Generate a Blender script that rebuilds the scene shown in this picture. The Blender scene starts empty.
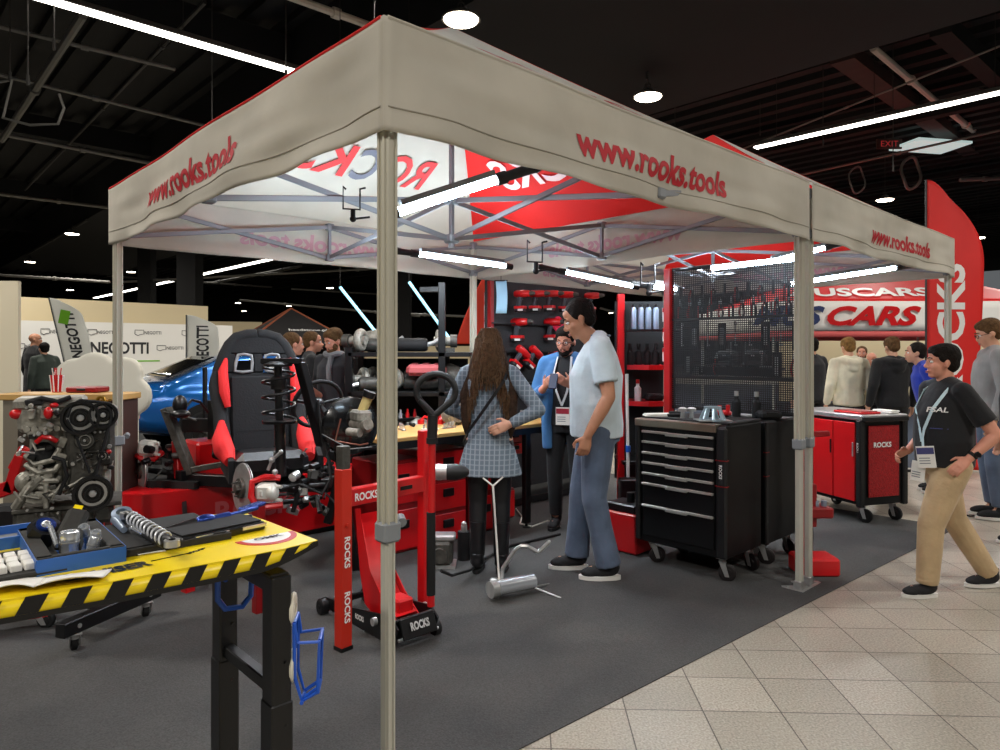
import bpy, bmesh, math, random
from mathutils import Vector as V, Matrix as MX
PI = math.pi
# ---------------------------------------------------------------- camera constants
F = 691.0; EYE = 1.45; CX = 500.0; HY = 351.0
def at(px, py, Y):
    return V(((px-CX)/F*Y, Y, EYE-(py-HY)/F*Y))
def gp(px, py):
    Y = F*EYE/(py-HY); return V(((px-CX)/F*Y, Y, 0))
ANG = math.radians(43.1)
R_ = V((math.cos(ANG), math.sin(ANG), 0)); L_ = V((-math.sin(ANG), math.cos(ANG), 0))
P0 = V((-.354, 2.127, 0))
def UV(u, v, z=0): return P0 + R_*u + L_*v + V((0, 0, z))
scene = bpy.context.scene
COL = scene.collection

# ---------------------------------------------------------------- materials
def lin(c):
    c = c/255.0
    return c/12.92 if c <= .04045 else ((c+.055)/1.055)**2.4
def rgb(c): return (lin(c[0]), lin(c[1]), lin(c[2]), 1)
MATS = {}
def mat(name, col, rough=.5, metal=0., emit=0., noise=None, bump=None, coat=0., trans=0., alpha=1., spec=.5, sheen=0., col2=None, ecol=None):
    """procedural Principled material; noise=(scale, amount) varies the colour, bump=(scale, strength)"""
    if name in MATS: return MATS[name]
    m = bpy.data.materials.new(name); m.use_nodes = True
    nt = m.node_tree; b = nt.nodes['Principled BSDF']
    b.inputs['Base Color'].default_value = rgb(col)
    b.inputs['Roughness'].default_value = rough
    b.inputs['Metallic'].default_value = metal
    b.inputs['Specular IOR Level'].default_value = spec
    if coat: b.inputs['Coat Weight'].default_value = coat; b.inputs['Coat Roughness'].default_value = .08
    if sheen: b.inputs['Sheen Weight'].default_value = sheen
    if trans: b.inputs['Transmission Weight'].default_value = trans
    if alpha < 1: b.inputs['Alpha'].default_value = alpha
    if emit:
        b.inputs['Emission Color'].default_value = rgb(ecol or col); b.inputs['Emission Strength'].default_value = emit
    if noise or col2 or bump:
        tc = nt.nodes.new('ShaderNodeTexCoord')
    if noise or col2:
        sc, am = noise or (8, .3)
        n = nt.nodes.new('ShaderNodeTexNoise'); n.inputs['Scale'].default_value = sc; n.inputs['Detail'].default_value = 5
        nt.links.new(tc.outputs['Object'], n.inputs['Vector'])
        r = nt.nodes.new('ShaderNodeValToRGB')
        c1 = rgb(col); c2 = rgb(col2) if col2 else tuple(max(0, x*(1-am)) for x in c1[:3])+(1,)
        r.color_ramp.elements[0].position = .32; r.color_ramp.elements[0].color = c2
        r.color_ramp.elements[1].position = .68; r.color_ramp.elements[1].color = c1
        nt.links.new(n.outputs['Fac'], r.inputs['Fac']); nt.links.new(r.outputs['Color'], b.inputs['Base Color'])
    if bump:
        n2 = nt.nodes.new('ShaderNodeTexNoise'); n2.inputs['Scale'].default_value = bump[0]; n2.inputs['Detail'].default_value = 4
        nt.links.new(tc.outputs['Object'], n2.inputs['Vector'])
        bp = nt.nodes.new('ShaderNodeBump'); bp.inputs['Strength'].default_value = bump[1]; bp.inputs['Distance'].default_value = .01
        nt.links.new(n2.outputs['Fac'], bp.inputs['Height']); nt.links.new(bp.outputs['Normal'], b.inputs['Normal'])
    MATS[name] = m; return m
def fabric(name, col, transl=.25, noise=(3, .12), rough=.8, bump=(6, .25)):
    """thin canvas: diffuse plus translucent"""
    m = mat(name, col, rough, noise=noise, bump=bump)
    nt = m.node_tree; b = nt.nodes['Principled BSDF']; out = nt.nodes['Material Output']
    t = nt.nodes.new('ShaderNodeBsdfTranslucent'); t.inputs['Color'].default_value = rgb(col)
    mx = nt.nodes.new('ShaderNodeMixShader'); mx.inputs['Fac'].default_value = transl
    nt.links.new(b.outputs[0], mx.inputs[1]); nt.links.new(t.outputs[0], mx.inputs[2]); nt.links.new(mx.outputs[0], out.inputs['Surface'])
    return m
RED = mat('red_enamel', (205, 18, 24), .32, coat=.3, noise=(4, .12))
DRED = mat('dark_red_enamel', (140, 14, 18), .4, noise=(4, .2))
BRED = mat('bright_red', (232, 40, 30), .45)
BLACK = mat('black_enamel', (12, 12, 14), .36, noise=(6, .3))
RUB = mat('black_rubber', (12, 12, 13), .75)
PLAS = mat('black_plastic', (17, 18, 20), .5, bump=(60, .1))
STEEL = mat('brushed_steel', (196, 196, 194), .3, .65, noise=(20, .25))
CHROME = mat('chrome', (222, 226, 230), .16, .72)
ALU = mat('cast_aluminium', (172, 168, 156), .5, .4, noise=(25, .5), bump=(60, .4))
DALU = mat('dark_cast_metal', (88, 86, 80), .5, .4, noise=(22, .5), bump=(50, .4))
WHITE = mat('white_paint', (235, 235, 232), .5)
PAPER = mat('white_paper', (225, 222, 214), .8)
GREY = mat('grey_paint', (120, 122, 124), .5)
WOOD = mat('plywood', (200, 160, 95), .55, col2=(176, 134, 74), noise=(3, .3))
BLUE = mat('blue_plastic', (28, 88, 180), .4)
YEL = mat('yellow_laminate', (244, 214, 22), .35, noise=(5, .06))

# ---------------------------------------------------------------- mesh collector
class MB:
    def __init__(s): s.bm = bmesh.new(); s.mi = 0; s.X = MX.Identity(4)
    def _tag(s, geom_verts, n0):
        pass
    def _add(s, verts, faces, smooth=True):
        vs = [s.bm.verts.new(s.X @ V(v)) for v in verts]
        for f in faces:
            try:
                fc = s.bm.faces.new([vs[i] for i in f]); fc.material_index = s.mi; fc.smooth = smooth
            except ValueError: pass
        return vs
    def box(s, c, size, rot=None, bev=0., taper=None):
        """rot = (rx, ry, rz) radians or a Matrix; taper=(tx, ty) scales the top face"""
        hx, hy, hz = size[0]/2, size[1]/2, size[2]/2
        tx, ty = taper or (1, 1)
        if rot is None: rm = MX.Identity(4)
        elif isinstance(rot, (tuple, list)):
            rm = MX.Rotation(rot[2], 4, 'Z') @ MX.Rotation(rot[1], 4, 'Y') @ MX.Rotation(rot[0], 4, 'X')
        else: rm = rot
        T = MX.Translation(V(c)) @ rm
        b = min(bev, hx*.9, hy*.9, hz*.9)
        if b <= 0:
            vs = []
            for z, kx, ky in ((-hz, 1, 1), (hz, tx, ty)):
                for x, y in ((-hx, -hy), (hx, -hy), (hx, hy), (-hx, hy)): vs.append(T @ V((x*kx, y*ky, z)))
            s._add(vs, [(3, 2, 1, 0), (4, 5, 6, 7), (0, 1, 5, 4), (1, 2, 6, 5), (2, 3, 7, 6), (3, 0, 4, 7)], False)
            return
        # chamfered box: three inset faces per corner
        vs = []; idx = {}
        for sx in (-1, 1):
            for sy in (-1, 1):
                for sz in (-1, 1):
                    kx, ky = (tx, ty) if sz > 0 else (1, 1)
                    for a in range(3):
                        p = [sx*(hx-b), sy*(hy-b), sz*(hz-b)]; p[a] = (sx*hx, sy*hy, sz*hz)[a]
                        p[0] *= kx; p[1] *= ky
                        idx[(sx, sy, sz, a)] = len(vs); vs.append(T @ V(p))
        fs = []
        for a in range(3):
            o = [k for k in range(3) if k != a]
            for sg in (-1, 1):
                q = []
                for (p1, p2) in ((-1, -1), (1, -1), (1, 1), (-1, 1)):
                    k = [0, 0, 0]; k[a] = sg; k[o[0]] = p1; k[o[1]] = p2; q.append(idx[(k[0], k[1], k[2], a)])
                fs.append(q)
        for a in range(3):
            o = [k for k in range(3) if k != a]
            for p1 in (-1, 1):
                for p2 in (-1, 1):
                    q = []
                    for sg, ax in ((-1, o[0]), (1, o[0]), (1, o[1]), (-1, o[1])):
                        k = [0, 0, 0]; k[a] = sg; k[o[0]] = p1; k[o[1]] = p2; q.append(idx[(k[0], k[1], k[2], ax)])
                    fs.append(q)
        for sx in (-1, 1):
            for sy in (-1, 1):
                for sz in (-1, 1): fs.append([idx[(sx, sy, sz, a)] for a in range(3)])
        s._add(vs, fs, False)
    def _frame(s, d):
        d = V(d).normalized(); up = V((0, 0, 1)) if abs(d.z) < .95 else V((0, 1, 0))
        x = up.cross(d).normalized(); y = d.cross(x).normalized(); return x, y, d
    def cyl(s, p1, p2, r1, r2=None, n=14, cap=True):
        r2 = r1 if r2 is None else r2
        p1 = V(p1); p2 = V(p2); x, y, d = s._frame(p2-p1)
        vs = []
        for p, r in ((p1, r1), (p2, r2)):
            for i in range(n):
                a = 2*PI*i/n; vs.append(p + x*math.cos(a)*r + y*math.sin(a)*r)
        fs = [(i, (i+1) % n, n+(i+1) % n, n+i) for i in range(n)]
        if cap: fs += [tuple(range(n-1, -1, -1)), tuple(range(n, 2*n))]
        s._add(vs, fs)
    def ring(s, c, axis, r, ri, h, n=24):
        """annulus (disc with a hole) extruded by h"""
        s.lathe(c, axis, [(ri, -h/2), (r, -h/2), (r, h/2), (ri, h/2), (ri, -h/2)], n)
    def lathe(s, c, axis, prof, n=24, a0=0, a1=None):
        """prof: (radius, height) list along the axis"""
        x, y, d = s._frame(axis); c = V(c); full = a1 is None
        a1 = 2*PI if full else a1; m = n if full else n+1
        vs = []
        for i in range(m):
            a = a0+(a1-a0)*i/n
            for r, h in prof: vs.append(c + (x*math.cos(a)+y*math.sin(a))*r + d*h)
        k = len(prof); fs = []
        for i in range(n):
            j = (i+1) % m
            for q in range(k-1):
                a, b, c2, d2 = i*k+q, j*k+q, j*k+q+1, i*k+q+1
                if prof[q][0] < 1e-6: fs.append((a, c2, d2))
                elif prof[q+1][0] < 1e-6: fs.append((a, b, d2))
                else: fs.append((a, b, c2, d2))
        s._add(vs, fs)
    def tube(s, pts, r, n=8, closed=False, rs=None):
        pts = [V(p) for p in pts]; m = len(pts); vs = []; px = None
        for i, p in enumerate(pts):
            if closed: d = pts[(i+1) % m]-pts[i-1]
            elif i == 0: d = pts[1]-p
            elif i == m-1: d = p-pts[i-1]
            else: d = (pts[i+1]-p).normalized()+(p-pts[i-1]).normalized()
            if d.length < 1e-9: d = V((0, 0, 1))
            d.normalize()
            if px is None: x, y, _ = s._frame(d)
            else:
                x = px-d*px.dot(d)
                if x.length < 1e-6: x, y, _ = s._frame(d)
                x.normalize(); y = d.cross(x)
            px = x; rr = rs[i] if rs else r
            for k in range(n):
                a = 2*PI*k/n; vs.append(p+x*math.cos(a)*rr+y*math.sin(a)*rr)
        fs = []
        for i in range(m if closed else m-1):
            j = (i+1) % m
            for k in range(n): fs.append((i*n+k, i*n+(k+1) % n, j*n+(k+1) % n, j*n+k))
        if not closed: fs += [tuple(range(n-1, -1, -1)), tuple((m-1)*n+k for k in range(n))]
        s._add(vs, fs)
    def ell(s, c, r, rot=None, n=14, m=9):
        r = (r, r, r) if not isinstance(r, (tuple, list)) else r
        T = MX.Translation(V(c))
        if rot is not None:
            if isinstance(rot, (tuple, list)): rot = MX.Rotation(rot[2], 4, 'Z') @ MX.Rotation(rot[1], 4, 'Y') @ MX.Rotation(rot[0], 4, 'X')
            T = T @ rot
        vs = [T @ V((0, 0, -r[2]))]
        for j in range(1, m):
            ph = -PI/2+PI*j/m
            for i in range(n):
                a = 2*PI*i/n; vs.append(T @ V((r[0]*math.cos(ph)*math.cos(a), r[1]*math.cos(ph)*math.sin(a), r[2]*math.sin(ph))))
        vs.append(T @ V((0, 0, r[2])))
        fs = [(0, 1+(i+1) % n, 1+i) for i in range(n)]
        for j in range(m-2):
            for i in range(n): fs.append((1+j*n+i, 1+j*n+(i+1) % n, 1+(j+1)*n+(i+1) % n, 1+(j+1)*n+i))
        t = len(vs)-1
        fs += [(t, 1+(m-2)*n+i, 1+(m-2)*n+(i+1) % n) for i in range(n)]
        s._add(vs, fs)
    def prism(s, poly, h, T=None, smooth=False):
        """poly: 2-D outline in local XY, extruded 0..h along local Z, placed by matrix T"""
        T = T or MX.Identity(4); n = len(poly)
        vs = [T @ V((x, y, 0)) for x, y in poly]+[T @ V((x, y, h)) for x, y in poly]
        s._add(vs, [tuple(range(n-1, -1, -1)), tuple(range(n, 2*n))]+[(i, (i+1) % n, n+(i+1) % n, n+i) for i in range(n)], smooth)
    def loft(s, rings, n=18, e=2.0):
        """rings: (centre, rx, ry) horizontal ellipses or (centre, rx, ry, Matrix3 basis); capped"""
        vs = []
        for rg in rings:
            c = V(rg[0]); B = rg[3] if len(rg) > 3 else None
            for i in range(n):
                a = 2*PI*i/n; ca, sa = math.cos(a), math.sin(a)
                x = math.copysign(abs(ca)**(2/e), ca)*rg[1]; y = math.copysign(abs(sa)**(2/e), sa)*rg[2]
                p = V((x, y, 0)); p = (B @ p) if B is not None else p
                vs.append(c+p)
        k = len(rings); fs = [tuple(range(n-1, -1, -1)), tuple((k-1)*n+i for i in range(n))]
        for j in range(k-1):
            for i in range(n): fs.append((j*n+i, j*n+(i+1) % n, (j+1)*n+(i+1) % n, (j+1)*n+i))
        s._add(vs, fs)
    def grid(s, fn, nu, nv):
        vs = [fn(i/nu, j/nv) for j in range(nv+1) for i in range(nu+1)]
        w = nu+1
        s._add(vs, [(j*w+i, j*w+i+1, (j+1)*w+i+1, (j+1)*w+i) for j in range(nv) for i in range(nu)])
    def mesh(s, me, T=None):
        T = T or MX.Identity(4)
        s._add([T @ v.co for v in me.vertices], [tuple(p.vertices) for p in me.polygons], False)
    def build(s, name, m, parent=None, angle=35, fix=True):
        if fix: bmesh.ops.recalc_face_normals(s.bm, faces=s.bm.faces[:])
        me = bpy.data.meshes.new(name); s.bm.to_mesh(me); s.bm.free()
        for mm in (m if isinstance(m, (list, tuple)) else [m]): me.materials.append(mm)
        try: me.set_sharp_from_angle(angle=math.radians(angle))
        except Exception: pass
        o = bpy.data.objects.new(name, me); COL.objects.link(o)
        if parent is not None: o.parent = parent
        return o
def tag(o, label=None, cat=None, group=None, kind=None):
    if label: o['label'] = label
    if cat: o['category'] = cat
    if group: o['group'] = group
    if kind: o['kind'] = kind
    return o
def thing(name, label, cat, loc=(0, 0, 0), rz=0., group=None):
    o = bpy.data.objects.new(name, None); COL.objects.link(o)
    o.location = loc; o.rotation_euler = (0, 0, rz); o.empty_display_size = .1
    return tag(o, label, cat, group)
def struct(name, mb, m, parent=None): return tag(mb.build(name, m, parent), kind='structure')
KIDS = {}
def dup(root, loc, rz=None, label=None, group=None, scale=None):
    def cp(o, par):
        c = o.copy(); COL.objects.link(c)
        if par is not None: c.parent = par
        for ch in [k for k in list(bpy.data.objects) if k.parent == o]: cp(ch, c)
        return c
    c = cp(root, None); c.location = loc
    if rz is not None: c.rotation_euler = (0, 0, rz)
    if label: c['label'] = label
    if group: c['group'] = group
    if scale: c.scale = (scale,)*3
    return c
def blob(mb, name, m, parent, voxel=.01, it=4, fac=.5):
    """fuse overlapping closed pieces into one continuous smooth surface"""
    o = mb.build(name, m, parent)
    r = o.modifiers.new('r', 'REMESH'); r.mode = 'VOXEL'; r.voxel_size = voxel; r.use_smooth_shade = True
    sm = o.modifiers.new('s', 'SMOOTH'); sm.iterations = it; sm.factor = fac
    dg = bpy.context.evaluated_depsgraph_get(); dg.update()
    me = bpy.data.meshes.new_from_object(o.evaluated_get(dg)); old = o.data
    o.modifiers.clear(); o.data = me; me.name = name
    if not me.materials: me.materials.append(m)
    for p in me.polygons: p.use_smooth = True
    bpy.data.meshes.remove(old)
    return o
_TX = {}
def text_me(body, h=1., w=None, ext=.002, bold=0., shear=0., res=3, fine=0):
    """flat lettering mesh centred on the origin in XY, cap height about h (width w if given)"""
    k = (body, h, w, ext, bold, shear, fine)
    if k in _TX: return _TX[k]
    c = bpy.data.curves.new('t', 'FONT'); c.body = body; c.size = 1; c.extrude = 0; c.offset = bold; c.shear = shear
    c.resolution_u = res
    o = bpy.data.objects.new('t', c); COL.objects.link(o)
    dg = bpy.context.evaluated_depsgraph_get(); dg.update()
    me = bpy.data.meshes.new_from_object(o.evaluated_get(dg))
    bpy.data.objects.remove(o); bpy.data.curves.remove(c)
    xs = [v.co.x for v in me.vertices]; ys = [v.co.y for v in me.vertices]
    x0, x1, y0, y1 = min(xs), max(xs), min(ys), max(ys)
    sy = h/(y1-y0); sx = w/(x1-x0) if w else sy
    for v in me.vertices: v.co.x = (v.co.x-(x0+x1)/2)*sx; v.co.y = (v.co.y-(y0+y1)/2)*sy
    if fine:
        bm = bmesh.new(); bm.from_mesh(me); bmesh.ops.triangulate(bm, faces=bm.faces[:])
        for _ in range(fine):
            es = [e for e in bm.edges if e.calc_length() > h*.16]
            if es: bmesh.ops.subdivide_edges(bm, edges=es, cuts=1); bmesh.ops.triangulate(bm, faces=bm.faces[:])
        bm.to_mesh(me); bm.free()
    _TX[k] = me; return me
def basis(o, x, y, z):
    m = MX.Identity(4)
    for i in range(3):
        m[i][0] = x[i]; m[i][1] = y[i]; m[i][2] = z[i]; m[i][3] = o[i]
    return m
def letters(body, T, h, w=None, m=None, parent=None, bold=0., shear=0., name='lettering', depth=.0015):
    """lettering on a surface: T maps text XY plane (normal +Z outwards)"""
    me = text_me(body, h, w, bold=bold, shear=shear)
    b = MB(); b.mesh(me, T @ MX.Translation(V((0, 0, depth))))
    return b.build(name, m or WHITE, parent, fix=False)
X3, Y3, Z3 = V((1, 0, 0)), V((0, 1, 0)), V((0, 0, 1))
def face_T(c, facing):
    """text frame on a vertical face whose outward normal is `facing` (local direction)"""
    n = V(facing).normalized(); x = Z3.cross(n).normalized()
    return basis(V(c), x, Z3, n)
# ================================================================= SETTING
def node_mat(name): 
    m = bpy.data.materials.new(name); m.use_nodes = True; return m, m.node_tree, m.node_tree.nodes['Principled BSDF']
# carpet
m, nt, b = node_mat('grey_needle_felt'); CARPET = m
tc = nt.nodes.new('ShaderNodeTexCoord'); n1 = nt.nodes.new('ShaderNodeTexNoise'); n1.inputs['Scale'].default_value = 1.6; n1.inputs['Detail'].default_value = 3
n2 = nt.nodes.new('ShaderNodeTexNoise'); n2.inputs['Scale'].default_value = 140; n2.inputs['Detail'].default_value = 3
for n in (n1, n2): nt.links.new(tc.outputs['Object'], n.inputs['Vector'])
r = nt.nodes.new('ShaderNodeValToRGB'); r.color_ramp.elements[0].position = .3; r.color_ramp.elements[1].position = .7
r.color_ramp.elements[0].color = rgb((55, 55, 55)); r.color_ramp.elements[1].color = rgb((70, 69, 67))
mx = nt.nodes.new('ShaderNodeMixRGB'); mx.blend_type = 'OVERLAY'; mx.inputs['Fac'].default_value = .75
nt.links.new(n1.outputs['Fac'], r.inputs['Fac']); nt.links.new(r.outputs['Color'], mx.inputs[1]); nt.links.new(n2.outputs['Fac'], mx.inputs[2])
nt.links.new(mx.outputs['Color'], b.inputs['Base Color']); b.inputs['Roughness'].default_value = .88
bp = nt.nodes.new('ShaderNodeBump'); bp.inputs['Strength'].default_value = .4; bp.inputs['Distance'].default_value = .004
nt.links.new(n2.outputs['Fac'], bp.inputs['Height']); nt.links.new(bp.outputs['Normal'], b.inputs['Normal'])
# stone tiles 30 cm, slightly rotated
m, nt, b = node_mat('speckled_stone_tiles'); TILE = m
tc = nt.nodes.new('ShaderNodeTexCoord'); mp = nt.nodes.new('ShaderNodeMapping'); mp.vector_type = 'POINT'
mp.inputs['Rotation'].default_value[2] = math.radians(2.3); mp.inputs['Location'].default_value = (.225, .085, 0)
br = nt.nodes.new('ShaderNodeTexBrick'); br.offset = 0.; br.squash = 1
br.inputs['Scale'].default_value = 1; br.inputs['Brick Width'].default_value = .31; br.inputs['Row Height'].default_value = .29
br.inputs['Mortar Size'].default_value = .0028; br.inputs['Mortar Smooth'].default_value = .1; br.inputs['Bias'].default_value = -.2
br.inputs['Color1'].default_value = rgb((168, 161, 147)); br.inputs['Color2'].default_value = rgb((146, 140, 127)); br.inputs['Mortar'].default_value = rgb((84, 78, 70))
nt.links.new(tc.outputs['Object'], mp.inputs['Vector']); nt.links.new(mp.outputs['Vector'], br.inputs['Vector'])
ns = nt.nodes.new('ShaderNodeTexNoise'); ns.inputs['Scale'].default_value = 110; ns.inputs['Detail'].default_value = 3
nl = nt.nodes.new('ShaderNodeTexNoise'); nl.inputs['Scale'].default_value = 1.3; nl.inputs['Detail'].default_value = 4
for n in (ns, nl): nt.links.new(tc.outputs['Object'], n.inputs['Vector'])
m1 = nt.nodes.new('ShaderNodeMixRGB'); m1.blend_type = 'OVERLAY'; m1.inputs['Fac'].default_value = .8
m2 = nt.nodes.new('ShaderNodeMixRGB'); m2.blend_type = 'OVERLAY'; m2.inputs['Fac'].default_value = .3
nt.links.new(br.outputs['Color'], m1.inputs[1]); nt.links.new(ns.outputs['Fac'], m1.inputs[2])
nt.links.new(m1.outputs['Color'], m2.inputs[1]); nt.links.new(nl.outputs['Fac'], m2.inputs[2])
nt.links.new(m2.outputs['Color'], b.inputs['Base Color']); b.inputs['Roughness'].default_value = .34; b.inputs['Specular IOR Level'].default_value = .4
bp = nt.nodes.new('ShaderNodeBump'); bp.inputs['Strength'].default_value = .5; bp.inputs['Distance'].default_value = .003; bp.invert = True
nt.links.new(br.outputs['Fac'], bp.inputs['Height']); nt.links.new(bp.outputs['Normal'], b.inputs['Normal'])

b = MB(); b.box((10, 30, -.05), (110, 110, .1)); struct('floor', b, TILE)
# carpet island of the tool stand: front-right edge and back-right edge taken on the ground
ca, cb, cc = gp(519, 750), gp(957, 528), gp(957, 528)+V((-.70, .72, 0))*7.5
da = (cb-ca).normalized()
poly = [ca-da*9, cb, cc, cc+V((-14, 6, 0)), V((-16, 8, 0)), V((-14, -8, 0))]
b = MB(); b.prism([(p.x, p.y) for p in poly], .004, MX.Translation(V((0, 0, .0005)))); struct('floor_carpet', b, CARPET)
CARPET2 = mat('blue_grey_carpet', (70, 82, 100), .9, noise=(60, .3))
b = MB(); b.prism([(4.3, 8.6), (22, 8.2), (24, 30), (4.3, 30)], .004, MX.Translation(V((0, 0, .0005)))); struct('floor_carpet_neighbour', b, CARPET2)

# ceiling: corrugated black deck, ribs run along the L axis
CEIL = mat('black_deck', (20, 20, 20), .8, noise=(2, .4)); CEIL2 = mat('black_girder', (15, 15, 15), .85, noise=(1.5, .4))
BROWNB = mat('rusty_girder', (58, 42, 38), .7, noise=(4, .3))
def rotT(p): return MX.Translation(V(p)) @ MX.Rotation(ANG, 4, 'Z')
CZ = 7.2
b = MB(); b.X = rotT(UV(0, 25, CZ)); b.box((0, 0, .2), (120, 120, .1))
for i in range(150): b.box((-42+i*.62, 0, .08), (.24, 110, .14))
struct('ceiling', b, CEIL)
# deep dark bulkhead that runs over the tents
b = MB(); e = at(750, 85, 11.56); b.X = rotT((e.x, e.y, 0)); b.box((-2.6, 10, 6.55), (5.2, 60, 1.3)); struct('ceiling_bulkhead', b, CEIL2)
# girders across (along R) and a few brown ones
b = MB()
b.X = rotT(UV(0, 0, 0))
for v in (10, 18, 26, 34, 44): b.box((0, v, 6.85), (80, .3, .5))
for u in (-26, -18, -10, 16, 24, 32):
    b.box((u, 25, 6.6), (.25, 90, .12)); b.box((u, 25, 7.0), (.25, 90, .12))
    for k in range(40): b.cyl((u, -15+k*2, 6.6), (u, -14+k*2, 7.0), .03, n=5)
struct('ceiling_girders', b, CEIL2)
def beam(name, p, q, w, h, m, label=None):
    p, q = V(p), V(q); d = q-p; b = MB(); x = d.normalized(); y = Z3.cross(x).normalized(); z = x.cross(y)
    b.box((0, 0, 0), (d.length, w, h), rot=basis((0, 0, 0), x, y, z)); b.X = MX.Identity(4)
    o = b.build(name, m); o.location = (p+q)/2; return tag(o, kind='structure')
beam('ceiling_beam_brown', at(842, 54, 12), at(1010, 180, 26), .4, .25, BROWNB)
beam('ceiling_beam_brown', at(940, 25, 11), at(1010, 90, 15), .3, .3, CEIL2)
# thin pipes, conduits and hanging rods
PIPE = mat('grey_conduit', (120, 118, 112), .5, .4); DPIPE = mat('dark_pipe', (62, 60, 57), .6, .3); LPIPE = mat('light_conduit', (205, 200, 185), .5)
def pipe(p, q, r, m, label, cat='pipe', group='pipes under the hall ceiling', name='ceiling_pipe'):
    b = MB(); b.cyl(p, q, r, n=8); L = (V(q)-V(p)).length; k = max(1, int(L/3.5))
    for i in range(k):
        c = V(p).lerp(V(q), (i+.5)/k); b.cyl(c-(V(q)-V(p)).normalized()*.05, c+(V(q)-V(p)).normalized()*.05, r*1.5, n=8)
    o = b.build(name, m); return tag(o, label, cat, group)
Zp = 6.3
def zat(px, py, z): Y = (z-EYE)*F/(HY-py); return at(px, py, Y)
pipe(zat(-20, 22, 6.2), zat(175, 69, 6.2), .035, PIPE, 'grey ceiling pipe ending in an upturned elbow above the tent')
pipe(zat(-60, 60, 6.2), zat(215, 128, 6.2), .035, PIPE, 'long dark ceiling pipe crossing above the tent corner at the left')
pipe(zat(-30, 128, 6.0), zat(175, 168, 6.0), .045, PIPE, 'ceiling pipe lowest of those above the left end of the tent')
pipe(zat(83, 15, 5.9), zat(2, 140, 5.6), .06, PIPE, 'thick slanting pipe hanging below the ceiling at the far left')
pipe(zat(205, 2, 6.3), zat(25, 190, 6.3), .03, DPIPE, 'thin slanting dark pipe crossing the ceiling pipes left of the tent')
pipe(zat(285, -5, 5.9), zat(382, 30, 5.9), .05, LPIPE, 'cream ceiling conduit above the tent front corner')
pipe(at(873, 48, 11.6), at(940, 105, 15), .06, LPIPE, 'pale brownish pipe beside the rusty girder')
pipe(at(950, 112, 16), at(1000, 152, 22), .07, LPIPE, 'pale pipe continuing below the long right light')
pipe(zat(740, 150, 6.4), zat(1010, 42, 6.4), .02, PIPE, 'thin grey conduit crossing above the long right light')
pipe(at(800, 175, 18), at(1010, 128, 16), .03, PIPE, 'thin conduit sloping behind the red cone of the second tent')
for i, (x0, y0, x1, y1, Y) in enumerate([(0, 275, 110, 282, 24), (120, 282, 500, 262, 30), (380, 313, 560, 320, 30), (240, 300, 420, 316, 34), (600, 308, 680, 330, 30), (0, 310, 110, 318, 26), (960, 180, 1010, 178, 18)]):
    pipe(at(x0, y0, Y), at(x1, y1, Y), .05, PIPE, 'pale pipe running across the far hall behind the tents', group='far pale pipes')
rr_ = random.Random(31)
for i in range(16):
    Y_ = rr_.uniform(18, 40); u_ = rr_.random() < .6; x_ = rr_.uniform(-20, 22); z_ = rr_.uniform(4.2, 6.4); L_2 = rr_.uniform(5, 14); dv = R_ if u_ else L_
    pipe(V((x_, Y_, z_)), V((x_, Y_, z_))+dv*L_2+V((0, 0, rr_.uniform(-.05, .05))), .05, [PIPE, DPIPE, DPIPE][i % 3], 'thin pipe high in the far dark hall', group='thin far pipes')
random.seed(4)
for i, (x, y0, y1, Y) in enumerate([(28, -5, 75, 8), (10, 30, 72, 9), (54, 0, 40, 8), (212, 10, 122, 10), (286, 12, 70, 9), (582, 0, 90, 12), (647, 0, 72, 11), (374, -5, 22, 7), (893, 70, 165, 13), (760, 80, 130, 16), (823, 60, 140, 14), (675, 110, 140, 16)]):
    b = MB(); tp_ = at(x, y1, Y); tp_.z = 7.2; b.cyl(tp_, at(x, y1, Y), .009, n=5); b.cyl(at(x, y1, Y), at(x, y1, Y)+V((0, 0, -.12)), .02, n=6)
    tag(b.build('suspension_rod', DPIPE), 'thin dark suspension rod hanging from the hall ceiling', 'rod', 'ceiling suspension rods')
def loop(c, r, th, label, m=PIPE):
    pts = [c+V((math.cos(a)*r*.6, .05*math.sin(3*a), math.sin(a)*r)) for a in [2*PI*i/24 for i in range(24)]]
    b = MB(); b.tube(pts, th, closed=True); tag(b.build('cable_coil', m), label, 'cable', 'cable coils under the ceiling')
loop(at(911, 173, 16), .36, .035, 'round cable coil hanging right of the exit sign'); loop(at(857, 180, 16), .3, .02, 'oval cable coil hanging below the exit sign')
b = MB(); b.tube([at(0, 82, 9), at(12, 80, 9), at(3, 118, 9), at(30, 125, 9), at(58, 124, 9), at(64, 108, 9), at(59, 94, 9)], .018)
tag(b.build('hanging_cable', PIPE), 'pale looping cable hanging at the far left ceiling pipes', 'cable')
# columns in the far hall
for (x, y0, Y, w) in ((147, 250, 30, .55), (190, 245, 26, .7), (404, 250, 30, .6), (750, 250, 40, .6), (1040, 250, 34, .6)):
    p = at(x, 351, Y); b = MB(); b.box((p.x, p.y, 3.5), (w, w, 7)); b.box((p.x, p.y, .3), (w*1.2, w*1.2, .6)); struct('hall_column', b, CEIL2)
# hall walls far away, dark
DW = mat('dark_far_wall', (34, 32, 30), .9, noise=(.5, .4)); CREAM = mat('cream_partition', (222, 206, 168), .85, noise=(.6, .08))
b = MB(); b.box((0, 68, 3.6), (120, .3, 7.4)); struct('wall_back', b, DW)
b = MB(); b.box((-40, 30, 3.6), (.3, 80, 7.4)); struct('wall_left', b, DW)
b = MB(); b.box((52, 30, 3.6), (.3, 80, 7.4)); struct('wall_right', b, DW)

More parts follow.
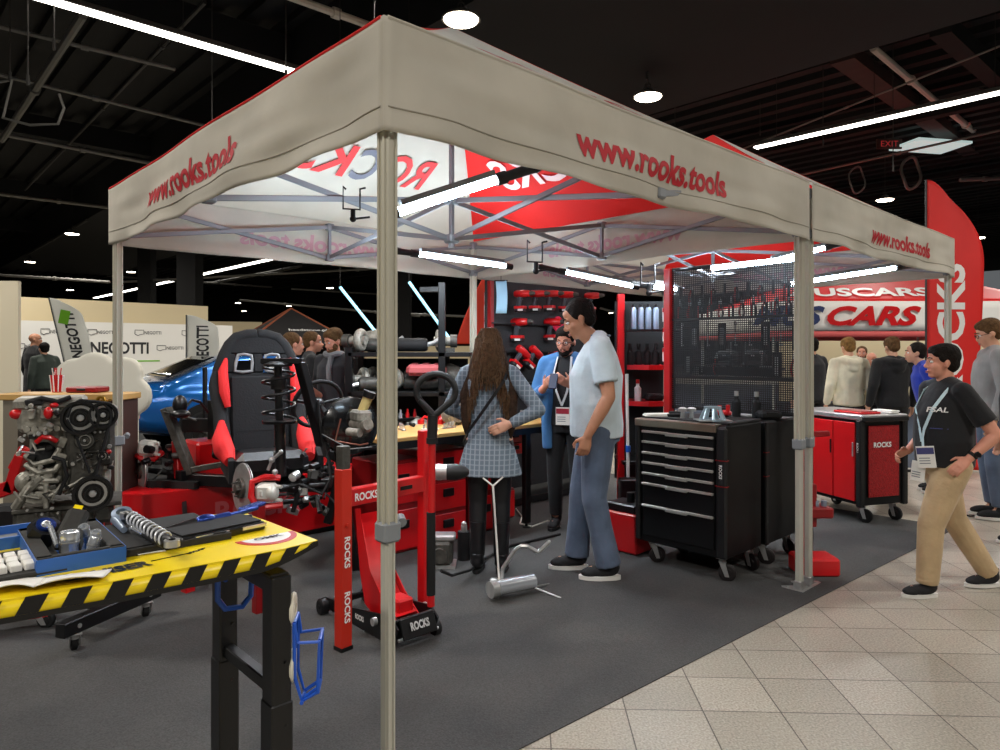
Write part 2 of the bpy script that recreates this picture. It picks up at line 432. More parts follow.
# ---- lights of the hall
LED = mat('led_white', (255, 250, 238), .5, emit=7.0); LEDH = mat('high_bay_lens', (255, 240, 214), .5, emit=16.0)
HOUS = mat('grey_light_housing', (96, 94, 90), .5, .3)
def linear(p, q, label, w=.12):
    p, q = V(p), V(q); t = thing('linear_light', label, 'ceiling light', (p+q)/2, math.atan2((q-p).y, (q-p).x), 'long linear ceiling lights')
    L = (q-p).length
    b = MB(); b.box((0, 0, .05), (L, w, .07), bev=.01); b.build('housing', HOUS, t)
    b = MB(); b.box((0, 0, 0), (L*.995, w*.8, .03)); b.build('light_strip', LED, t)
    for s in (-.4, 0, .4):
        b = MB(); b.cyl((s*L, 0, .08), (s*L, 0, CZ-p.z), .006, n=5); b.build('cable', DPIPE, t)
linear(zat(20, -8, 5.5), zat(308, 76, 5.5), 'long white linear light above the left edge of the tent', .17)
linear(zat(755, 148, 5.5), zat(1030, 86, 5.5), 'long white linear light over the right side above the feather flag', .17)
linear(zat(95, 298, 5.5), zat(272, 259, 5.5), 'long white linear light far behind the left tent leg', .35)
linear(at(410, 134, 13) if False else zat(-40, -120, 5.5), zat(-20, -60, 5.5), 'linear light outside the view at the left', .17) if False else None
HB = [(461, 20, 5.5), (648, 97, 5.5), (72, 234, 5.5), (30, 262, 5.5), (131, 272, 5.5), (70, 290, 5.5), (39, 298, 5.4), (192, 250, 5.5), (885, 200, 5.5), (978, 238, 5.5), (930, 228, 5.5),
      (330, 288, 5.4), (289, 306, 5.2), (346, 310, 5), (345, 323, 4.6), (583, 295, 5.4), (611, 313, 5.0), (238, 303, 5.2), (244, 311, 5.2), (401, 326, 4.5), (208, 315, 5)]
hb0 = None
for i, (x, y, z) in enumerate(HB):
    p = zat(x, y, z)
    if hb0 is None:
        t = thing('high_bay_lamp', 'x', 'ceiling lamp', p)
        b = MB(); b.lathe((0, 0, 0), Z3, [(0, .12), (.08, .12), (.1, .04), (.23, .03), (.24, 0), (.22, 0)], 24); b.build('housing', HOUS, t)
        b = MB(); b.lathe((0, 0, 0), Z3, [(0, -.02), (.2, -.015), (.215, .01), (0, .012)], 24); b.build('lens', LEDH, t)
        b = MB(); b.tube([(0, 0, .12), (0, 0, 1.75)], .007, n=5); b.ring((0, 0, .18), Y3, .05, .035, .015, 12); b.build('hanger', DPIPE, t)
        hb0 = t
    else: t = dup(hb0, p)
    t['label'] = {0: 'glowing round lamp just above the peak of the front tent', 1: 'round hanging lamp above the right slope of the front tent', 2: 'round ceiling lamp left of the front tent, highest there',
                  8: 'round hanging lamp left of the top of the red feather flag'}.get(i, 'small bright lamp hanging in the far hall')
    if i not in (0, 1, 2, 8): t['group'] = 'far hanging hall lamps'
# skylight-like bright panel and exit sign at the right
b = MB(); b.X = MX.Identity(4); c = at(930, 146, 18)
b.box(c, (1.6, 1.0, .06), rot=(0, 0, .2)); tag(b.build('light_panel', mat('cool_panel', (190, 214, 210), .5, emit=.7)), 'pale rectangular light panel under the ceiling right of the exit sign', 'light panel')
t = thing('exit_sign', 'small dim red lettered exit sign hanging from the dark ceiling', 'sign', at(889, 144, 18))
b = MB(); b.box((0, 0, 0), (.66, .06, .26), bev=.01); b.build('sign_box', mat('sign_dark', (70, 58, 52), .6), t)
letters('EXIT', face_T((0, -.032, 0), (0, -1, 0)), .15, .45, mat('exit_red', (200, 60, 60), .5, emit=.3), t)
def area(name, loc, size, power, col=(1, .95, .88), rot=(0, 0, 0), shape='DISK', size_y=None, spread=None):
    l = bpy.data.lights.new(name, 'AREA'); l.shape = shape; l.size = size; l.energy = power; l.color = col
    if size_y: l.size_y = size_y
    if spread: l.spread = spread
    o = bpy.data.objects.new(name, l); COL.objects.link(o); o.location = loc; o.rotation_euler = rot; return o
HP = 150
for (x, y, z) in HB[:3]+HB[8:9]:
    p = zat(x, y, z); area('hall_area_light', (p.x, p.y, p.z-.06), .45, HP)
PWK = .45
for (x, y, z, pw) in [(-5.5, 3.5, 5.4, 560), (4.2, -1.0, 5.4, 500), (-3.6, -1.5, 5.4, 520), (7.5, 4.2, 5.4, 560), (.4, -4.2, 5.4, 420), (-9, 12, 5.4, 500), (-3, 15, 5.4, 400), (9.5, 10.5, 5.4, 500), (4.5, 17, 5.4, 450), (14, 18, 5.4, 500), (-13, 19, 5.4, 600), (-2, 24, 5.4, 400), (22, 24, 5.4, 500), (-4, 34, 5.4, 500), (12, 34, 5.4, 500)]:
    area('hall_area_light', (x, y, z), .5, pw*PWK)  # added area lights without fixtures, to fill out the hall light
w = bpy.data.worlds.new('World'); scene.world = w; w.use_nodes = True
w.node_tree.nodes['Background'].inputs[0].default_value = (.9, .95, 1, 1); w.node_tree.nodes['Background'].inputs[1].default_value = .12
cam = bpy.data.cameras.new('Camera'); co = bpy.data.objects.new('Camera', cam); COL.objects.link(co); scene.camera = co
cam.sensor_width = 36; cam.lens = F/1000*36; cam.shift_y = -.024; cam.clip_end = 300; cam.clip_start = .05
co.location = (0, 0, EYE); co.rotation_euler = (PI/2, 0, 0)
scene.view_settings.view_transform = 'Standard'; scene.view_settings.look = 'None'; scene.view_settings.gamma = 1; scene.view_settings.use_curve_mapping = False
scene.view_settings.exposure = 0.0
# ================================================================= TENTS
CANV = fabric('offwhite_canvas', (206, 200, 186), .22, noise=(2.2, .22), bump=(5, .5))
CANR = fabric('red_canvas', (222, 36, 32), .28, noise=(2, .1))
PRED = mat('print_red', (176, 22, 36), .7); PGREY = mat('print_grey', (84, 86, 94), .7); PIN = mat('print_seen_through', (196, 150, 158), .85); PINR = mat('print_through_red', (214, 62, 62), .85); PING = mat('print_through_grey', (112, 112, 122), .85)
POLE = mat('champagne_aluminium', (184, 180, 164), .42, .15); POLE2 = mat('pale_aluminium', (190, 188, 176), .38, .2)
TRUS = mat('grey_truss', (128, 130, 134), .45, .3); JOINT = mat('grey_joint_plastic', (128, 132, 136), .55)
ZE, ZV, ZA = 2.47, 2.125, 3.46
def tent(name, label, u0, u1, v0, v1, poles, valances, seed, textpos, redpans=(0, 2), frontpan=True):
    root = thing(name, label, 'tent', UV(u0, v0), ANG)
    U, W = u1-u0, v1-v0; rnd = random.Random(seed)
    ph = [rnd.uniform(0, 6) for _ in range(12)]
    c = [(0, 0), (U, 0), (U, W), (0, W)]            # front-left P0, P2, P3, P1
    apex = V((U/2, W/2, ZA))
    # roof panels: side k runs c[k] -> c[k+1] ; sides 1 (right) and 3 (left) red
    for k in range(4):
        a = V((*c[k], ZE)); d = V((*c[(k+1) % 4], ZE)); mid = (a+d)/2
        nrm = ((d-a).cross(apex-a)).normalized()
        def fn(s, t, a=a, d=d, nrm=nrm, k=k):
            e = a.lerp(d, s); p = e.lerp(apex, t)
            sag = math.sin(PI*t)*.035*(1-.5*abs(2*s-1))+.012*math.sin(9*s+ph[k])*math.sin(PI*t)*(1-t)
            return p - nrm*sag
        b = MB(); b.grid(fn, 28, 16)
        bmesh.ops.remove_doubles(b.bm, verts=b.bm.verts[:], dist=.0004)
        red = k in (1, 3)
        pn = b.build('roof_panel', CANR if red else CANV, root, fix=False)
        if red: pn['label'] = 'red roof panel'
        # logo on the panel, printed outside and showing through inside
        x = (d-a).normalized(); up = (apex-mid).normalized(); L = (apex-mid).length
        def place(body, s0, w, h, out, m, nm):
            cc = mid+up*(.36*L)+x*s0
            me = text_me(body, h, w, bold=.02, fine=2); bb = MB()
            off = .012 if out else -.012
            for v in (1,):
                vs = []
                for vv in me.vertices:
                    q = cc+x*vv.co.x+up*vv.co.y
                    t = (q-mid).dot(up)/L; s = (q-a.lerp(apex, t)).dot(x)/max(.01, (d-a).length*(1-t))
                    vs.append(fn(min(1, max(0, s)), t)+nrm*off)
                bb._add(vs, [tuple(p.vertices) for p in me.polygons], False)
            bb.build(nm, m, pn, fix=False)
        for out in (True, False):
            if red: place('ROCKS', 0, 1.25, .32, out, WHITE if out else mat('print_white_through', (240, 205, 200), .85), 'logo')
            else:
                place('RO', -.345, .42, .31, out, PRED if out else PINR, 'logo'); place('C', 0, .19, .31, out, PGREY if out else PING, 'logo')
                place('KS', .345, .42, .31, out, PRED if out else PINR, 'logo')
    # valances
    for k in valances:
        a = V((*c[k], 0)); d = V((*c[(k+1) % 4], 0)); x = (d-a).normalized(); n = x.cross(Z3); Lk = (d-a).length
        def vf(s, z, k=k, a=a, x=x, n=n, Lk=Lk):
            """s metres along, z height"""
            t = (ZE-z)/(ZE-ZV); env = min(1, s/.25, (Lk-s)/.25); env = max(0, env)
            dd = .014+env*(.018*math.sin(s*2.3+ph[k])+.012*math.sin(s*5.7+t*5+ph[k+4])+.008*math.sin(s*11-t*3+ph[k+2])*t+.0035*math.sin(4*s+15*t+ph[k+5])+.002*math.sin(-3*s+22*t+ph[k+6]))*(.35+t)
            return a+x*s+n*dd+V((0, 0, z))
        b = MB(); b.grid(lambda i, j: vf(i*(Lk+.028)-.014, ZE+.005-j*(ZE-ZV+.005)), 90, 18); va = b.build('valance', CANV, root, fix=False)
        s_ = va.modifiers.new('th', 'SOLIDIFY'); s_.thickness = .003; s_.offset = 0
        # seam line
        b = MB(); b.tube([vf(Lk*i/60, ZV+.075)+n*.003 for i in range(61)], .0025, n=5); b.build('hem_seam', mat('seam_thread', (150, 144, 130), .8), va)
        if k in textpos:
            s0, w, h, zc = textpos[k]
            for out in (True, False):
                me = text_me('www.rooks.tools', h, w, bold=.034, fine=3); bb = MB()
                bb._add([vf(s0+vv.co.x, zc+vv.co.y)+n*(.0045 if out else -.005) for vv in me.vertices], [tuple(p.vertices) for p in me.polygons], False)
                bb.build('lettering', PRED if out else PIN, va, fix=False)
        b = MB(); b.tube([vf(Lk*i/60, ZE+.004) for i in range(61)], .006, n=6)
        pp = b.build('piping', CANR if k == 3 else CANV, va)
    # poles
    for k in poles:
        q = c[k]; sx, sy = (.0 if q[0] == 0 else 0), 0
        inx, iny = (.03 if q[0] == 0 else -.03), (.03 if q[1] == 0 else -.03)
        pt = thing('pole', None, None); pt.parent = root; pt.location = (q[0]+inx, q[1]+iny, 0)
        b = MB(); b.box((0, 0, (.86+2.45)/2), (.046, .046, 2.45-.86), bev=.008)
        for sx in (-1, 1): b.cyl((sx*.014, -.024, .86), (sx*.014, -.024, 2.44), .006, n=6); b.cyl((-.024, sx*.014, .86), (-.024, sx*.014, 2.44), .006, n=6)
        b.build('upper_tube', POLE, pt)
        b = MB(); b.box((0, 0, .45), (.036, .036, .9), bev=.006)
        for sx in (-1, 1): b.cyl((sx*.010, -.019, .01), (sx*.010, -.019, .86), .005, n=6)
        b.build('lower_tube', POLE2, pt)
        b = MB(); b.box((0, 0, .885), (.064, .064, .065), bev=.008); b.cyl((.03, 0, .905), (.062, 0, .905), .012, n=10); b.cyl((.045, -.012, .905), (.055, .014, .915), .017, n=10); b.build('clamp', JOINT, pt)
        b = MB(); b.prism([(-.045, -.045), (.085, -.045), (.1, -.02), (-.02, .1), (-.045, .085)], .006); b.box((0, 0, .03), (.05, .05, .05), bev=.004)
        b.cyl((.06, -.02, .0), (.06, -.02, .012), .012, n=8); b.cyl((-.02, .06, .0), (-.02, .06, .012), .012, n=8); b.build('foot_plate', STEEL, pt)
        b = MB(); b.box((0, 0, 2.42), (.062, .062, .07), bev=.01); b.build('corner_joint', JOINT, pt); b = MB(); b.box((0, 0, 2.17), (.066, .066, .06), bev=.01); b.build('sliding_joint', JOINT, pt)
    # scissor trusses
    ZT, ZB = 2.415, 2.175
    def bar(nm, p, q, off):
        d = (V(q)-V(p)); x = d.normalized(); y = Z3.cross(x).normalized()
        b = MB(); b.box((V(p)+V(q))/2+y*off, (d.length, .014, .03), rot=basis((0, 0, 0), x, y, x.cross(y)), bev=.003); b.build(nm, TRUS, root)
    mids = [((c[k][0]+c[(k+1) % 4][0])/2, (c[k][1]+c[(k+1) % 4][1])/2) for k in range(4)]
    ins = .035
    def I(p): return (min(max(p[0], ins), U-ins), min(max(p[1], ins), W-ins))
    for k in range(4):
        if k not in valances and k != 1 and k != 3: continue
        for e in (c[k], c[(k+1) % 4]):
            e_ = I(e); m_ = I(mids[k])
            bar('truss_bar', (*e_, ZT), (*m_, ZB), .009); bar('truss_bar', (*e_, ZB), (*m_, ZT), -.009)
        b = MB(); m_ = I(mids[k]); b.box((*m_, ZT), (.06, .06, .05), bev=.008); b.box((*m_, ZB), (.06, .06, .05), bev=.008); b.box((*m_, (ZT+ZB)/2), (.02, .02, .22)); b.build('truss_joint', JOINT, root)
        cc = (U/2, W/2)
        bar('truss_bar', (*m_, ZT), (*cc, ZB-.03), .009); bar('truss_bar', (*m_, ZB), (*cc, ZT-.03), -.009)
    b = MB(); b.box((U/2, W/2, (2.12+ZA)/2-.02), (.028, .028, ZA-2.16), bev=.004); b.build('centre_post', TRUS, root)
    b = MB(); b.box((U/2, W/2, ZT-.03), (.075, .075, .055), bev=.01); b.build('centre_joint', JOINT, root); b = MB(); b.box((U/2, W/2, ZB-.03), (.075, .075, .055), bev=.01); b.cyl((U/2, W/2, ZB-.09), (U/2, W/2, ZB-.05), .02, n=10); b.build('centre_joint', JOINT, root)
    return root
TU = 3.03; TW = 3.08
T1 = tent('canopy_tent', 'front pop-up tent whose nearest leg stands in the middle foreground', 0, TU, 0, TW, (0, 1, 2, 3), (0, 1, 2, 3), 3,
     {0: (1.48, 1.16, .125, 2.29), 1: (1.5, 1.3, .125, 2.29), 2: (1.55, 1.3, .125, 2.28), 3: (TW-1.69, 1.28, .13, 2.30)})
T2 = tent('canopy_tent', 'second pop-up tent on the right with a red cone peak', TU+.07, TU+3.14, 0, TW, (0, 1, 2), (0, 1, 2), 8,
     {0: (4.77-TU-.07, 1.34, .125, 2.29), 1: (1.5, 1.3, .125, 2.29), 2: (1.55, 1.3, .125, 2.28)})

# ---- battery LED tube lamps clipped to the trusses
TUBE = mat('led_tube_cool', (215, 238, 255), .4, emit=38.0); TUBE.name = 'led_tube_cool'
TUBEC = mat('led_tube_cyan', (150, 214, 236), .4, emit=2.2)
def tube_lamp(p, q, label, handle=True, r=.017, m=TUBE, grp='tube work lamps in the tents'):
    p, q = V(p), V(q); d = (q-p); x = d.normalized(); t = thing('tube_lamp', label, 'work lamp', p, 0, grp)
    b = MB(); b.cyl((0, 0, 0), d, r, n=12); b.build('led_tube', m, t)
    if handle:
        b = MB(); b.cyl(d, d+x*.05, r*1.5, n=12); b.cyl(d+x*.05, d+x*.2, r*1.15, r*1.35, n=12); b.cyl(d+x*.2, d+x*.235, r*1.5, r*1.1, n=12); b.build('handle', PLAS, t)
        b = MB(); b.tube([V((0, 0, 0))-x*.0, V((0, 0, 0))-x*.06], r*1.3, n=12); b.build('end_cap', PLAS, t)
        b = MB(); o = V((0, 0, .03)); b.box(d*.5+V((0, 0, r+.014)), (d.length*.95, r*2.1, .024), rot=basis((0, 0, 0), x, Z3.cross(x).normalized(), x.cross(Z3.cross(x).normalized()))); b.build('back_rail', GREY, t)
    if m is TUBEC: b = MB(); b.cyl((0, 0, 0), (0, 0, 7.2-p.z), .005, n=5); b.build('cable', DPIPE, t)
    return t
tube_lamp(at(398, 212, 2.9), at(496, 180, 3.05), 'nearest glowing tube lamp with black handle high in the front tent', r=.019)
tube_lamp(at(505, 266, 5.0), at(418, 254, 4.6), 'tube lamp with black handle just right of the front tent leg')
tube_lamp(at(632, 286, 5.6), at(565, 272, 5.4), 'tube lamp above the head of the man in the polo shirt')
tube_lamp(at(676, 289, 6.1), at(652, 286, 6.0), 'short view of a tube lamp next to the red frame post', r=.024)
tube_lamp(at(712, 268, 4.9), at(800, 258, 4.5), 'tube lamp mounted over the perforated tool wall', False)
tube_lamp(at(770, 262, 5.1), at(824, 248, 5.1), 'tube lamp with fat black handle right of the paired tent legs')
tube_lamp(at(790, 284, 5.6), at(895, 268, 5.75), 'lower tube lamp with black handle in the second tent')
tube_lamp(at(340, 287, 9), at(378, 335, 9), 'slanted cool light tube left of the front tent leg', False, .018, m=TUBEC, grp='slanted light tubes behind the stand')
tube_lamp(at(409, 282, 9), at(449, 338, 9), 'slanted cool light tube right of the front tent leg', False, .018, m=TUBEC, grp='slanted light tubes behind the stand')
def bracket(c, s, label):
    t = thing('lamp_clamp', label, 'clamp', c, .3, 'black lamp clamps on the truss')
    b = MB(); b.tube([(-.05*s, 0, .08*s), (-.07*s, 0, .1*s), (-.07*s, 0, -.06*s), (.05*s, 0, -.06*s), (.05*s, 0, .09*s), (.09*s, 0, .1*s)], .008*s, n=6); b.build('clamp_frame', PLAS, t)
    b = MB(); b.cyl((0, 0, -.06*s), (.0, 0, -.12*s), .018*s); b.ell((0, 0, -.13*s), .024*s); b.cyl((0, 0, -.13*s), (.12*s, 0, -.11*s), .008*s); b.build('clamp_screw', PLAS, t)
bracket(at(353, 201, 2.9), .58, 'black lamp clamp hanging left of the front tent leg')
bracket(at(536, 254, 4.7), .9, 'black lamp clamp hanging at the centre of the front tent')
bracket(at(649, 276, 5.8), 1.1, 'black lamp clamp near the red frame post')
for (p, pw, sz) in [((UV(.9, 1.0, 2.28)), 18, .9), (UV(2.2, 2.4, 2.2), 30, .9), (UV(1.2, 2.5, 2.2), 20, .9), (UV(4.0, 1.5, 2.2), 26, .9), (UV(5.0, 1.5, 2.2), 22, .9)]:
    area('tube_glow', p, sz, pw, (.82, .92, 1), (0, 0, ANG), 'RECTANGLE', .06)
for (p, pw, sz) in [((UV(.9, 1.2, 2.10)), 8, .9), (UV(2.2, 2.2, 2.06), 14, .9), (UV(1.0, 2.4, 2.08), 10, .9), (UV(3.9, 1.2, 2.1), 14, .9), (UV(5.0, 1.8, 2.08), 15, .9)]:
    area('canopy_fill_up', p, sz, pw*1.1, (.68, .85, 1), (PI, 0, ANG), 'RECTANGLE', .06)  # added upward area lights, apart from the tubes, to brighten the canopy underside
# ================================================================= YELLOW WORK TABLE AND WHAT LIES ON IT
ZT_ = .95
def plane_pt(px, py, z): Y = (EYE-z)*F/(py-HY); return at(px, py, Y)
C0 = V((-.474, 1.818, ZT_))                         # near right corner of the top
TA = math.radians(43)                                # direction of the front edge
tx = V((math.cos(TA), math.sin(TA), 0)); ty = V((-math.sin(TA), math.cos(TA), 0))
tb = thing('work_table', 'yellow work table with black hazard stripes along its front edge', 'table', (C0.x, C0.y, 0), TA)
TL, TD = 1.75, .49
pts = [(-TL, .17), (-1.2, .11), (-.68, .044), (-.475, .018), (-.25, .003), (-.095, .0), (0, .012), (.0, .03), (-.012, TD-.05), (-.05, TD), (-TL, TD)]
b = MB(); b.prism(pts, .012, MX.Translation(V((0, 0, ZT_-.012)))); b.build('tabletop', YEL, tb)
def low(x): return .047 if x < -.16 else .047-.034*((x+.16)/.16)**1.3
def front_y(x):
    for (x0, y0), (x1, y1) in zip(pts[:6], pts[1:7]):
        if x0 <= x <= x1: return y0+(y1-y0)*(x-x0)/(x1-x0)
    return 0
b = MB(); b.grid(lambda s, t: V((-TL+s*TL, front_y(-TL+s*TL)+.004, ZT_-.006-t*(low(-TL+s*TL)-.006))), 60, 1); b.grid(lambda s, t: V((.0-.012*s-.004, .012+(TD-.06)*s, ZT_-.006-t*(.014+.04*min(1, s*4)-.006))), 12, 1)
ap = b.build('apron', YEL, tb, fix=False); s_ = ap.modifiers.new('t', 'SOLIDIFY'); s_.thickness = .005
b = MB()
b.grid(lambda s, t: V((-TL+s*TL, front_y(-TL+s*TL)-.003, ZT_-.001-low(-TL+s*TL)+t*.012)), 60, 1)
x = -TL
while x < -.03:
    def fn(s, t, x=x): xx = min(-.001, x+s*.040+t*.018); return V((xx, front_y(xx)-.0028, ZT_+.001-low(xx)+.01+t*(low(xx)-.012)))
    b.grid(fn, 5, 2); x += .078
b.build('hazard_stripes', BLACK, ap, fix=False)
letters('CRUISER', basis(V((-.475, .10, ZT_+.0005)), X3, Y3, Z3), .048, .18, BLACK, tb, bold=.05)
b = MB(); b.prism([(math.cos(a)*.082, math.sin(a)*.088) for a in [PI+PI*i/20 for i in range(21)]], .0012); T_ = b.build('sticker', RED, tb); T_.location = (-.088, .14, ZT_); T_.rotation_euler = (0, 0, .05)
b = MB(); b.prism([(math.cos(a)*.066, math.sin(a)*.066-.003) for a in [PI+PI*i/20 for i in range(21)]], .0006, MX.Translation(V((0, 0, .0012)))); q = b.build('sticker_centre', WHITE, T_)
letters('OMK', basis(V((.0, -.022, .0019)), X3, Y3, Z3), .024, .08, BLACK, T_, bold=.04)
b = MB(); b.tube([(-.30+.05*i/30+.004*math.sin(i*1.3), .117+.008*math.sin(i*.9)*(i % 7 > 3)+.02*i/30, ZT_+.001) for i in range(31)], .0012, n=4); b.tube([(-.38, .113, ZT_+.001), (-.29, .119, ZT_+.001)], .001, n=4); b.build('signature', BLACK, tb)
for lx, ly in ((-.105, .0), (-.105, .34), (-1.6, .0), (-1.6, .34)):
    lg = MB(); lg.box((lx, ly+.03, (ZT_-.07)/2+.01), (.052, .062, ZT_-.09), bev=.004); o = lg.build('leg', BLACK, tb)
    lg = MB(); lg.box((lx, ly+.03, .28), (.058, .068, .56), bev=.004); 
    for z in (.5, .66, .3): lg.cyl((lx+.01, ly-.006, z), (lx+.01, ly+.002, z), .005, n=8)
    lg.build('leg_sleeve', BLACK, o)
for lx in (-.105, -1.6): b = MB(); b.box((lx, .20, .585), (.03, .28, .035), bev=.003); b.build('leg_brace', BLACK, tb); b = MB(); b.box((lx, .22, ZT_-.09), (.05, .42, .05), bev=.004); b.build('leg_brace', BLACK, tb)
b = MB(); b.box((-.86, .38, ZT_-.1), (1.46, .04, .05), bev=.004); b.build('rail', BLACK, tb)
def tp(px, py, z=ZT_): return plane_pt(px, py, z)
# blue foam box with steel parts
BLU = mat('blue_cardboard', (38, 92, 168), .55); FOAM = mat('black_foam', (44, 42, 38), .9, noise=(80, .3))
pA, pB = tp(37, 577), tp(127, 563); d = (pB-pA); bx_a = math.radians(40.5); W_ = d.length; D_ = .35
bb = thing('foam_lined_box', 'blue box lined with black foam, holding chrome sockets and a black torque head', 'box', (pA.x, pA.y, ZT_), bx_a)
b = MB(); hz = .036; t = .003
b.box((W_/2, D_/2, .003), (W_, D_, .005)); b.box((W_/2, 0, hz/2), (W_, t, hz)); b.box((W_/2, D_, hz/2), (W_, t, hz)); b.box((0, D_/2, hz/2), (t, D_, hz)); b.box((W_, D_/2, hz/2), (t, D_, hz)); b.build('tray', BLU, bb)
b = MB(); fw = .032
for (cx_, cy_, sx_, sy_) in ((W_/2, fw/2, W_, fw*.5), (W_/2, D_-fw/2, W_, fw), (fw/2, D_/2, fw, D_), (W_-fw/2, D_/2, fw, D_)): b.box((cx_, cy_, hz*.6+.002), (sx_, sy_, hz*.8), bev=.002)
b.build('foam', FOAM, bb)
def sub_loc(root, lx, ly, lz=0): return MX.Translation(root.location) @ MX.Rotation(root.rotation_euler.z, 4, 'Z') @ V((lx, ly, lz))
def socket(loc, r, h, label, tilt=(0, 0, 0), m=CHROME, grp='chrome sockets in the blue box'):
    t = thing('socket', label, 'socket', loc, 0, grp); t.rotation_euler = tilt
    b = MB(); b.lathe((0, 0, 0), Z3, [(r*.6, h*.75), (r*.6, h), (r*.92, h), (r, h*.94), (r, h*.52), (r*.86, h*.45), (r*.86, 0), (0, 0), (0, h*.75), (r*.6, h*.75)], 20); b.build('socket_body', m, t)
    b = MB(); b.ring((0, 0, h*.6), Z3, r*1.02, r*.9, .003, 20); b.build('knurled_ring', STEEL, t)
socket(sub_loc(bb, .075, .085, .012), .021, .060, 'fattest chrome socket standing in the blue box')
socket(sub_loc(bb, .132, .10, .012), .013, .052, 'middle slim chrome socket in the blue box', (.2, .1, 0))
socket(sub_loc(bb, .108, .055, .012), .012, .046, 'front slim chrome socket in the blue box', (-.3, .2, 0))
socket(sub_loc(bb, .135, .20, .01), .013, .06, 'rear slim chrome socket in the blue box', (.6, .1, 0))
th_ = thing('ratchet', 'black and steel ratchet head with a chrome shaft leaning in the blue box', 'tool', sub_loc(bb, .045, .24, .045), bx_a)
b = MB(); b.lathe((0, 0, 0), (.2, -.5, .8), [(0, -.022), (.036, -.02), (.042, 0), (.036, .02), (0, .022)], 8); b.build('ratchet_head', PLAS, th_)
b = MB(); b.lathe((0, -.012, .018), (.2, -.5, .8), [(0, -.004), (.022, -.003), (.022, .006), (0, .008)], 18); b.build('blue_dial', mat('blue_anodised', (34, 62, 140), .3, .6), th_)
b = MB(); b.tube([(0, -.02, .02), (.005, -.05, .02), (.01, -.12, -.012)], .006, n=10); b.ell((0, -.018, .02), .012); b.build('shaft', CHROME, th_)
th_ = thing('tool_pouch', 'black bag with a yellow label sticking out of the blue box', 'pouch', sub_loc(bb, .095, .20, .05), bx_a)
b = MB(); b.box((0, 0, 0), (.05, .13, .04), rot=(.5, .25, -.35), bev=.01); b.box((-.01, -.07, -.015), (.045, .06, .05), rot=(.2, 0, -.3), bev=.008); b.build('pouch_body', FOAM, th_)
b = MB(); b.box((.006, .015, .024), (.02, .10, .003), rot=(.5, .25, -.35)); b.build('yellow_label', YEL, th_)
# leaflets
def leaflet(q, label, lift, m=PAPER):
    o = sum(q, V())/4; b = MB()
    def fn(s, t):
        p = q[0].lerp(q[1], s).lerp(q[3].lerp(q[2], s), t); return p-o+V((0, 0, .003+lift*(1-t)**2*abs(math.sin(2*s+.6))))
    b.grid(fn, 12, 6); ob = b.build('leaflet', m); ob.location = o; s = ob.modifiers.new('t', 'SOLIDIFY'); s.thickness = .002; tag(ob, label, 'leaflet', 'pale leaflets at the table edge')
leaflet([tp(-8, 597), tp(34, 593), tp(48, 578), tp(-8, 580)], 'curled pale leaflet at the left end of the table edge', .02)
leaflet([tp(34, 593), tp(103, 583), tp(112, 570), tp(46, 578)], 'curled pale leaflet in front of the blue box', .02)
leaflet([tp(138, 556), tp(166, 552), tp(160, 548), tp(137, 552)], 'narrow white paper strip by the foam tray', .001)
# open socket set with white cartons at the left end
ks = thing('socket_set_tray', 'black tray of chrome bits and white cartons left of the blue box', 'tool tray', tp(10, 570), bx_a)
b = MB(); b.box((0, .02, .006), (.20, .24, .01), bev=.003); b.build('tray', FOAM, ks)
rnd = random.Random(9)
for i in range(5):
    for j in range(3):
        b = MB(); b.box((-.05+i*.027, -.05+j*.048, .018), (.022, .04, .016), rot=(0, 0, rnd.uniform(-.1, .1)), bev=.002); b.build('carton', PAPER, ks)
for i in range(6): b = MB(); b.cyl((-.09+i*.01, -.08, .02), (-.088+i*.01, -.0, .02), .004, n=8); b.build('bit', CHROME, ks)
bt = thing('parts_bin', 'empty blue bin with a dark floor behind the bits tray', 'bin', tp(6, 543), bx_a)
b = MB(); b.box((0, 0, .004), (.2, .14, .006)); 
for a_, b_, c_, d_ in ((0, -.07, .2, .008), (0, .07, .2, .008), (.1, 0, .008, .14), (-.1, 0, .008, .14)): b.box((a_, b_, .015), (c_, d_, .03))
b.build('bin_wall', BLU, bt); b = MB(); b.box((0, 0, .008), (.18, .12, .004)); b.build('bin_floor', GREY, bt)
# foam board with spring compressor
pC = tp(160, 553); fb = thing('foam_tray', 'black foam tray under the coil shock absorber', 'foam tray', (pC.x, pC.y, ZT_), TA-.03)
b = MB(); b.box((.045, .16, .009), (.27, .30, .018), bev=.002); b.build('foam_slab', FOAM, fb); b = MB(); b.box((.045, .16, .0195), (.25, .28, .003)); b.build('foam_lining', RUB, fb)
sp = thing('shock_absorber', 'small coil shock absorber with white spring lying on the foam tray', 'shock absorber', tp(130, 530, ZT_+.03)); 
e1, e2 = tp(127, 515, ZT_+.05)-sp.location, tp(172, 543, ZT_+.045)-sp.location
e1, e2 = V(e1), V(e2); ax = (e2-e1); xa, ya, _ = MB()._frame(ax)
b = MB(); b.cyl(e1, e2, .0125, n=12); b.build('damper_rod', BLACK, sp)
N = 150; b = MB(); b.tube([e1.lerp(e2, .12+.8*i/N)+(xa*math.cos(i*2*PI*10/N)+ya*math.sin(i*2*PI*10/N))*.016 for i in range(N+1)], .0027, n=6); b.build('coil_spring', mat('pale_spring', (205, 208, 214), .35, .3), sp)
for e in (e1, e2): b = MB(); b.lathe(e, Z3, [(.008, -.008), (.018, -.008), (.018, .008), (.008, .008), (.008, -.008)], 16); b.build('mount_eye', STEEL, sp)
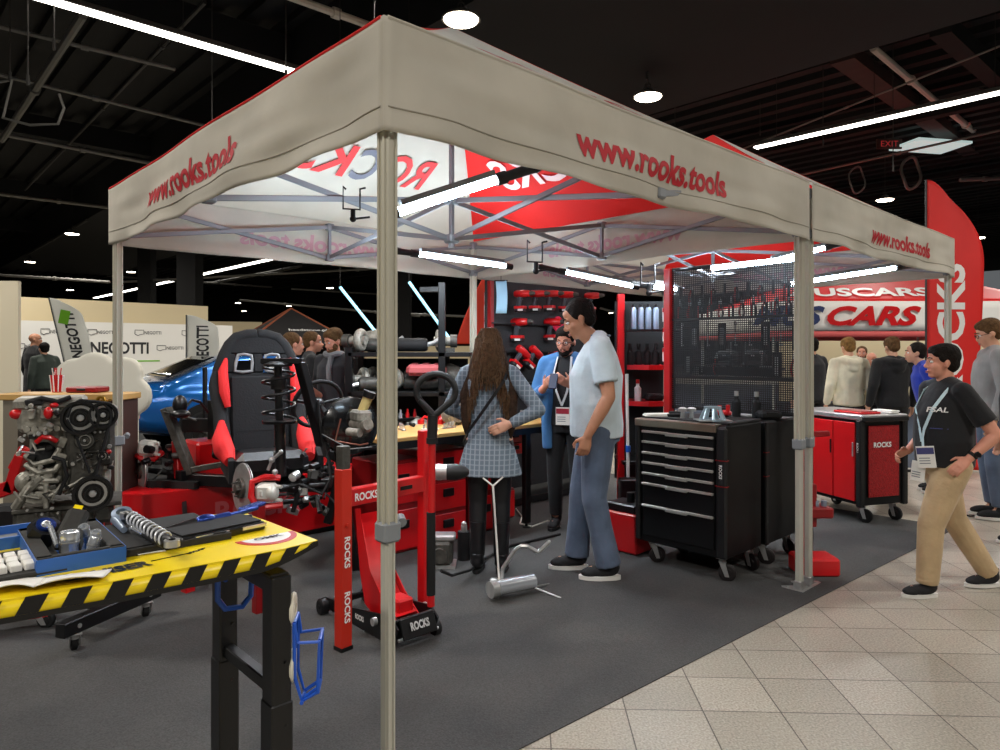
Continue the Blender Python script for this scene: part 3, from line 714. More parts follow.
b = MB(); b.lathe(tp(122, 515, ZT_+.04)-sp.location, (.1, -.4, .8), [(.014, -.012), (.026, -.01), (.026, .01), (.014, .012), (.014, -.012)], 20); b.cyl(tp(115, 520, ZT_+.03)-sp.location, tp(124, 530, ZT_+.03)-sp.location, .012, .008); b.build('knuckle', mat('blue_grey_metal', (150, 165, 185), .35, .6), sp)
def stick(nm, label, cat, p, q, r, m, m2=None, grp=None):
    t = thing(nm, label, cat, p, 0, grp); b = MB(); d = q-p; b.cyl((0, 0, 0), d*.6, r, r*.9, 12); b.build('handle', m, t)
    b = MB(); b.cyl(d*.6, d, r*.6, r*.55, 10); b.ell(d, r*.8); b.build('shank', m2 or CHROME, t); return t
stick('pliers', 'black grip tool lying in front of the coil shock absorber', 'tool', tp(165, 545, ZT_+.035), tp(132, 528, ZT_+.035), .009, PLAS)
# black open case
pD, pE = tp(180, 547), tp(264, 529); d = pE-pD; ca_ = math.atan2(d.y, d.x)
cs = thing('tool_case', 'flat black tool case with silver edge clips on the yellow table', 'case', (pD.x, pD.y, ZT_), ca_)
b = MB(); b.box((d.length/2, .06, .012), (d.length, .14, .022), bev=.004); b.build('case_body', BLACK, cs); b = MB(); b.box((d.length/2, .06, .0255), (d.length*.94, .115, .004), bev=.001); b.build('case_lining', RUB, cs)
b = MB(); b.box((.08, -.012, .016), (.09, .004, .009)); b.box((.20, -.012, .016), (.07, .004, .009)); b.build('clip', CHROME, cs)
gn = thing('spray_gun', 'blue and black air tool lying behind the black tool case', 'air tool', tp(195, 527, ZT_+.012), ca_)
b = MB(); b.cyl((0, 0, .01), (.10, .0, .012), .012, .014, 12); b.cyl((.1, 0, .012), (.2, .02, .016), .009, .006, 10); b.ell((.03, 0, .015), (.03, .018, .015)); b.build('gun_body', mat('blue_anodised', (34, 62, 140), .3, .6), gn)
b = MB(); b.cyl((.09, -.02, .006), (.15, -.035, .006), .008); b.build('hose_end', BLACK, gn); b = MB(); b.cyl((-.08, -.01, .008), (0, 0, .012), .010, .014, 12); b.build('air_inlet', BLACK, gn); b = MB(); b.box((.2, .05, .016), (.1, .03, .012), rot=(0, 0, .4), bev=.004); b.build('grip', mat('blue_anodised', (34, 62, 140)), gn)
# magnetic wire holder on the front leg and hook
WB = mat('blue_wire_coat', (26, 84, 190), .35)
o_ = sub_loc(tb, -.065, .03, .0)
wh = thing('wire_holder', 'blue wire basket held on the table leg by white round magnets', 'holder', (o_.x, o_.y, .655), TA-.6)
b = MB()
for y in (-.035, .035): b.tube([(.012, y, .1), (.02, y, .05), (.075, y*1.2, .052), (.07, y, -.08), (.03, y*.7, -.105), (.012, y*.8, -.04), (.012, y, .1)], .005, n=8)
for z, x in ((.052, .075), (-.08, .07), (-.105, .03), (.1, .012)): b.tube([(x, -.035, z), (x, .035, z)], .005, n=8)
b.tube([(.03, -.02, -.1), (.07, -.02, -.075), (.07, .02, -.075), (.03, .02, -.1)], .005, closed=True, n=8)
b.build('wire_basket', WB, wh)
for z in (.125, -.02):
    b = MB(); b.lathe((.004, 0, z), X3, [(0, -.004), (.04, -.004), (.043, .001), (.04, .006), (.014, .007), (.014, .004), (0, .004)], 24); b.build('magnet', mat('cream_magnet', (214, 208, 190), .4), wh)
p_ = sub_loc(tb, -.16, .20, ZT_-.16); hk = thing('wire_hook', 'blue bent hook under the yellow table between its legs', 'hook', p_, TA)
b = MB(); b.tube([(-.03, 0, .06), (-.03, 0, .0), (-.01, 0, -.03), (.035, 0, -.035), (.06, 0, -.01), (.062, 0, .03)], .008, n=8); b.tube([(-.03, 0, .06), (.0, .02, .04)], .006); b.build('hook_bar', WB, hk)
# ================================================================= ENGINE ON ITS STAND
ec = at(72, 351, 3.5); eng = thing('car_engine', 'bare four-cylinder car engine with black belt pulleys on a stand', 'engine', (ec.x, ec.y, 0), math.radians(28))
def q2(px, py, yo=0): return V(((px-72)/F*3.5*.86, yo, EYE-(py-HY)/F*3.5))
b = MB()
b.box(q2(88, 452, .02), (.20, .3, .36), bev=.02); b.box(q2(58, 455, .06), (.22, .3, .33), bev=.02)
rnd = random.Random(3)
for i in range(7): b.box(q2(44+i*9, 470, -.09), (.018, .05, .2), bev=.004)
for i in range(26): b.box(q2(rnd.uniform(35, 108), rnd.uniform(428, 500), -.12), (rnd.uniform(.02, .07), .06, rnd.uniform(.02, .06)), rot=(0, rnd.uniform(-.5, .5), 0), bev=.004)
b.build('engine_block', ALU, eng)
b = MB(); b.box(q2(70, 418, .04), (.42, .3, .11), bev=.02); b.box(q2(52, 402, .02), (.30, .24, .06), bev=.015)
for i in range(8): b.cyl(q2(32+i*7, 425, -.10), q2(32+i*7, 425, -.15), .014, n=10)
for i in range(5): b.box(q2(36+i*11, 411, -.12), (.03, .05, .05), bev=.006)
b.build('cylinder_head', ALU, eng)
b = MB(); b.box(q2(92, 440, -.135), (.21, .05, .26), bev=.02); b.ell(q2(86, 437, -.16), (.045, .02, .045)); b.box(q2(88, 470, -.15), (.14, .03, .16), rot=(0, .15, 0), bev=.01)
for i in range(12): b.cyl(q2(rnd.uniform(72, 108), rnd.uniform(435, 485), -.15), q2(rnd.uniform(72, 108), rnd.uniform(435, 485), -.175), .006, n=6)
b.build('timing_cover', DALU, eng)
def pulley(px, py, r, yo, nm='pulley', m=BLACK):
    c = q2(px, py, yo); b = MB()
    b.lathe(c, -Y3, [(0, .01), (r*.28, .01), (r*.3, .018), (r*.42, .018), (r*.45, 0), (r*.8, 0), (r*.84, .02), (r, .02), (r, -.015), (0, -.015)], 30)
    o = b.build(nm, m, eng); b = MB(); b.lathe(c-Y3*.012, -Y3, [(0, .016), (r*.16, .014), (r*.2, 0), (0, 0)], 12); b.lathe(c, -Y3, [(r*.55, .003), (r*.7, .003), (r*.7, .0), (r*.55, 0)], 24); b.build('hub_bolt', STEEL, o); return c
pulley(83, 415, .085, -.19, 'cam_pulley'); pulley(105, 413, .065, -.19, 'cam_pulley', BLACK); pulley(87, 437, .040, -.18, 'idler_pulley', DALU); pulley(95, 488, .088, -.2, 'crank_pulley'); pulley(104, 453, .026, -.19, 'tensioner_pulley', BLACK)
b = MB(); b.tube([q2(70, 414, -.2), q2(74, 403, -.2), q2(83, 398, -.2), q2(105, 401, -.2), q2(112, 408, -.2), q2(113, 416, -.2), q2(103, 452, -.2), q2(96, 476, -.2)], .008, n=6); b.tube([q2(70, 416, -.2), q2(78, 430, -.2), q2(92, 468, -.2)], .006, n=6); b.build('timing_belt', RUB, eng)
b = MB(); b.box(q2(66, 512, .03), (.42, .28, .10), bev=.02, taper=None); b.box(q2(70, 503, .03), (.46, .3, .02), bev=.004)
for i in range(6): b.box(q2(40+i*11, 513, -.115), (.012, .02, .08), bev=.003)
b.build('oil_pan', DALU, eng)
b = MB()
for i in range(4): b.tube([q2(30, 450+i*9, -.1), q2(40+i*3, 458+i*8, -.14), q2(56+i*2, 455+i*10, -.15), q2(62, 445+i*14, -.13)], .014, n=8)
b.tube([q2(20, 500, -.08), q2(34, 480, -.13), q2(46, 470, -.14)], .022, n=8); b.tube([q2(50, 490, -.15), q2(78, 478, -.17), q2(92, 470, -.15)], .008, n=6); b.tube([q2(50, 478, -.15), q2(50, 500, -.15)], .012, n=6)
b.ell(q2(28, 476, -.08), (.04, .05, .05)); b.build('intake_manifold', ALU, eng)
for i in range(40):
    c = q2(rnd.uniform(22, 112), rnd.uniform(402, 500), -.15); k = rnd.random()
    b = MB()
    if k < .4: b.tube([c, c+V((rnd.uniform(-.03, .03), -.02, rnd.uniform(-.05, .05))), c+V((rnd.uniform(-.05, .05), -.01, rnd.uniform(-.08, .02)))], .006, n=6)
    elif k < .7: b.box(c, (.03, .03, .02), rot=(0, rnd.uniform(-1, 1), 0), bev=.003)
    else: b.cyl(c, c+V((0, -.03, 0)), .012, .009, n=8)
    b.build('engine_fitting', rnd.choice([ALU, STEEL, DALU, BLACK, ALU]), eng)
b = MB(); b.tube([q2(41, 437, -.16), q2(47, 432, -.17), q2(54, 433, -.17), q2(60, 437, -.16)], .012, n=8); b.ell(q2(52, 410, -.15), (.02, .02, .03)); b.ell(q2(57, 403, -.13), (.02, .015, .012)); b.ell(q2(21, 411, -.08), (.03, .03, .025)); b.ell(q2(110, 450, -.16), (.014, .012, .012)); b.build('red_fitting', RED, eng)
b = MB(); b.tube([q2(30, 400, -.1), q2(45, 396, -.12), q2(60, 400, -.12), q2(72, 396, -.1)], .012, n=8); b.box(q2(38, 400, -.1), (.07, .05, .03), bev=.006); b.build('hose', RUB, eng); b = MB(); b.tube([q2(56, 452, -.16), q2(66, 455, -.17), q2(70, 470, -.17), q2(62, 488, -.16)], .01, n=8); b.ell(q2(46, 452, -.1), (.06, .05, .07)); b.build('hose', RUB, eng)
b = MB(); 
for i in range(24): c = q2(rnd.uniform(30, 110), rnd.choice([404, 424, 430, 500, 505]), -.155); b.cyl(c, c+V((0, -.02, 0)), .006, n=6)
b.build('bolt_heads', STEEL, eng)
st = thing('engine_stand', 'black wheeled engine stand with a tubular foot on casters', 'stand', (0, 0, 0))
A, B_ = V((-2.05, 3.33, .13)), V((-1.92, 3.75, .13)); d = (B_-A).normalized(); y_ = Z3.cross(d)
def sq(name, p, q, w, h, m, par, bev=.004):
    p, q = V(p), V(q); dd = (q-p).normalized(); yy = Z3.cross(dd) if abs(dd.z) < .95 else V((0, 1, 0)); yy.normalize(); b = MB(); b.box((p+q)/2, ((q-p).length, w, h), rot=basis((0, 0, 0), dd, yy, dd.cross(yy)), bev=bev); return b.build(name, m, par)
sq('base_beam', A-d*.08, B_+d*.08, .06, .07, BLACK, st); sq('base_beam', A-d*.08+V((-.75, .25, 0)), B_+d*.08+V((-.75, .25, 0)), .06, .07, BLACK, st)
mid = A.lerp(B_, .6); sq('cross_beam', mid, mid+V((-.75, .25, 0)), .06, .06, BLACK, st)
pm = mid+V((-.37, .12, 0)); sq('post', pm, pm+V((0, 0, .55)), .07, .07, BLACK, st); sq('engine_bracket', pm+V((0, 0, .46)), V((ec.x, ec.y-.0, .60)), .07, .06, BLACK, st)
for p in (A, B_): b = MB(); b.cyl(p+V((y_.x*.04, y_.y*.04, 0))*1, p+V((-y_.x*.035, -y_.y*.035, 0)), .011, n=8); b.build('bolt', STEEL, st)
def caster(root, p, r=.045, rz=0., wm=RUB, stem=.13):
    """swivel caster: p is the top mounting point (local), wheel touches z = p.z - stem"""
    p = V(p); T = MX.Translation(p) @ MX.Rotation(rz, 4, 'Z')
    b = MB(); b.X = T; b.box((0, 0, -.004), (.07, .06, .008), bev=.002); b.cyl((0, 0, -.03), (0, 0, -.005), .02)
    for y in (-.022, .022): b.prism([(-.02, -.01), (.02, -.01), (.045, -(stem-r)-.012), (.02, -(stem-r)-.012)], .004, MX.Translation(V((0, y, -.01))) @ MX.Rotation(PI/2, 4, 'X'))
    f = b.build('caster_fork', STEEL, root)
    b = MB(); b.X = T; c = V((.032, 0, -(stem-r))); b.lathe(c, Y3, [(0, -.018), (r*.5, -.018), (r*.55, -.014), (r*.85, -.015), (r, -.01), (r, .01), (r*.85, .015), (r*.55, .014), (r*.5, .018), (0, .018)], 22); w = b.build('caster_wheel', wm, f)
for p in (A, B_, A+V((-.75, .25, 0)), B_+V((-.75, .25, 0))): caster(st, p+V((0, 0, -.035)), .038, 2.2, stem=.095)
# red hoist arm at the left edge
hs_ = thing('engine_hoist', 'red hoist arm reaching to the engine from the left edge of the view', 'hoist', at(-25, 351, 3.5)*1); hs_.location.z = 0
def hp_(px, py): return at(px, py, 3.5)-hs_.location
sq('hoist_arm', hp_(-25, 500), hp_(14, 486), .05, .07, RED, hs_); sq('hoist_arm', hp_(10, 492), hp_(22, 455), .05, .05, RED, hs_); sq('hoist_arm', hp_(14, 470), hp_(26, 448), .04, .05, RED, hs_)
sq('hoist_post', hp_(-25, 505), V((0, 0, .12)), .08, .08, RED, hs_); sq('hoist_foot', V((-.3, -.1, .1)), V((.3, .15, .1)), .08, .08, RED, hs_); caster(hs_, (-.25, -.08, .095), stem=.095); caster(hs_, (.25, .12, .095), stem=.095)
ty_ = thing('rubber_wheel', 'dark tyre at the left edge beside the engine', 'wheel', at(4, 505, 4.1)); ty_.location.z = .27 if True else 0
b = MB(); b.lathe((0, 0, 0), (.5, -.85, 0), [(.15, -.06), (.24, -.07), (.27, -.05), (.275, 0), (.27, .05), (.24, .07), (.15, .06), (.15, -.06)], 32); b.build('tyre', RUB, ty_); b = MB(); b.lathe((0, 0, 0), (.5, -.85, 0), [(0, -.02), (.06, -.03), (.15, -.05), (.15, .05), (0, .02)], 24); b.build('rim', DALU, ty_)
# wooden-topped counter behind the engine
ct = thing('display_counter', 'wooden-topped counter with brown side behind the bare engine', 'counter', at(66, 351, 4.75)); ct.location.z = 0
zc = EYE-(394-HY)/F*4.7
b = MB(); b.box((0, .06, zc-.02), (.84, .26, .045), bev=.006); b.build('counter_top', WOOD, ct)
BRN = mat('dark_brown_laminate', (66, 40, 34), .55, noise=(3, .3)); b = MB(); b.box((.35, .06, (zc-.04)/2), (.10, .24, zc-.045)); b.build('side_panel', BRN, ct); b = MB(); b.box((-.34, .06, (zc-.04)/2), (.1, .24, zc-.045)); b.build('side_panel', mat('taupe_panel', (120, 112, 98), .6), ct); b = MB(); b.box((0, .15, (zc-.04)/2), (.6, .03, zc-.045)); b.build('back_panel', BRN, ct)
cp_ = thing('paper_cup', 'red and white striped cup holding sticks on the wooden counter', 'cup', at(57, 392, 4.85)); b = MB(); b.lathe((0, 0, 0), Z3, [(0, 0), (.03, 0), (.042, .12), (.038, .12), (.028, .01), (0, .01)], 18); b.build('cup_wall', RED, cp_)
for i in range(8): a = 2*PI*i/8; b = MB(); b.tube([(math.cos(a)*.032, math.sin(a)*.032, .005), (math.cos(a)*.0435, math.sin(a)*.0435, .12)], .004, n=5); b.build('white_stripe', WHITE, cp_)
for i in range(5): b = MB(); b.cyl((.01*math.cos(i*1.3), .01*math.sin(i*1.3), .02), (.03*math.cos(i*1.3), .03*math.sin(i*1.3), .17), .004, n=6); b.build('stick', PAPER if i % 2 else RED, cp_)
cp_.location.z = zc+.004
rc = thing('flat_case', 'flat red case lying on the wooden counter', 'case', at(88, 390, 4.85)); rc.location.z = zc+.004; b = MB(); b.box((0, 0, .02), (.22, .16, .04), bev=.008); b.build('case_shell', DRED, rc); b = MB(); b.box((0, -.083, .022), (.06, .008, .015), bev=.002); b.build('latch', BLACK, rc)
rg = thing('brass_ring', 'brass ring fitting on the counter corner', 'fitting', at(101, 399, 4.45)); rg.location.z = zc-.03; b = MB(); b.lathe((0, 0, 0), Y3, [(.018, -.008), (.032, -.008), (.032, .008), (.018, .008), (.018, -.008)], 20); b.build('ring', mat('brass', (200, 150, 50), .3, .9), rg); b = MB(); b.box((0, .05, .0), (.02, .1, .012)); b.build('ring_stem', MATS['brass'], rg)
# ================================================================= CUTAWAY CHASSIS ON RED BASE WITH RACING SEAT
base = thing('display_plinth', 'long glossy red display plinth with rounded left end under the cutaway chassis', 'display base', UV(.08, 3.17), ANG)
def rrect(x0, x1, y0, y1, r, n=8):
    o = []
    for cx_, cy_, a in ((x1-.05, y0+.05, -PI/2), (x1-.05, y1-.05, 0), (x0+r, y1-r, PI/2), (x0+r, y0+r, PI)):
        rr = .05 if cx_ > (x0+x1)/2 else r
        for i in range(n+1): t = a+PI/2*i/n; o.append((cx_+rr*math.cos(t), cy_+rr*math.sin(t)))
    return o
b = MB(); b.prism(rrect(0, 1.85, 0, .7, .28), .44, MX.Translation(V((0, 0, .05))), True); b.build('base_body', RED, base, angle=30)
b = MB(); b.prism(rrect(.03, 1.82, .03, .67, .26), .06); b.build('plinth', BLACK, base)
b = MB(); b.prism(rrect(-.02, .5, -.02, .72, .3), .05, MX.Translation(V((0, 0, .49))), True); b.build('black_rim', RUB, base)
letters('ROCKS', face_T((.95, -.002, .30), (0, -1, 0)), .16, .7, mat('pale_red_print', (205, 90, 96), .5), base, bold=.03)
b = MB(); b.box((.80, .42, .64), (.46, .3, .27), bev=.02); b.build('upper_box', RED, base)
cx_ = thing('cutaway_chassis', 'black cutaway car front axle frame with brakes and coil struts on the red base', 'car chassis', (-2.08, 4.58, 0), math.radians(-34.7))
TB = BLACK
def tb_(name, pts, r, m=TB, par=None, n=8): b = MB(); b.tube(pts, r, n=n); return b.build(name, m, par or cx_)
CXL = math.radians(-34.7)
def lc(px, py, Y): return MX.Rotation(-CXL, 3, 'Z') @ (at(px, py, Y)-V((-2.08, 4.58, 0)))
# frame on the plinth
sq('frame_rail', lc(170, 478, 4.95), lc(330, 486, 4.6), .07, .08, TB, cx_); sq('frame_rail', lc(205, 470, 5.6), lc(345, 474, 5.4), .06, .07, TB, cx_)
sq('frame_rail', lc(178, 474, 4.9), lc(212, 462, 5.7), .06, .06, TB, cx_); sq('frame_rail', lc(325, 484, 4.5), lc(345, 474, 5.5), .06, .06, TB, cx_)
sq('centre_leg', lc(184, 470, 4.88), lc(184, 500, 4.88), .09, .07, TB, cx_); sq('centre_leg', lc(184, 500, 4.88), V((*lc(184, 500, 4.88).xy, .0)), .05, .05, RED, cx_)
sq('shock_tower', lc(166, 408, 4.9), lc(192, 474, 4.9), .09, .05, DALU, cx_); sq('tower_plate', lc(163, 411, 4.9), lc(196, 420, 5.0), .14, .012, DALU, cx_); sq('tower_brace', lc(190, 470, 4.88), lc(224, 464, 4.9), .04, .04, DALU, cx_); sq('tower_post', lc(178, 440, 4.95), lc(181, 478, 4.9), .07, .06, RED, cx_)
sq('cross_member', lc(182, 425, 5.3), lc(228, 425, 5.4), .10, .10, TB, cx_); sq('rear_post', lc(205, 367, 5.7), lc(205, 425, 5.7), .03, .03, TB, cx_); sq('rear_post', lc(215, 400, 5.3), lc(215, 470, 5.3), .08, .08, TB, cx_)
b = MB(); b.ell(lc(180, 405, 4.9), (.05, .05, .07)); b.ell(lc(181, 414, 4.85), (.07, .06, .03)); b.tube([lc(185, 408, 4.9), lc(192, 400, 4.95), lc(200, 402, 5.0), lc(208, 412, 5.1)], .01); b.build('strut_mount', BLACK, cx_)
sq('foot_prop', V((*lc(188, 592, 4.16).xy, 0)), V((*lc(188, 592, 4.16).xy, .14)), .06, .06, RED, cx_); sq('foot_arm', V((*lc(188, 592, 4.16).xy, .12)), lc(184, 500, 4.8), .03, .03, BLACK, cx_)
rnd = random.Random(77)
def clutter(n, x0, x1, y0, y1, Y0, Y1, mats, nm):
    for i in range(n):
        c = lc(rnd.uniform(x0, x1), rnd.uniform(y0, y1), rnd.uniform(Y0, Y1)); b = MB(); k = rnd.random()
        if k < .45: b.tube([c, c+V((rnd.uniform(-.12, .12), rnd.uniform(-.05, .05), rnd.uniform(-.06, .06))), c+V((rnd.uniform(-.2, .2), rnd.uniform(-.08, .08), rnd.uniform(-.08, .04)))], rnd.uniform(.006, .016), n=6)
        elif k < .75: b.box(c, (rnd.uniform(.03, .10), .05, rnd.uniform(.02, .06)), rot=(0, rnd.uniform(-.6, .6), rnd.uniform(0, 3)), bev=.005)
        else: b.cyl(c, c+V((rnd.uniform(-.04, .04), -.05, rnd.uniform(-.02, .02))), rnd.uniform(.012, .03), n=10)
        b.build(nm, rnd.choice(mats), cx_)
clutter(14, 145, 190, 445, 476, 4.85, 5.0, [BLACK, DALU, STEEL, BLACK], 'suspension_link'); clutter(26, 285, 330, 470, 512, 4.2, 4.5, [BLACK, BLACK, DALU, RUB, STEEL], 'suspension_link'); clutter(16, 270, 335, 452, 482, 4.4, 4.8, [BLACK, RUB, DALU, BLACK], 'chassis_fitting')
def hub(c, ax, s, cal, calrot, brk):
    ax = V(ax).normalized(); b = MB(); b.lathe(c, ax, [(.05, -.03), (.06, -.008), (.15, -.009), (.152, -.003), (.06, -.003), (.06, .003), (.152, .003), (.15, .009), (.06, .008), (.05, .0)], 36); d_ = b.build('brake_disc', STEEL, cx_)
    x, y, _ = b_frame(ax); b = MB(); b.lathe(c, ax, [(0, .05), (.025, .05), (.03, .03), (.06, .03), (.066, -.02), (0, -.02)], 24)
    for i in range(5): a = 2*PI*i/5; q = c+x*math.cos(a)*.045+y*math.sin(a)*.045; b.cyl(q, q+ax*.055, .006, n=8)
    b.build('wheel_hub', DALU, d_)
    b = MB(); b.tube(brk, .02, n=8); b.build('caliper_bracket', RED, cx_)
    b = MB(); b.box(cal, (.125, .09, .11), rot=calrot, bev=.022); b.box(cal+V((-.01, -.046, 0)), (.05, .014, .035), bev=.003); b.ell(cal+V((.05, 0, .0)), (.04, .04, .05))
    for k in (-.04, .04): b.cyl(cal+V((.0, 0, k)), cal+V((.11, .02, k)), .011, n=8)
    b.build('brake_caliper', mat('white_cast', (214, 214, 206), .4, .3), cx_)
def b_frame(d):
    m_ = MB(); r = m_._frame(d); m_.bm.free(); return r
W2L = MX.Rotation(-CXL, 3, 'Z')
def wl_(v): return W2L @ V(v)
hub(lc(243, 488, 4.22), wl_((-.75, -.66, .05)), 1, lc(267, 492, 4.14), (0, 0, .5), [lc(283, 505, 4.13), lc(258, 508, 4.1), lc(251, 497, 4.1), lc(252, 482, 4.12), (lc(265, 477, 4.14)), lc(280, 478, 4.18)])
hub(lc(141, 470, 4.95), wl_((-.75, -.66, .0)), 1, lc(148, 448, 4.9), (0, .1, .6), [lc(137, 455, 4.9), lc(142, 459, 4.88), lc(154, 459, 4.9), lc(163, 452, 4.95)])
b = MB(); b.cyl(lc(148, 470, 4.97), lc(183, 474, 4.95), .022); b.cyl(lc(148, 480, 4.97), lc(180, 482, 4.95), .016); b.cyl(lc(250, 490, 4.25), lc(325, 486, 4.45), .024); b.cyl(lc(262, 505, 4.22), lc(322, 497, 4.4), .016); b.build('control_arm', BLACK, cx_)
def strut(p0, p1, sz0, sz1, R):
    p0, p1 = V(p0), V(p1); b = MB(); m0 = p0.lerp(p1, .5); b.cyl(p0, m0, .032); b.cyl(m0, p1, .024); q = p0.lerp(p1, sz0); b.lathe(q, Z3, [(0, -.01), (R*.95, -.004), (R, .012), (.03, .012)], 24); b.lathe(p1, Z3, [(0, .02), (.05, .015), (.085, 0), (.085, -.012), (0, -.02)], 20)
    b.lathe(p0.lerp(p1, .85), Z3, [(0, -.06), (.045, -.05), (.05, .02), (0, .05)], 16); o = b.build('strut', BLACK, cx_)
    b = MB(); n = 130; b.tube([p0.lerp(p1, sz0+(sz1-sz0)*i/n)+V((math.cos(i*2*PI*3.6/n)*R*.9, math.sin(i*2*PI*3.6/n)*R*.9, 0)) for i in range(n+1)], .009, n=7); b.build('coil_spring', BLACK, o)
strut(lc(281, 476, 4.22), lc(278, 364, 4.2), .48, .97, .105)
sq('top_bar', lc(262, 361, 4.2), lc(303, 361, 4.2), .06, .035, BLACK, cx_); sq('diagonal_bar', lc(300, 362, 4.2), lc(322, 446, 4.3), .05, .07, BLACK, cx_)
b = MB(); b.tube([lc(268, 470, 4.15), lc(272, 460, 4.15), lc(281, 452, 4.15)], .010); b.ell(lc(272, 460, 4.14), .018); b.ell(lc(275, 472, 4.12), .018); b.ell(lc(281, 452, 4.14), .014); b.build('ball_joint', STEEL, cx_)
b = MB(); b.tube([lc(282, 490, 4.2), lc(300, 484, 4.1), lc(322, 494, 4.1), lc(331, 478, 4.15), lc(325, 440, 4.2)], .008); b.tube([lc(318, 400, 4.25), lc(322, 440, 4.2), lc(333, 470, 4.2)], .007); b.build('brake_hose', RUB, cx_)
b = MB(); b.tube([lc(322, 434, 4.15), lc(350, 449, 4.0), lc(372, 447, 4.0)], .003); b.build('thin_cable', GREY, cx_)
# brake booster with master cylinder
bo = thing('brake_booster', 'round black brake booster with pale-capped fluid reservoir on a bracket', 'brake booster', at(350, 426, 4.25))
b = MB(); b.X = MX.Identity(4); b.lathe((0, 0, 0), (.55, -.83, .05), [(0, -.07), (.13, -.065), (.165, -.03), (.182, 0), (.175, .025), (.12, .05), (.05, .065), (0, .07)], 36); b.build('booster_shell', mat('gloss_black', (14, 14, 15), .18, coat=.5), bo)
b = MB(); b.cyl((.03, -.05, .02), (.15, -.2, .03), .032); b.box((.09, -.12, .075), (.15, .09, .07), rot=(0, 0, -1.0), bev=.015); b.ell((.12, -.14, .02), (.05, .05, .05)); b.cyl((.02, -.13, -.02), (.1, -.19, -.02), .025); b.build('master_cylinder', ALU, bo)
b = MB(); b.cyl((.10, -.13, .10), (.135, -.13, .185), .028, .03); b.build('reservoir', mat('yellowed_plastic', (206, 186, 120), .5), bo); b = MB(); b.cyl((.135, -.13, .185), (.148, -.13, .22), .038); b.build('reservoir_cap', BLACK, bo)
b = MB(); b.tube([(-.02, -.16, .06), (-.05, -.17, -.07), (.1, -.2, -.09), (.15, -.2, -.08)], .005); b.build('brake_line', mat('copper_line', (150, 96, 80), .4, .6), bo)
sq('booster_bracket', (-.02, .02, -.1), (-.16, .1, -.62), .06, .05, BLACK, bo); sq('booster_bracket', (-.08, .03, -.15), (.0, .2, -.95), .05, .05, BLACK, bo)
# racing seat
seat = thing('racing_seat', 'black racing bucket seat with red bolsters and two head holes', 'seat', (-1.73, 5.0, .60), math.radians(27))
BF = mat('black_seat_fabric', (15, 16, 19), .85, noise=(30, .3), bump=(80, .2)); RF = mat('red_seat_fabric', (214, 30, 32), .8, bump=(60, .2))
b = MB(); lean_ = MX.Rotation(math.radians(-12), 4, 'X')
b.X = lean_
def P3(poly, h, y=0): return b.prism(poly, h, MX.Translation(V((0, y, 0))) @ MX.Rotation(PI/2, 4, 'X'))
P3([(-.235, .05), (.235, .05), (.25, .35), (.27, .70), (-.27, .70), (-.25, .35)], .09, .05)
P3([(-.27, .70), (-.17, .70), (-.155, .84), (-.22, .84)], .09, .05); P3([(.27, .70), (.17, .70), (.155, .84), (.22, .84)], .09, .05); P3([(-.035, .70), (.035, .70), (.035, .84), (-.035, .84)], .09, .05)
P3([(-.22, .84), (.22, .84), (.19, .91), (.14, .965), (.07, .99), (-.07, .99), (-.14, .965), (-.19, .91)], .09, .05)
for e in (-1, 1): b.tube([(e*.275, -.0, .7), (e*.225, -.0, .84), (e*.19, 0, .91), (e*.14, 0, .965), (e*.07, 0, .985), (0, 0, .99)], .05, n=10)
shell = b.build('backrest', BF, seat, angle=50); bv = shell.modifiers.new('b', 'BEVEL'); bv.width = .012; bv.segments = 2; bv.limit_method = 'ANGLE'
for e in (-1, 1):
    b = MB(); b.X = lean_; pts_ = [(e*.185, .71), (e*.045, .71), (e*.045, .85), (e*.168, .85)]
    b.tube([(x, -.045, z) for x, z in [(e*.165, .71), (e*.11, .702), (e*.05, .71), (e*.044, .77), (e*.05, .825), (e*.10, .835), (e*.14, .83), (e*.158, .77)]], .012, closed=True, n=8); b.build('head_hole_rim', mat('grey_rim', (128, 130, 132), .4), seat)
    b = MB(); b.X = lean_; b.tube([(e*.225, -.05, .80), (e*.25, -.085, .70), (e*.245, -.11, .55), (e*.225, -.11, .44)], .05, rs=[.012, .034, .036, .02], n=10); b.build('shoulder_bolster', RF, seat)
    b = MB(); b.X = lean_; b.tube([(e*.275, .0, .72), (e*.29, -.03, .6), (e*.272, -.06, .42), (e*.262, -.09, .25), (e*.27, -.15, .1)], .05, rs=[.04, .055, .05, .055, .07], n=12); b.build('side_wing', BF, seat)
    b = MB(); b.tube([(e*.272, -.08, .36), (e*.28, -.16, .25), (e*.275, -.30, .19), (e*.255, -.45, .13)], .06, rs=[.02, .062, .068, .035], n=12); b.build('thigh_bolster', RF, seat)
b = MB(); b.X = lean_; b.box((0, -.052, .38), (.40, .03, .58), bev=.012); b.box((0, -.058, .27), (.38, .022, .004)); b.build('back_cushion', BF, seat)
b = MB(); b.box((0, -.30, .09), (.46, .58, .17), rot=(-.08, 0, 0), bev=.05); b.build('seat_cushion', mat('black_seat_leather', (16, 17, 20), .4, bump=(40, .2)), seat)
b = MB(); 
for e in (-1, 1): b.prism([(-.52, .0), (-.5, .14), (-.2, .26), (.0, .34), (.08, .28), (.1, .02)], .035, MX.Translation(V((e*.285+.017, 0, 0))) @ MX.Rotation(PI/2, 4, 'Z') @ MX.Rotation(PI/2, 4, 'X'))
b.box((0, -.2, -.03), (.46, .5, .06), bev=.01); b.build('seat_shell', BF, seat)
b = MB(); b.lathe((.318, -.06, .2), X3, [(.02, 0), (.035, 0), (.035, .01), (.02, .01), (.02, 0)], 16); b.build('harness_grommet', BLACK, seat)
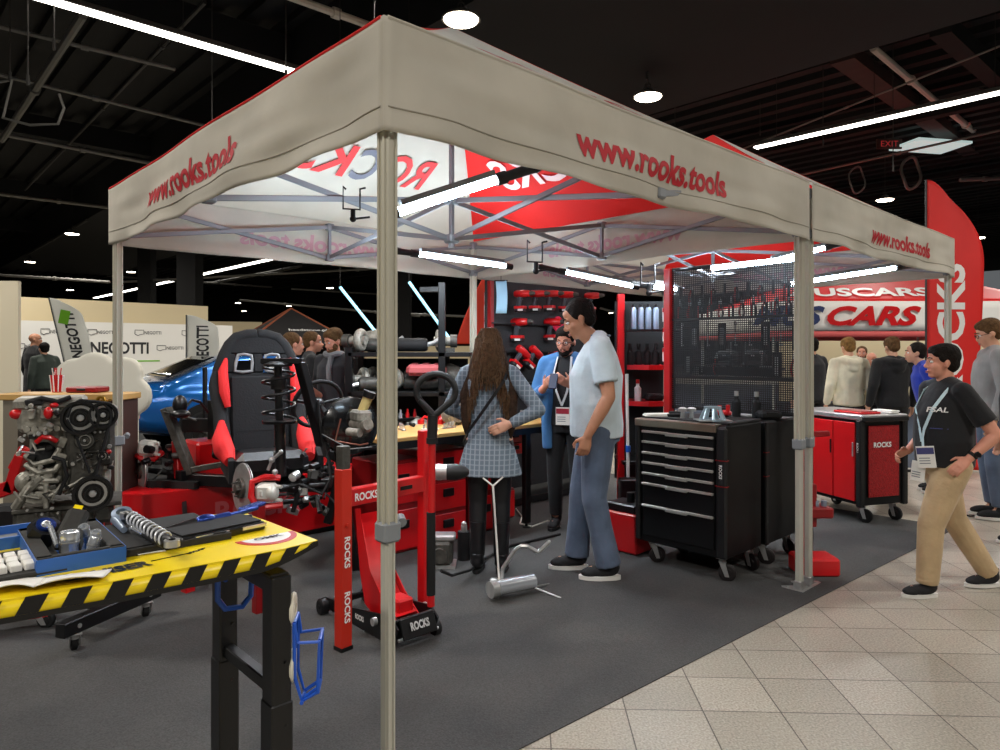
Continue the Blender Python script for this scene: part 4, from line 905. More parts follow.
swl = thing('steering_wheel', 'dark steering wheel in front of the racing seat', 'steering wheel', at(318, 404, 4.75))
b = MB(); ax_ = V((.5, -.7, -.35)).normalized(); xx, yy, _ = b._frame(ax_); b.tube([xx*math.cos(a)*.17+yy*math.sin(a)*.17 for a in [2*PI*i/36 for i in range(36)]], .015, closed=True, n=10); b.build('rim', RUB, swl)
b = MB(); b.ell((0, 0, 0), .045)
for a in (.2, 2.94, 4.71): b.cyl((0, 0, 0), xx*math.cos(a)*.165+yy*math.sin(a)*.165, .012)
b.cyl((0, 0, 0), ax_*.45*1, .022); b.build('spokes_and_column', BLACK, swl)
# ================================================================= RED POST FRAME
RO = mat('orange_red_enamel', (200, 44, 26), .4, noise=(3, .15))
pf = thing('post_frame', 'red post frame with white lettering standing just left of the front tent leg', 'frame', (-.76, 3.35, 0), math.atan2(.40, .35))
b = MB(); b.box((0, 0, .44), (.062, .062, .88), bev=.004); b.cyl((0, -.032, .61), (0, -.04, .61), .01, n=10); po = b.build('front_post', RO, pf)
b = MB(); b.box((0, 0, .93), (.05, .05, .12), bev=.003); b.build('post_sleeve', DALU, po); b = MB(); b.box((0, 0, .012), (.066, .066, .024)); b.build('post_foot', BLACK, po)
for z in (.215, .48):
    T = basis(V((-.0, -.0325, z)), V((0, 0, -1)), V((1, 0, 0)), V((0, -1, 0))); letters('ROCKS', T, .034, .15, WHITE, po, bold=.03)
b = MB(); b.box((.27, .0, .735), (.50, .05, .085), bev=.004); be = b.build('cross_beam', RED, pf); letters('ROCKS', face_T((.12, -.026, .735), (0, -1, 0)), .04, .14, WHITE, be, bold=.03); b = MB(); b.box((.38, -.027, .735), (.08, .003, .02)); b.build('black_label', BLACK, be)
b = MB(); b.box((.53, .0, .52), (.055, .055, 1.0), bev=.004); b.build('rear_post', RED, pf)
b = MB(); b.box((-.02, .75, .3), (.055, .055, .6), bev=.004); b.build('far_post', DRED, pf)
pl_ = thing('cylinder_tool', 'black and steel cylinder tool sticking sideways out of the red frame', 'tool', at(434, 472, 3.72))
b = MB(); b.cyl((0, 0, 0), (.07, 0, 0), .042, n=20); b.ring((.03, 0, 0), X3, .044, .03, .02, 20); b.build('steel_collar', STEEL, pl_); b = MB(); b.lathe((.07, 0, 0), X3, [(0, 0), (.044, 0), (.045, .05), (.03, .10), (.012, .12), (0, .12)], 20); b.build('black_cone', PLAS, pl_)
# ================================================================= TROLLEY JACK
jk = thing('trolley_jack', 'low black and red trolley jack with long D-grip handle', 'trolley jack', (-.87, 3.90, 0), math.radians(-46.9))
jk.scale = (.80, .86, .92)
b = MB()
for y in (-.14, .14):
    b.prism([(0, .05), (.12, .03), (.7, .02), (.82, .04), (.86, .12), (.78, .17), (.60, .15), (.3, .11), (.0, .10)], .012, MX.Translation(V((0, y+.006, 0))) @ MX.Rotation(PI/2, 4, 'X'))
b.box((.80, 0, .10), (.02, .28, .10), bev=.004); b.box((.05, 0, .075), (.03, .28, .03)); b.box((.45, 0, .07), (.03, .28, .03)); b.build('chassis', BLACK, jk)
for y in (-.165, .165):
    b = MB(); b.lathe((.0, y, .05), Y3, [(0, -.03), (.04, -.03), (.05, -.022), (.05, .022), (.04, .03), (0, .03)], 22); b.cyl((0, y-.034, .05), (0, y+.034, .05), .012); b.build('front_roller', BLACK, jk)
    b = MB(); b.lathe((.80, y, .04), Y3, [(0, -.02), (.04, -.02), (.04, .02), (0, .02)], 20); b.build('rear_wheel', RUB, jk)
    b = MB(); b.cyl((.66, y*1.0, .125), (.66, y*1.16, .125), .022, n=14); b.build('pivot_bolt', STEEL, jk)
b = MB(); b.box((.86, 0, .11), (.012, .24, .11), rot=(0, -.45, 0), bev=.004); rp = b.build('rear_plate', BLACK, jk)
letters('ROCKS', basis(V((.874, 0, .12)), Y3, V((-.42, 0, .9)).normalized(), V((.9, 0, .42)).normalized()), .045, .13, mat('silver_print', (190, 190, 190), .4), rp, bold=.04)
b = MB(); b.cyl((.86, -.14, .062), (.86, .14, .062), .008); b.build('rear_bar', STEEL, jk)
letters('ROCKS', face_T((.44, -.148, .085), (0, -1, 0)), .03, .10, WHITE, jk, bold=.03)
b = MB()
for y in (-.10, .06): b.prism([(.80, .10), (.60, .06), (.40, .14), (.34, .30), (.28, .66), (.33, .67), (.46, .34), (.60, .22)], .008, MX.Translation(V((0, y+.02, 0))) @ MX.Rotation(PI/2, 4, 'X'))
b.grid(lambda s, t: V((.76-.46*s, -.085+.15*t, .15+.02*s+.46*s**2.6)), 14, 2); b.build('lift_arm', RED, jk)
b = MB(); b.box((.66, 0, .17), (.14, .11, .10), bev=.01); b.build('handle_socket', RED, jk)
h0, h1 = V((.70, 0, .18)), V((.68, .10, .90))
def jloc(px, py, Y):
    p = MX.Rotation(math.radians(46.9), 3, 'Z') @ (at(px, py, Y)-V((-.87, 3.90, 0))); return V((p.x/.80, p.y/.86, p.z/.92))
H0, H1, H2, H3 = jloc(431, 606, 3.42), jloc(431, 512, 3.42), jloc(432, 436, 3.42), jloc(433, 415, 3.42)
tb_('handle_tube', [H0, H2], .022, RED, jk, 14); tb_('handle_sleeve', [H0.lerp(H1, .12), H1], .027, RUB, jk, 16)
b = MB(); b.tube([H2+V((0, 0, -.03)), H3+V((0, 0, .0))], .03, n=12); b.tube([jloc(434, 416, 3.42)]+[jloc(436+19.5*math.cos(math.radians(a)), 391-17*math.sin(math.radians(a)), 3.42) for a in range(218, -40, -12)]+[jloc(434, 416, 3.42)], .019, n=10); b.tube([jloc(433, 414, 3.42), jloc(419, 400, 3.40)], .012); hgr = b.build('d_grip', PLAS, jk)
tb_('grip_ring', [H2+V((0, 0, -.04)), H2+V((0, 0, -.01))], .034, RUB, jk, 16)
# air hose on the floor from jack to the back
b = MB(); b.tube([gp(441, 598)+V((0, 0, .16)), gp(452, 592)+V((0, 0, .10)), gp(470, 578)+V((0, 0, .05)), gp(487, 560)+V((0, 0, .02)), gp(510, 548)+V((0, 0, .015)), gp(560, 536)+V((0, 0, .015))], .01, n=8); tag(b.build('air_hose', RUB), 'black hose running on the carpet from the trolley jack', 'hose')
# ================================================================= SILVER ROD TOOL ON THE FLOOR
sr = thing('rod_tool', 'silver tool with Y-tipped rod, bent arm and steel cylinder on the carpet', 'tool', gp(500, 597))
def sl(px, py, Y=4.07): return at(px, py, Y)-sr.location
b = MB(); b.cyl(sl(500, 592), sl(493, 486), .006, n=8); b.cyl(sl(493, 486), sl(483, 478), .005, n=8); b.cyl(sl(493, 486), sl(503, 477), .005, n=8); b.build('y_rod', PAPER, sr)
b = MB(); b.cyl(sl(497, 588, 4.0), sl(533, 581, 4.14), .045, n=24); b.build('steel_cylinder', CHROME, sr); b = MB(); b.cyl(sl(490, 590, 3.98), sl(498, 588, 4.01), .048, n=20); b.box(sl(494, 585), (.05, .04, .08), bev=.008); b.build('end_flange', STEEL, sr)
b = MB(); pts_ = [sl(500, 588), sl(503, 568), sl(515, 550), sl(521, 546), sl(527, 546), sl(538, 552), sl(541, 550), sl(549, 542)]
for i in range(len(pts_)-1): b.tube([pts_[i], pts_[i+1]], .012, n=8); b.ell(pts_[i+1], .012, n=8, m=6)
b.build('bent_arm', STEEL, sr); b = MB(); b.cyl(sl(533, 587, 4.12), sl(561, 598, 4.05), .005); b.cyl(sl(533, 587, 4.12), sl(549, 584, 4.3), .005); b.build('thin_rod', STEEL, sr)
# ================================================================= WORKBENCH AND RED CABINETS
bn = thing('workbench', 'plywood-topped workbench with black legs behind the woman', 'workbench', UV(1.42, 2.15), ANG)
b = MB(); b.box((.93, .33, .835), (1.9, .62, .03), bev=.004); b.build('benchtop', WOOD, bn)
for x, y in ((.05, .05), (1.42, .05), (.05, .6), (1.6, .6)): b = MB(); b.box((x, y, .43), (.06, .05, .78), bev=.004); l_ = b.build('leg', BLACK, bn); b = MB(); b.cyl((x, y, 0), (x, y, .012), .035, n=16); b.cyl((x, y, .01), (x, y, .05), .012); b.build('leveling_foot', BLACK, l_)
b = MB(); b.box((.82, .6, .2), (1.5, .04, .04)); b.box((.82, .04, .795), (1.5, .04, .05)); b.build('bench_rail', BLACK, bn)
def steel_cab(label, u, v, w, d, h, z, nd, lab=True, rz=ANG, m=RED):
    t = thing('tool_cabinet', label, 'tool cabinet', UV(u, v, z), rz, 'red tool cabinets under the bench'); b = MB(); b.box((w/2, d/2, h/2), (w, d, h), bev=.01); b.build('cabinet_body', DRED, t)
    for i in range(nd):
        hh = h/nd; b = MB(); b.box((w/2, -.006, hh*(i+.5)), (w*.92, .014, hh*.86), bev=.003); o = b.build('drawer', m, t)
        b = MB(); b.box((w/2, -.018, hh*(i+.62)), (w*.26, .018, min(.06, hh*.3)), bev=.004); b.build('handle', BLACK, o)
    return t
steel_cab('red two-door tool cabinet left of the woman under the bench', 1.5, 2.3, .36, .4, .66, .005, 2)
steel_cab('red tool cabinet hidden behind the legs of the woman', 1.9, 2.3, .38, .4, .70, .005, 3)
steel_cab('red tool cabinet right of the woman beside the black bench leg', 2.32, 2.32, .34, .4, .62, .005, 2)
steel_cab('low red tool box under the right end of the bench', 2.70, 2.5, .30, .3, .26, .005, 1)
steel_cab('small red drawer box hanging high under the bench right end', 2.72, 2.35, .26, .3, .20, .58, 2)
sk = thing('floor_cylinder', 'black upright cylinder on the carpet behind the red frame', 'cylinder', gp(464, 560)); b = MB(); b.cyl((0, 0, 0), (0, 0, .2), .045, n=20); b.build('cylinder_body', RUB, sk); b = MB(); b.cyl((0, 0, .2), (0, 0, .24), .022); b.ell((0, 0, .25), .02); b.build('valve', STEEL, sk)
sk = thing('motor_unit', 'grey cast motor unit on the floor behind the red frame', 'motor', gp(441, 566)); b = MB(); b.box((0, 0, .10), (.16, .14, .16), bev=.02); b.lathe((0, -.07, .09), Y3, [(.0, -.02), (.05, -.02), (.055, 0), (.03, 0)], 20); b.build('housing', DALU, sk); b = MB(); b.box((0, 0, .2), (.2, .12, .04), bev=.01); b.build('top_plate', STEEL, sk); b = MB(); b.box((0, 0, .012), (.2, .16, .024)); b.build('mount_plate', STEEL, sk)
wc = thing('white_cable', 'thin white cable curled on the carpet beside the bench leg', 'cable', gp(525, 540)); b = MB(); q = lambda x, y: gp(x, y)+V((0, 0, .012))-wc.location; b.tube([q(516, 510), q(522, 518), q(520, 525), q(532, 528), q(548, 522), q(560, 528)], .006, n=6); b.build('cable', PAPER, wc)
# things on the bench
rnd = random.Random(12); BZ = .851
def bench_pt(px, py): Y = (EYE-BZ)*F/(py-HY); return at(px, py, Y)
kinds = [(391, 428, 'r'), (402, 430, 's'), (411, 426, 'k'), (421, 424, 'r'), (430, 430, 's'), (440, 424, 'r'), (449, 428, 's'), (444, 422, 'r'), (524, 416, 's'), (534, 418, 'k'), (541, 416, 's'), (517, 419, 'k')]
for i, (x, y, k) in enumerate(kinds):
    p = bench_pt(x, y); t = thing({'r': 'clamp_tool', 's': 'socket_rail', 'k': 'pull_handle'}[k], {'r': 'small red cast tool on the plywood bench', 's': 'steel rail of small sockets on the plywood bench', 'k': 'short black handle on the plywood bench'}[k], 'tool', p, rnd.uniform(0, 3), {'r': 'red tools on the bench', 's': 'socket rails on the bench', 'k': 'black handles on the bench'}[k])
    if k == 'r': b = MB(); b.cyl((0, 0, 0), (0, 0, .035), .028); b.tube([(0, 0, .03), (.03, 0, .06), (.06, 0, .05), (.065, 0, .0)], .011); b.build('cast_body', RED, t); b = MB(); b.cyl((.065, 0, .0), (.065, 0, .075), .006); b.build('screw', STEEL, t)
    elif k == 's':
        b = MB(); b.box((0, 0, .006), (.13, .03, .012), bev=.002); b.build('rail', STEEL, t)
        for j in range(4): b = MB(); b.cyl((-.045+j*.03, 0, .012), (-.045+j*.03, 0, .04+.004*j), .010+.001*j, n=12); b.build('socket', CHROME, t)
    else: b = MB(); b.cyl((-.07, 0, .016), (.03, 0, .016), .016, .012); b.build('grip', PLAS, t); b = MB(); b.cyl((.03, 0, .016), (.1, 0, .016), .007); b.build('shaft', STEEL, t)
al = thing('alternator', 'round silver alternator with ribbed case on the bench', 'car part', bench_pt(452, 412)); al.location = UV(2.38, 2.58, .945)
b = MB(); b.lathe((0, 0, 0), (.6, -.7, 0), [(0, -.08), (.06, -.078), (.09, -.05), (.092, .05), (.07, .075), (0, .08)], 26); b.build('case', ALU, al); b = MB()
for i in range(10): b.ring((.6*(-.045+.01*i), -.7*(-.045+.01*i), 0), (.6, -.7, 0), .096, .085, .004, 24)
b.build('cooling_fins', STEEL, al); b = MB(); b.box((0, 0, -.07), (.1, .06, .05), bev=.006); b.build('foot', DALU, al)
# ================================================================= BLACK PARTS RACK behind
rk = thing('parts_rack', 'open black steel rack loaded with car parts behind the bench', 'rack', (-1.3, 5.95, 0))
RW = 1.0
for x in (.0, .80): b = MB(); b.box((x, 0, .74 if x == 0 else 1.02), (.06, .06, 1.48 if x == 0 else 2.04), bev=.004); b.build('upright', BLACK, rk); b = MB(); b.box((x, .5, .74), (.06, .06, 1.48), bev=.004); b.build('upright', BLACK, rk)
for z in (.62, 1.08, 1.42): b = MB(); b.box((.52, .25, z), (1.05, .56, .04), bev=.004); b.build('shelf', BLACK, rk)
b = MB(); b.box((.72, 0, 1.98), (.22, .04, .04)); b.build('top_arm', BLACK, rk)
def part(label, name, cat, p, fn, grp=None, rz=0): t = thing(name, label, cat, p, rz, grp); fn(t); return t
def muffler(t, m=DALU):
    b = MB(); b.lathe((0, 0, 0), X3, [(0, -.16), (.05, -.155), (.06, -.13), (.06, .13), (.05, .155), (0, .16)], 20); b.build('can', m, t); b = MB(); b.tube([(.15, 0, 0), (.22, 0, .02), (.28, .02, .07)], .02); b.tube([(-.15, 0, 0), (-.25, 0, -.02)], .02); b.build('pipe', STEEL, t)
b = MB(); b.box((.45, .52, .86), (1.1, .015, 1.04)); b.build('back_panel', RUB, rk)
rk0 = V((-1.3, 5.95, 0))
part('black muffler on the top shelf of the open rack', 'muffler', 'car part', rk0+V((.50, .2, 1.505)), lambda t: muffler(t, RUB), 'mufflers on the rack'); part('grey muffler on the top shelf of the open rack', 'muffler', 'car part', rk0+V((.15, .25, 1.505)), muffler, None)
part('grey muffler on the middle shelf of the open rack', 'muffler', 'car part', rk0+V((.6, .2, 1.165)), muffler, None)
def cvr(t): b = MB(); b.box((0, 0, .05), (.34, .22, .1), bev=.03); b.build('cover', mat('faded_red', (176, 84, 86), .5), t); b = MB(); [b.box((-.1+.1*i, 0, .105), (.06, .15, .012), bev=.004) for i in range(3)]; b.build('rib', mat('faded_red2', (150, 60, 64), .5), t)
part('faded red engine cover on the open rack shelf', 'engine_cover', 'car part', rk0+V((.66, .1, 1.25)), cvr); bpy.data.objects['engine_cover'].location.z = 1.235
def turbo(t): b = MB(); b.tube([(.08*math.cos(a)*(1-.05*a), 0, .1+.08*math.sin(a)*(1-.05*a)) for a in [i*.35 for i in range(17)]], .035, n=10); b.cyl((0, -.05, .1), (0, .1, .1), .04); b.build('volute', ALU, t); b = MB(); b.cyl((0, .1, .1), (0, .16, .1), .06); b.box((0, .1, .02), (.08, .08, .04)); b.build('housing', DALU, t)
for i, (x, z) in enumerate(((.08, .64), (.34, .64), (.95, .64), (.1, 1.1), (.36, 1.1))): part('cast turbocharger sitting on the open rack', 'turbocharger', 'car part', rk0+V((x, .15, z)), turbo, 'turbochargers on the rack', i*.7)
def gearb(t): b = MB(); b.lathe((0, 0, .12), X3, [(0, -.15), (.11, -.14), (.12, -.05), (.08, .05), (.06, .16), (0, .17)], 20); b.box((0, 0, .03), (.2, .12, .06), bev=.01); b.build('casing', ALU, t); b = MB(); b.cyl((.16, 0, .12), (.28, 0, .12), .02); b.build('shaft', STEEL, t)
part('pale cast gearbox on the lowest shelf of the open rack', 'gearbox', 'car part', rk0+V((.62, .12, .64)), gearb)
part('cast gearbox on the middle shelf of the open rack', 'gearbox', 'car part', rk0+V((.9, .3, 1.1)), gearb)

g0, t0, m0 = bpy.data.objects['gearbox'], bpy.data.objects['turbocharger'], bpy.data.objects['muffler.001']
rnd = random.Random(21)
for i, (x, y, z) in enumerate([(.14, .36, 1.1), (.5, .35, 1.1), (.78, .12, .64), (.2, .35, .64), (.08, .1, 1.44), (.75, .32, 1.44)]): dup(t0, rk0+V((x, y, z)), rnd.uniform(0, 6))
for i, (x, y, z) in enumerate([(.38, .35, .64), (.2, .33, 1.44)]): dup(g0, rk0+V((x, y, z)), rnd.uniform(0, 6), label='cast gearbox deeper on the open rack', group='gearboxes deep on the rack')
dup(m0, rk0+V((.22, .1, 1.165)), .4, label='grey muffler at the left of the middle rack shelf')
tr = thing('tray_of_fittings', 'row of pale fittings standing on the bench end near the tent leg', 'tray', bench_pt(405, 421), ANG)
b = MB(); b.box((0, .1, .01), (.36, .16, .02), bev=.003); b.build('tray', BLACK, tr)
for i in range(9):
    b = MB(); b.lathe((-.15+.037*i, .06+.06*(i % 2), .02), Z3, [(0, 0), (.016, 0), (.016, .03), (.008, .05), (.008, .07), (0, .07)], 12); b.build('fitting', rnd.choice([STEEL, RED, DALU, CHROME]), tr)
# ================================================================= BLACK TOOL CHESTS
BC = mat('matte_black_steel', (9, 10, 12), .5, noise=(2, .2), spec=.35)
CRZ = math.radians(-46.9)
ch = thing('tool_chest', 'black roller tool chest with seven silver-handled drawers', 'tool chest', (1.40, 4.28, 0), CRZ)
CW, CD, CZ0, CZ1 = .66, .47, .15, .985
b = MB(); b.box((-CW/2, CD/2, (CZ0+CZ1)/2), (CW, CD, CZ1-CZ0), bev=.012); b.build('cabinet_body', BC, ch)
b = MB(); b.box((-.02, -.012, (CZ0+CZ1)/2), (.07, .035, CZ1-CZ0-.02), bev=.012); b.build('corner_bumper', PLAS, ch); b = MB(); b.box((-CW+.01, -.008, (CZ0+CZ1)/2), (.035, .03, CZ1-CZ0-.02), bev=.01); b.build('corner_bumper', PLAS, ch)
hzs = [.905, .835, .762, .694, .622, .552, .405]; bots = [.842, .770, .700, .630, .560, .415, .20]
for i, (hz, bz) in enumerate(zip(hzs, bots)):
    b = MB(); b.box((-CW/2-.01, -.006, (hz+.006+bz)/2), (CW-.13, .014, hz+.006-bz), bev=.003); o = b.build('drawer', BC, ch)
    b = MB(); b.box((-CW/2-.01-.165, -.024, hz), (.20, .022, .015), bev=.002); b.box((-CW/2-.01+.165, -.024, hz), (.20, .022, .015), bev=.002); b.box((-CW/2-.01, -.024, hz-.006), (.16, .024, .022), bev=.003); b.build('handle', mat('satin_handle', (190, 188, 182), .35, .5), o); b = MB(); b.box((-CW/2-.01, -.034, hz-.004), (.06, .003, .009)); b.build('handle_badge', BLACK, o)
b = MB(); b.box((-CW/2-.03, .02, .965), (CW-.05, .10, .05), bev=.004); b.build('steel_top_edge', mat('worn_steel', (150, 140, 124), .3, .8), ch)
b = MB(); b.box((-CW/2, CD/2+.02, .992), (CW, CD-.05, .016), bev=.004); b.build('top_mat', RUB, ch)
T = basis(V((.0165, -.012, .70)), V((0, 0, 1)), V((0, -1, 0)), X3); T = basis(V((-.02, -.031, .70)), V((0, 0, -1)), V((1, 0, 0)), V((0, -1, 0))); letters('ROCKS', T, .022, .085, WHITE, ch, bold=.03)
for z in (.77, .61): b = MB(); b.box((-.02, -.0125, z), (.075, .037, .006)); b.build('bumper_line', DRED, ch)
for x, y, r in ((-.06, .06, .4), (-CW+.08, .06, .9), (-.06, CD-.07, -.3), (-CW+.08, CD-.07, 0)): caster(ch, (x, y, CZ0), .055, r, stem=.15, wm=mat('wheel_dark', (30, 24, 24), .5))
c2 = thing('tool_chest', 'second black cabinet standing close behind the drawer chest', 'tool chest', UV(3.26, .37), CRZ)
b = MB(); b.box((-.33, .26, .56), (.66, .5, .83), bev=.012); b.build('cabinet_body', BC, c2); b = MB(); b.box((.0, .02, .56), (.02, .04, .83), bev=.006); b.build('corner_bumper', PLAS, c2)
for z in (.77, .61): b = MB(); b.box((.0, .02, z), (.024, .044, .006)); b.build('bumper_line', DRED, c2)
for x, y, r in ((-.06, .07, .4), (-.6, .07, .9), (-.06, .44, -.3), (-.6, .44, 0)): caster(c2, (x, y, .15), .055, r, stem=.15, wm=MATS['wheel_dark'])
# on the chest
def cpt(x, y, z=1.0): return MX.Translation(V((1.40, 4.28, 0))) @ MX.Rotation(CRZ, 4, 'Z') @ V((x, y, z))
def cone_jig(t):
    b = MB(); b.ring((0, 0, .005), Z3, .085, .055, .010, 28); b.ring((0, 0, .085), Z3, .055, .03, .012, 24)
    for i in range(7): a = 2*PI*i/7; b.cyl((math.cos(a)*.075, math.sin(a)*.075, .008), (math.cos(a)*.045, math.sin(a)*.045, .083), .011, .008, 8)
    b.build('conical_cage', mat('pale_blue_alloy', (176, 196, 206), .3, .6), t); b = MB(); b.box((0, 0, .003), (.21, .16, .005)); b.build('base_sheet', STEEL, t)
part('silver conical cage fixture on top of the drawer chest', 'conical_fixture', 'fixture', cpt(-.16, .12), cone_jig)
def knobs(t):
    for x in (-.03, .03): b = MB(); b.cyl((x, 0, 0), (x, 0, .045), .016, .012); b.lathe((x, 0, .045), Z3, [(0, 0), (.03, 0), (.03, .02), (.012, .028), (0, .028)], 14); b.build('flanged_spool', STEEL, t)
part('two small steel spools beside the conical fixture', 'steel_spools', 'fixture', cpt(-.36, .14), knobs)
def blk(t): b = MB(); b.cyl((-.05, 0, .018), (.05, 0, .018), .018); b.cyl((0, .05, .014), (.06, .06, .014), .014); b.build('black_barrel', RUB, t); b = MB(); b.box((-.02, -.03, .01), (.10, .03, .02), bev=.004); b.build('black_block', PLAS, t)
part('black barrel tool at the left of the chest top', 'barrel_tool', 'tool', cpt(-.48, .20), blk, 'black tools on the chest'); part('black barrel tool behind the conical fixture', 'barrel_tool', 'tool', cpt(-.3, .33), blk, 'black tools on the chest')
def sheets(t): b = MB(); [b.box((.01*i, .008*i, .003+i*.005), (.18, .12, .004), rot=(0, 0, .1*i)) for i in range(3)]; b.build('paper_sheet', PAPER, t)
part('small pile of white leaflets on the left end of the chest', 'leaflet_pile', 'leaflet', cpt(-.585, .12), sheets)
def rtool(t): b = MB(); b.box((0, 0, .03), (.05, .10, .03), bev=.008); b.cyl((0, -.04, .03), (0, -.04, .085), .014); b.build('red_body', RED, t); b = MB(); b.box((0, .03, .01), (.04, .06, .02)); b.build('black_base', BLACK, t)
part('red and black hand tool at the back of the chest top', 'hand_tool', 'tool', cpt(-.22, .40), rtool, 'red hand tools on the chest'); 
def cp2(x, y, z=.977): return UV(3.26, .37)+MX.Rotation(CRZ, 3, 'Z') @ V((x, y, z))
part('red and black hand tool on the second black cabinet', 'hand_tool', 'tool', cp2(-.40, .1), rtool, None)
def bottle(t, cap=STEEL, m=RUB): b = MB(); b.lathe((0, 0, 0), Z3, [(0, 0), (.028, 0), (.03, .01), (.03, .11), (.014, .13), (.014, .15), (0, .15)], 18); b.build('bottle_body', m, t); b = MB(); b.cyl((0, 0, .15), (0, 0, .185), .016); b.build('cap', cap, t)
for i, (x, y) in enumerate(((-.30, .18), (-.16, .2))): part('black bottle with a pale cap on the second black cabinet', 'bottle', 'bottle', cp2(x, y), lambda t: bottle(t), 'black bottles on the cabinet')
def dark(t): b = MB(); b.box((0, 0, .03), (.16, .12, .06), bev=.02); b.build('pouch', RUB, t); b = MB(); b.box((0, -.06, .04), (.08, .008, .02)); b.build('flap', BLACK, t)
part('black pouch on the right end of the second cabinet', 'pouch', 'pouch', cp2(-.07, .2), dark)
# ================================================================= PERFORATED WALL RACK
MW = thing('perforated_rack', 'black perforated steel tool wall with a red side column', 'tool wall', UV(3.6, .24), math.radians(43.1+90))
# local x runs along +L, front (towards the camera, -R side) is local +y
WL = 1.07; zb, zt = 1.0, 2.10
MESHM = mat('mesh_black', (26, 26, 28), .5)
b = MB(); n = 66
for i in range(n+1): x = WL*i/n; b.box((x, 0, (zb+zt)/2), (.0075, .002, zt-zb))
m_ = 70
for i in range(m_+1): z = zb+(zt-zb)*i/m_; b.box((WL/2, 0, z), (WL, .002, .0075))
b.build('mesh_panel', MESHM, MW)
for z in (zb, 1.25, 1.70, zt): b = MB(); b.box((WL/2, -.012, z), (WL, .022, .022), bev=.003); b.build('mesh_rail', BLACK, MW)
b = MB(); b.box((WL+.03, 0, 1.06), (.06, .06, 2.1), bev=.005); b.build('red_column', RED, MW); b = MB(); b.box((-.02, 0, 1.05), (.04, .05, 2.1), bev=.005); b.build('black_column', BLACK, MW)
for xx in (WL+.03, -.02): b = MB(); b.box((xx, 0, .02), (.08, .3, .04), bev=.006); b.build('rack_foot', BLACK, MW)
def wall_pt(x, z, y=-.035): return UV(3.6, .24)+MX.Rotation(math.radians(133.1), 3, 'Z') @ V((x, y, z))
def hung(kind):
    def fn(t):
        if kind == 'p':
            for e in (-1, 1): b = MB(); b.tube([(0, 0, -.05), (e*.012, 0, -.07), (e*.018, 0, -.12), (e*.012, 0, -.17)], .008); b.build('grip', RED if e > 0 else PLAS, t)
            b = MB(); b.ell((0, 0, -.04), (.014, .008, .016)); b.cyl((0, 0, -.04), (0, 0, .0), .008, .003); b.build('jaw', mat('satin_tool', (190, 190, 188), .4, .2), t)
        elif kind == 'w': b = MB(); b.cyl((0, 0, 0), (0, 0, -.16), .0055); b.ring((0, 0, .0), Y3, .013, .007, .007, 14); b.ell((0, 0, -.165), (.013, .005, .013)); b.build('wrench_body', mat('satin_tool', (190, 190, 188), .4, .2), t)
        elif kind == 's': b = MB(); b.cyl((0, 0, -.02), (0, 0, .08), .0035); b.build('blade', mat('satin_tool', (190, 190, 188), .4, .2), t); b = MB(); b.cyl((0, 0, -.12), (0, 0, -.02), .013, .011); b.build('grip', PLAS, t)
        else: b = MB(); b.box((0, 0, -.10), (.07, .006, .20), bev=.003); b.build('blister_card', RUB, t); b = MB(); b.box((0, .006, -.10), (.03, .01, .13), bev=.003); b.build('blade_set', mat('satin_tool', (190, 190, 188), .4, .2), t)
    return fn
nm_ = {'p': ('pliers', 'pliers hanging on the perforated tool wall', 'pliers on the tool wall'), 'w': ('wrench', 'chrome wrench hanging on the perforated tool wall', 'wrenches on the tool wall'), 's': ('screwdriver', 'screwdriver hanging on the perforated tool wall', 'screwdrivers on the tool wall'), 'c': ('blister_pack', 'black carded tool hanging on the perforated tool wall', 'carded tools on the tool wall')}
proto = {}
def hang(kind, x, z):
    p = wall_pt(x, z)
    if kind not in proto: proto[kind] = part(nm_[kind][1], nm_[kind][0], 'tool', p, hung(kind), nm_[kind][2], math.radians(133.1))
    else: dup(proto[kind], p)
for i in range(11): hang('sp'[i % 2], .06+i*.095, 1.98)
for i in range(12): hang('p', .05+i*.088, 1.86)
for i in range(9): hang('cwcwwcwcw'[i], .08+i*.115, 1.66)
for i in range(8): hang('pcwsspwc'[i], .10+i*.12, 1.44)
def cap_(t, ):
    b = MB(); b.ell((0, 0, 0), (.085, .095, .065), n=20, m=12); b.build('crown', BLK if 'BLK' in globals() else RUB, t)
    b = MB(); b.grid(lambda s, q_: V(((s-.5)*.17, .06+.09*q_-.03*(2*s-1)**2, -.02-.03*q_-.02*(2*s-1)**2)), 10, 5); o = b.build('peak', RUB, t); o.modifiers.new('t', 'SOLIDIFY').thickness = .004
    letters('ROCKS', basis(V((0, .088, .015)), V((-1, 0, 0)), Z3, Y3), .02, .08, WHITE, t, bold=.03)
part('black cap with white lettering behind the perforated wall', 'cap', 'cap', wall_pt(.45, 1.40, -.16), cap_, 'caps behind the tool wall', math.radians(133.1)); part('black cap with white lettering behind the perforated wall', 'cap', 'cap', wall_pt(.68, 1.40, -.16), cap_, 'caps behind the tool wall', math.radians(133.1))
b_ = thing('cap_shelf', 'narrow black shelf behind the perforated wall carrying two caps', 'shelf', wall_pt(.55, 1.325, -.12), math.radians(133.1)); b = MB(); b.box((0, -.02, -.006), (.6, .2, .012), bev=.003); b.box((0, .085, -.03), (.6, .01, .06)); b.build('shelf_board', BLACK, b_)
b = MB(); 
for x in (-.25, .25): b.box((x, -.02, -.05), (.01, .18, .08))
b.build('bracket', BLACK, b_)
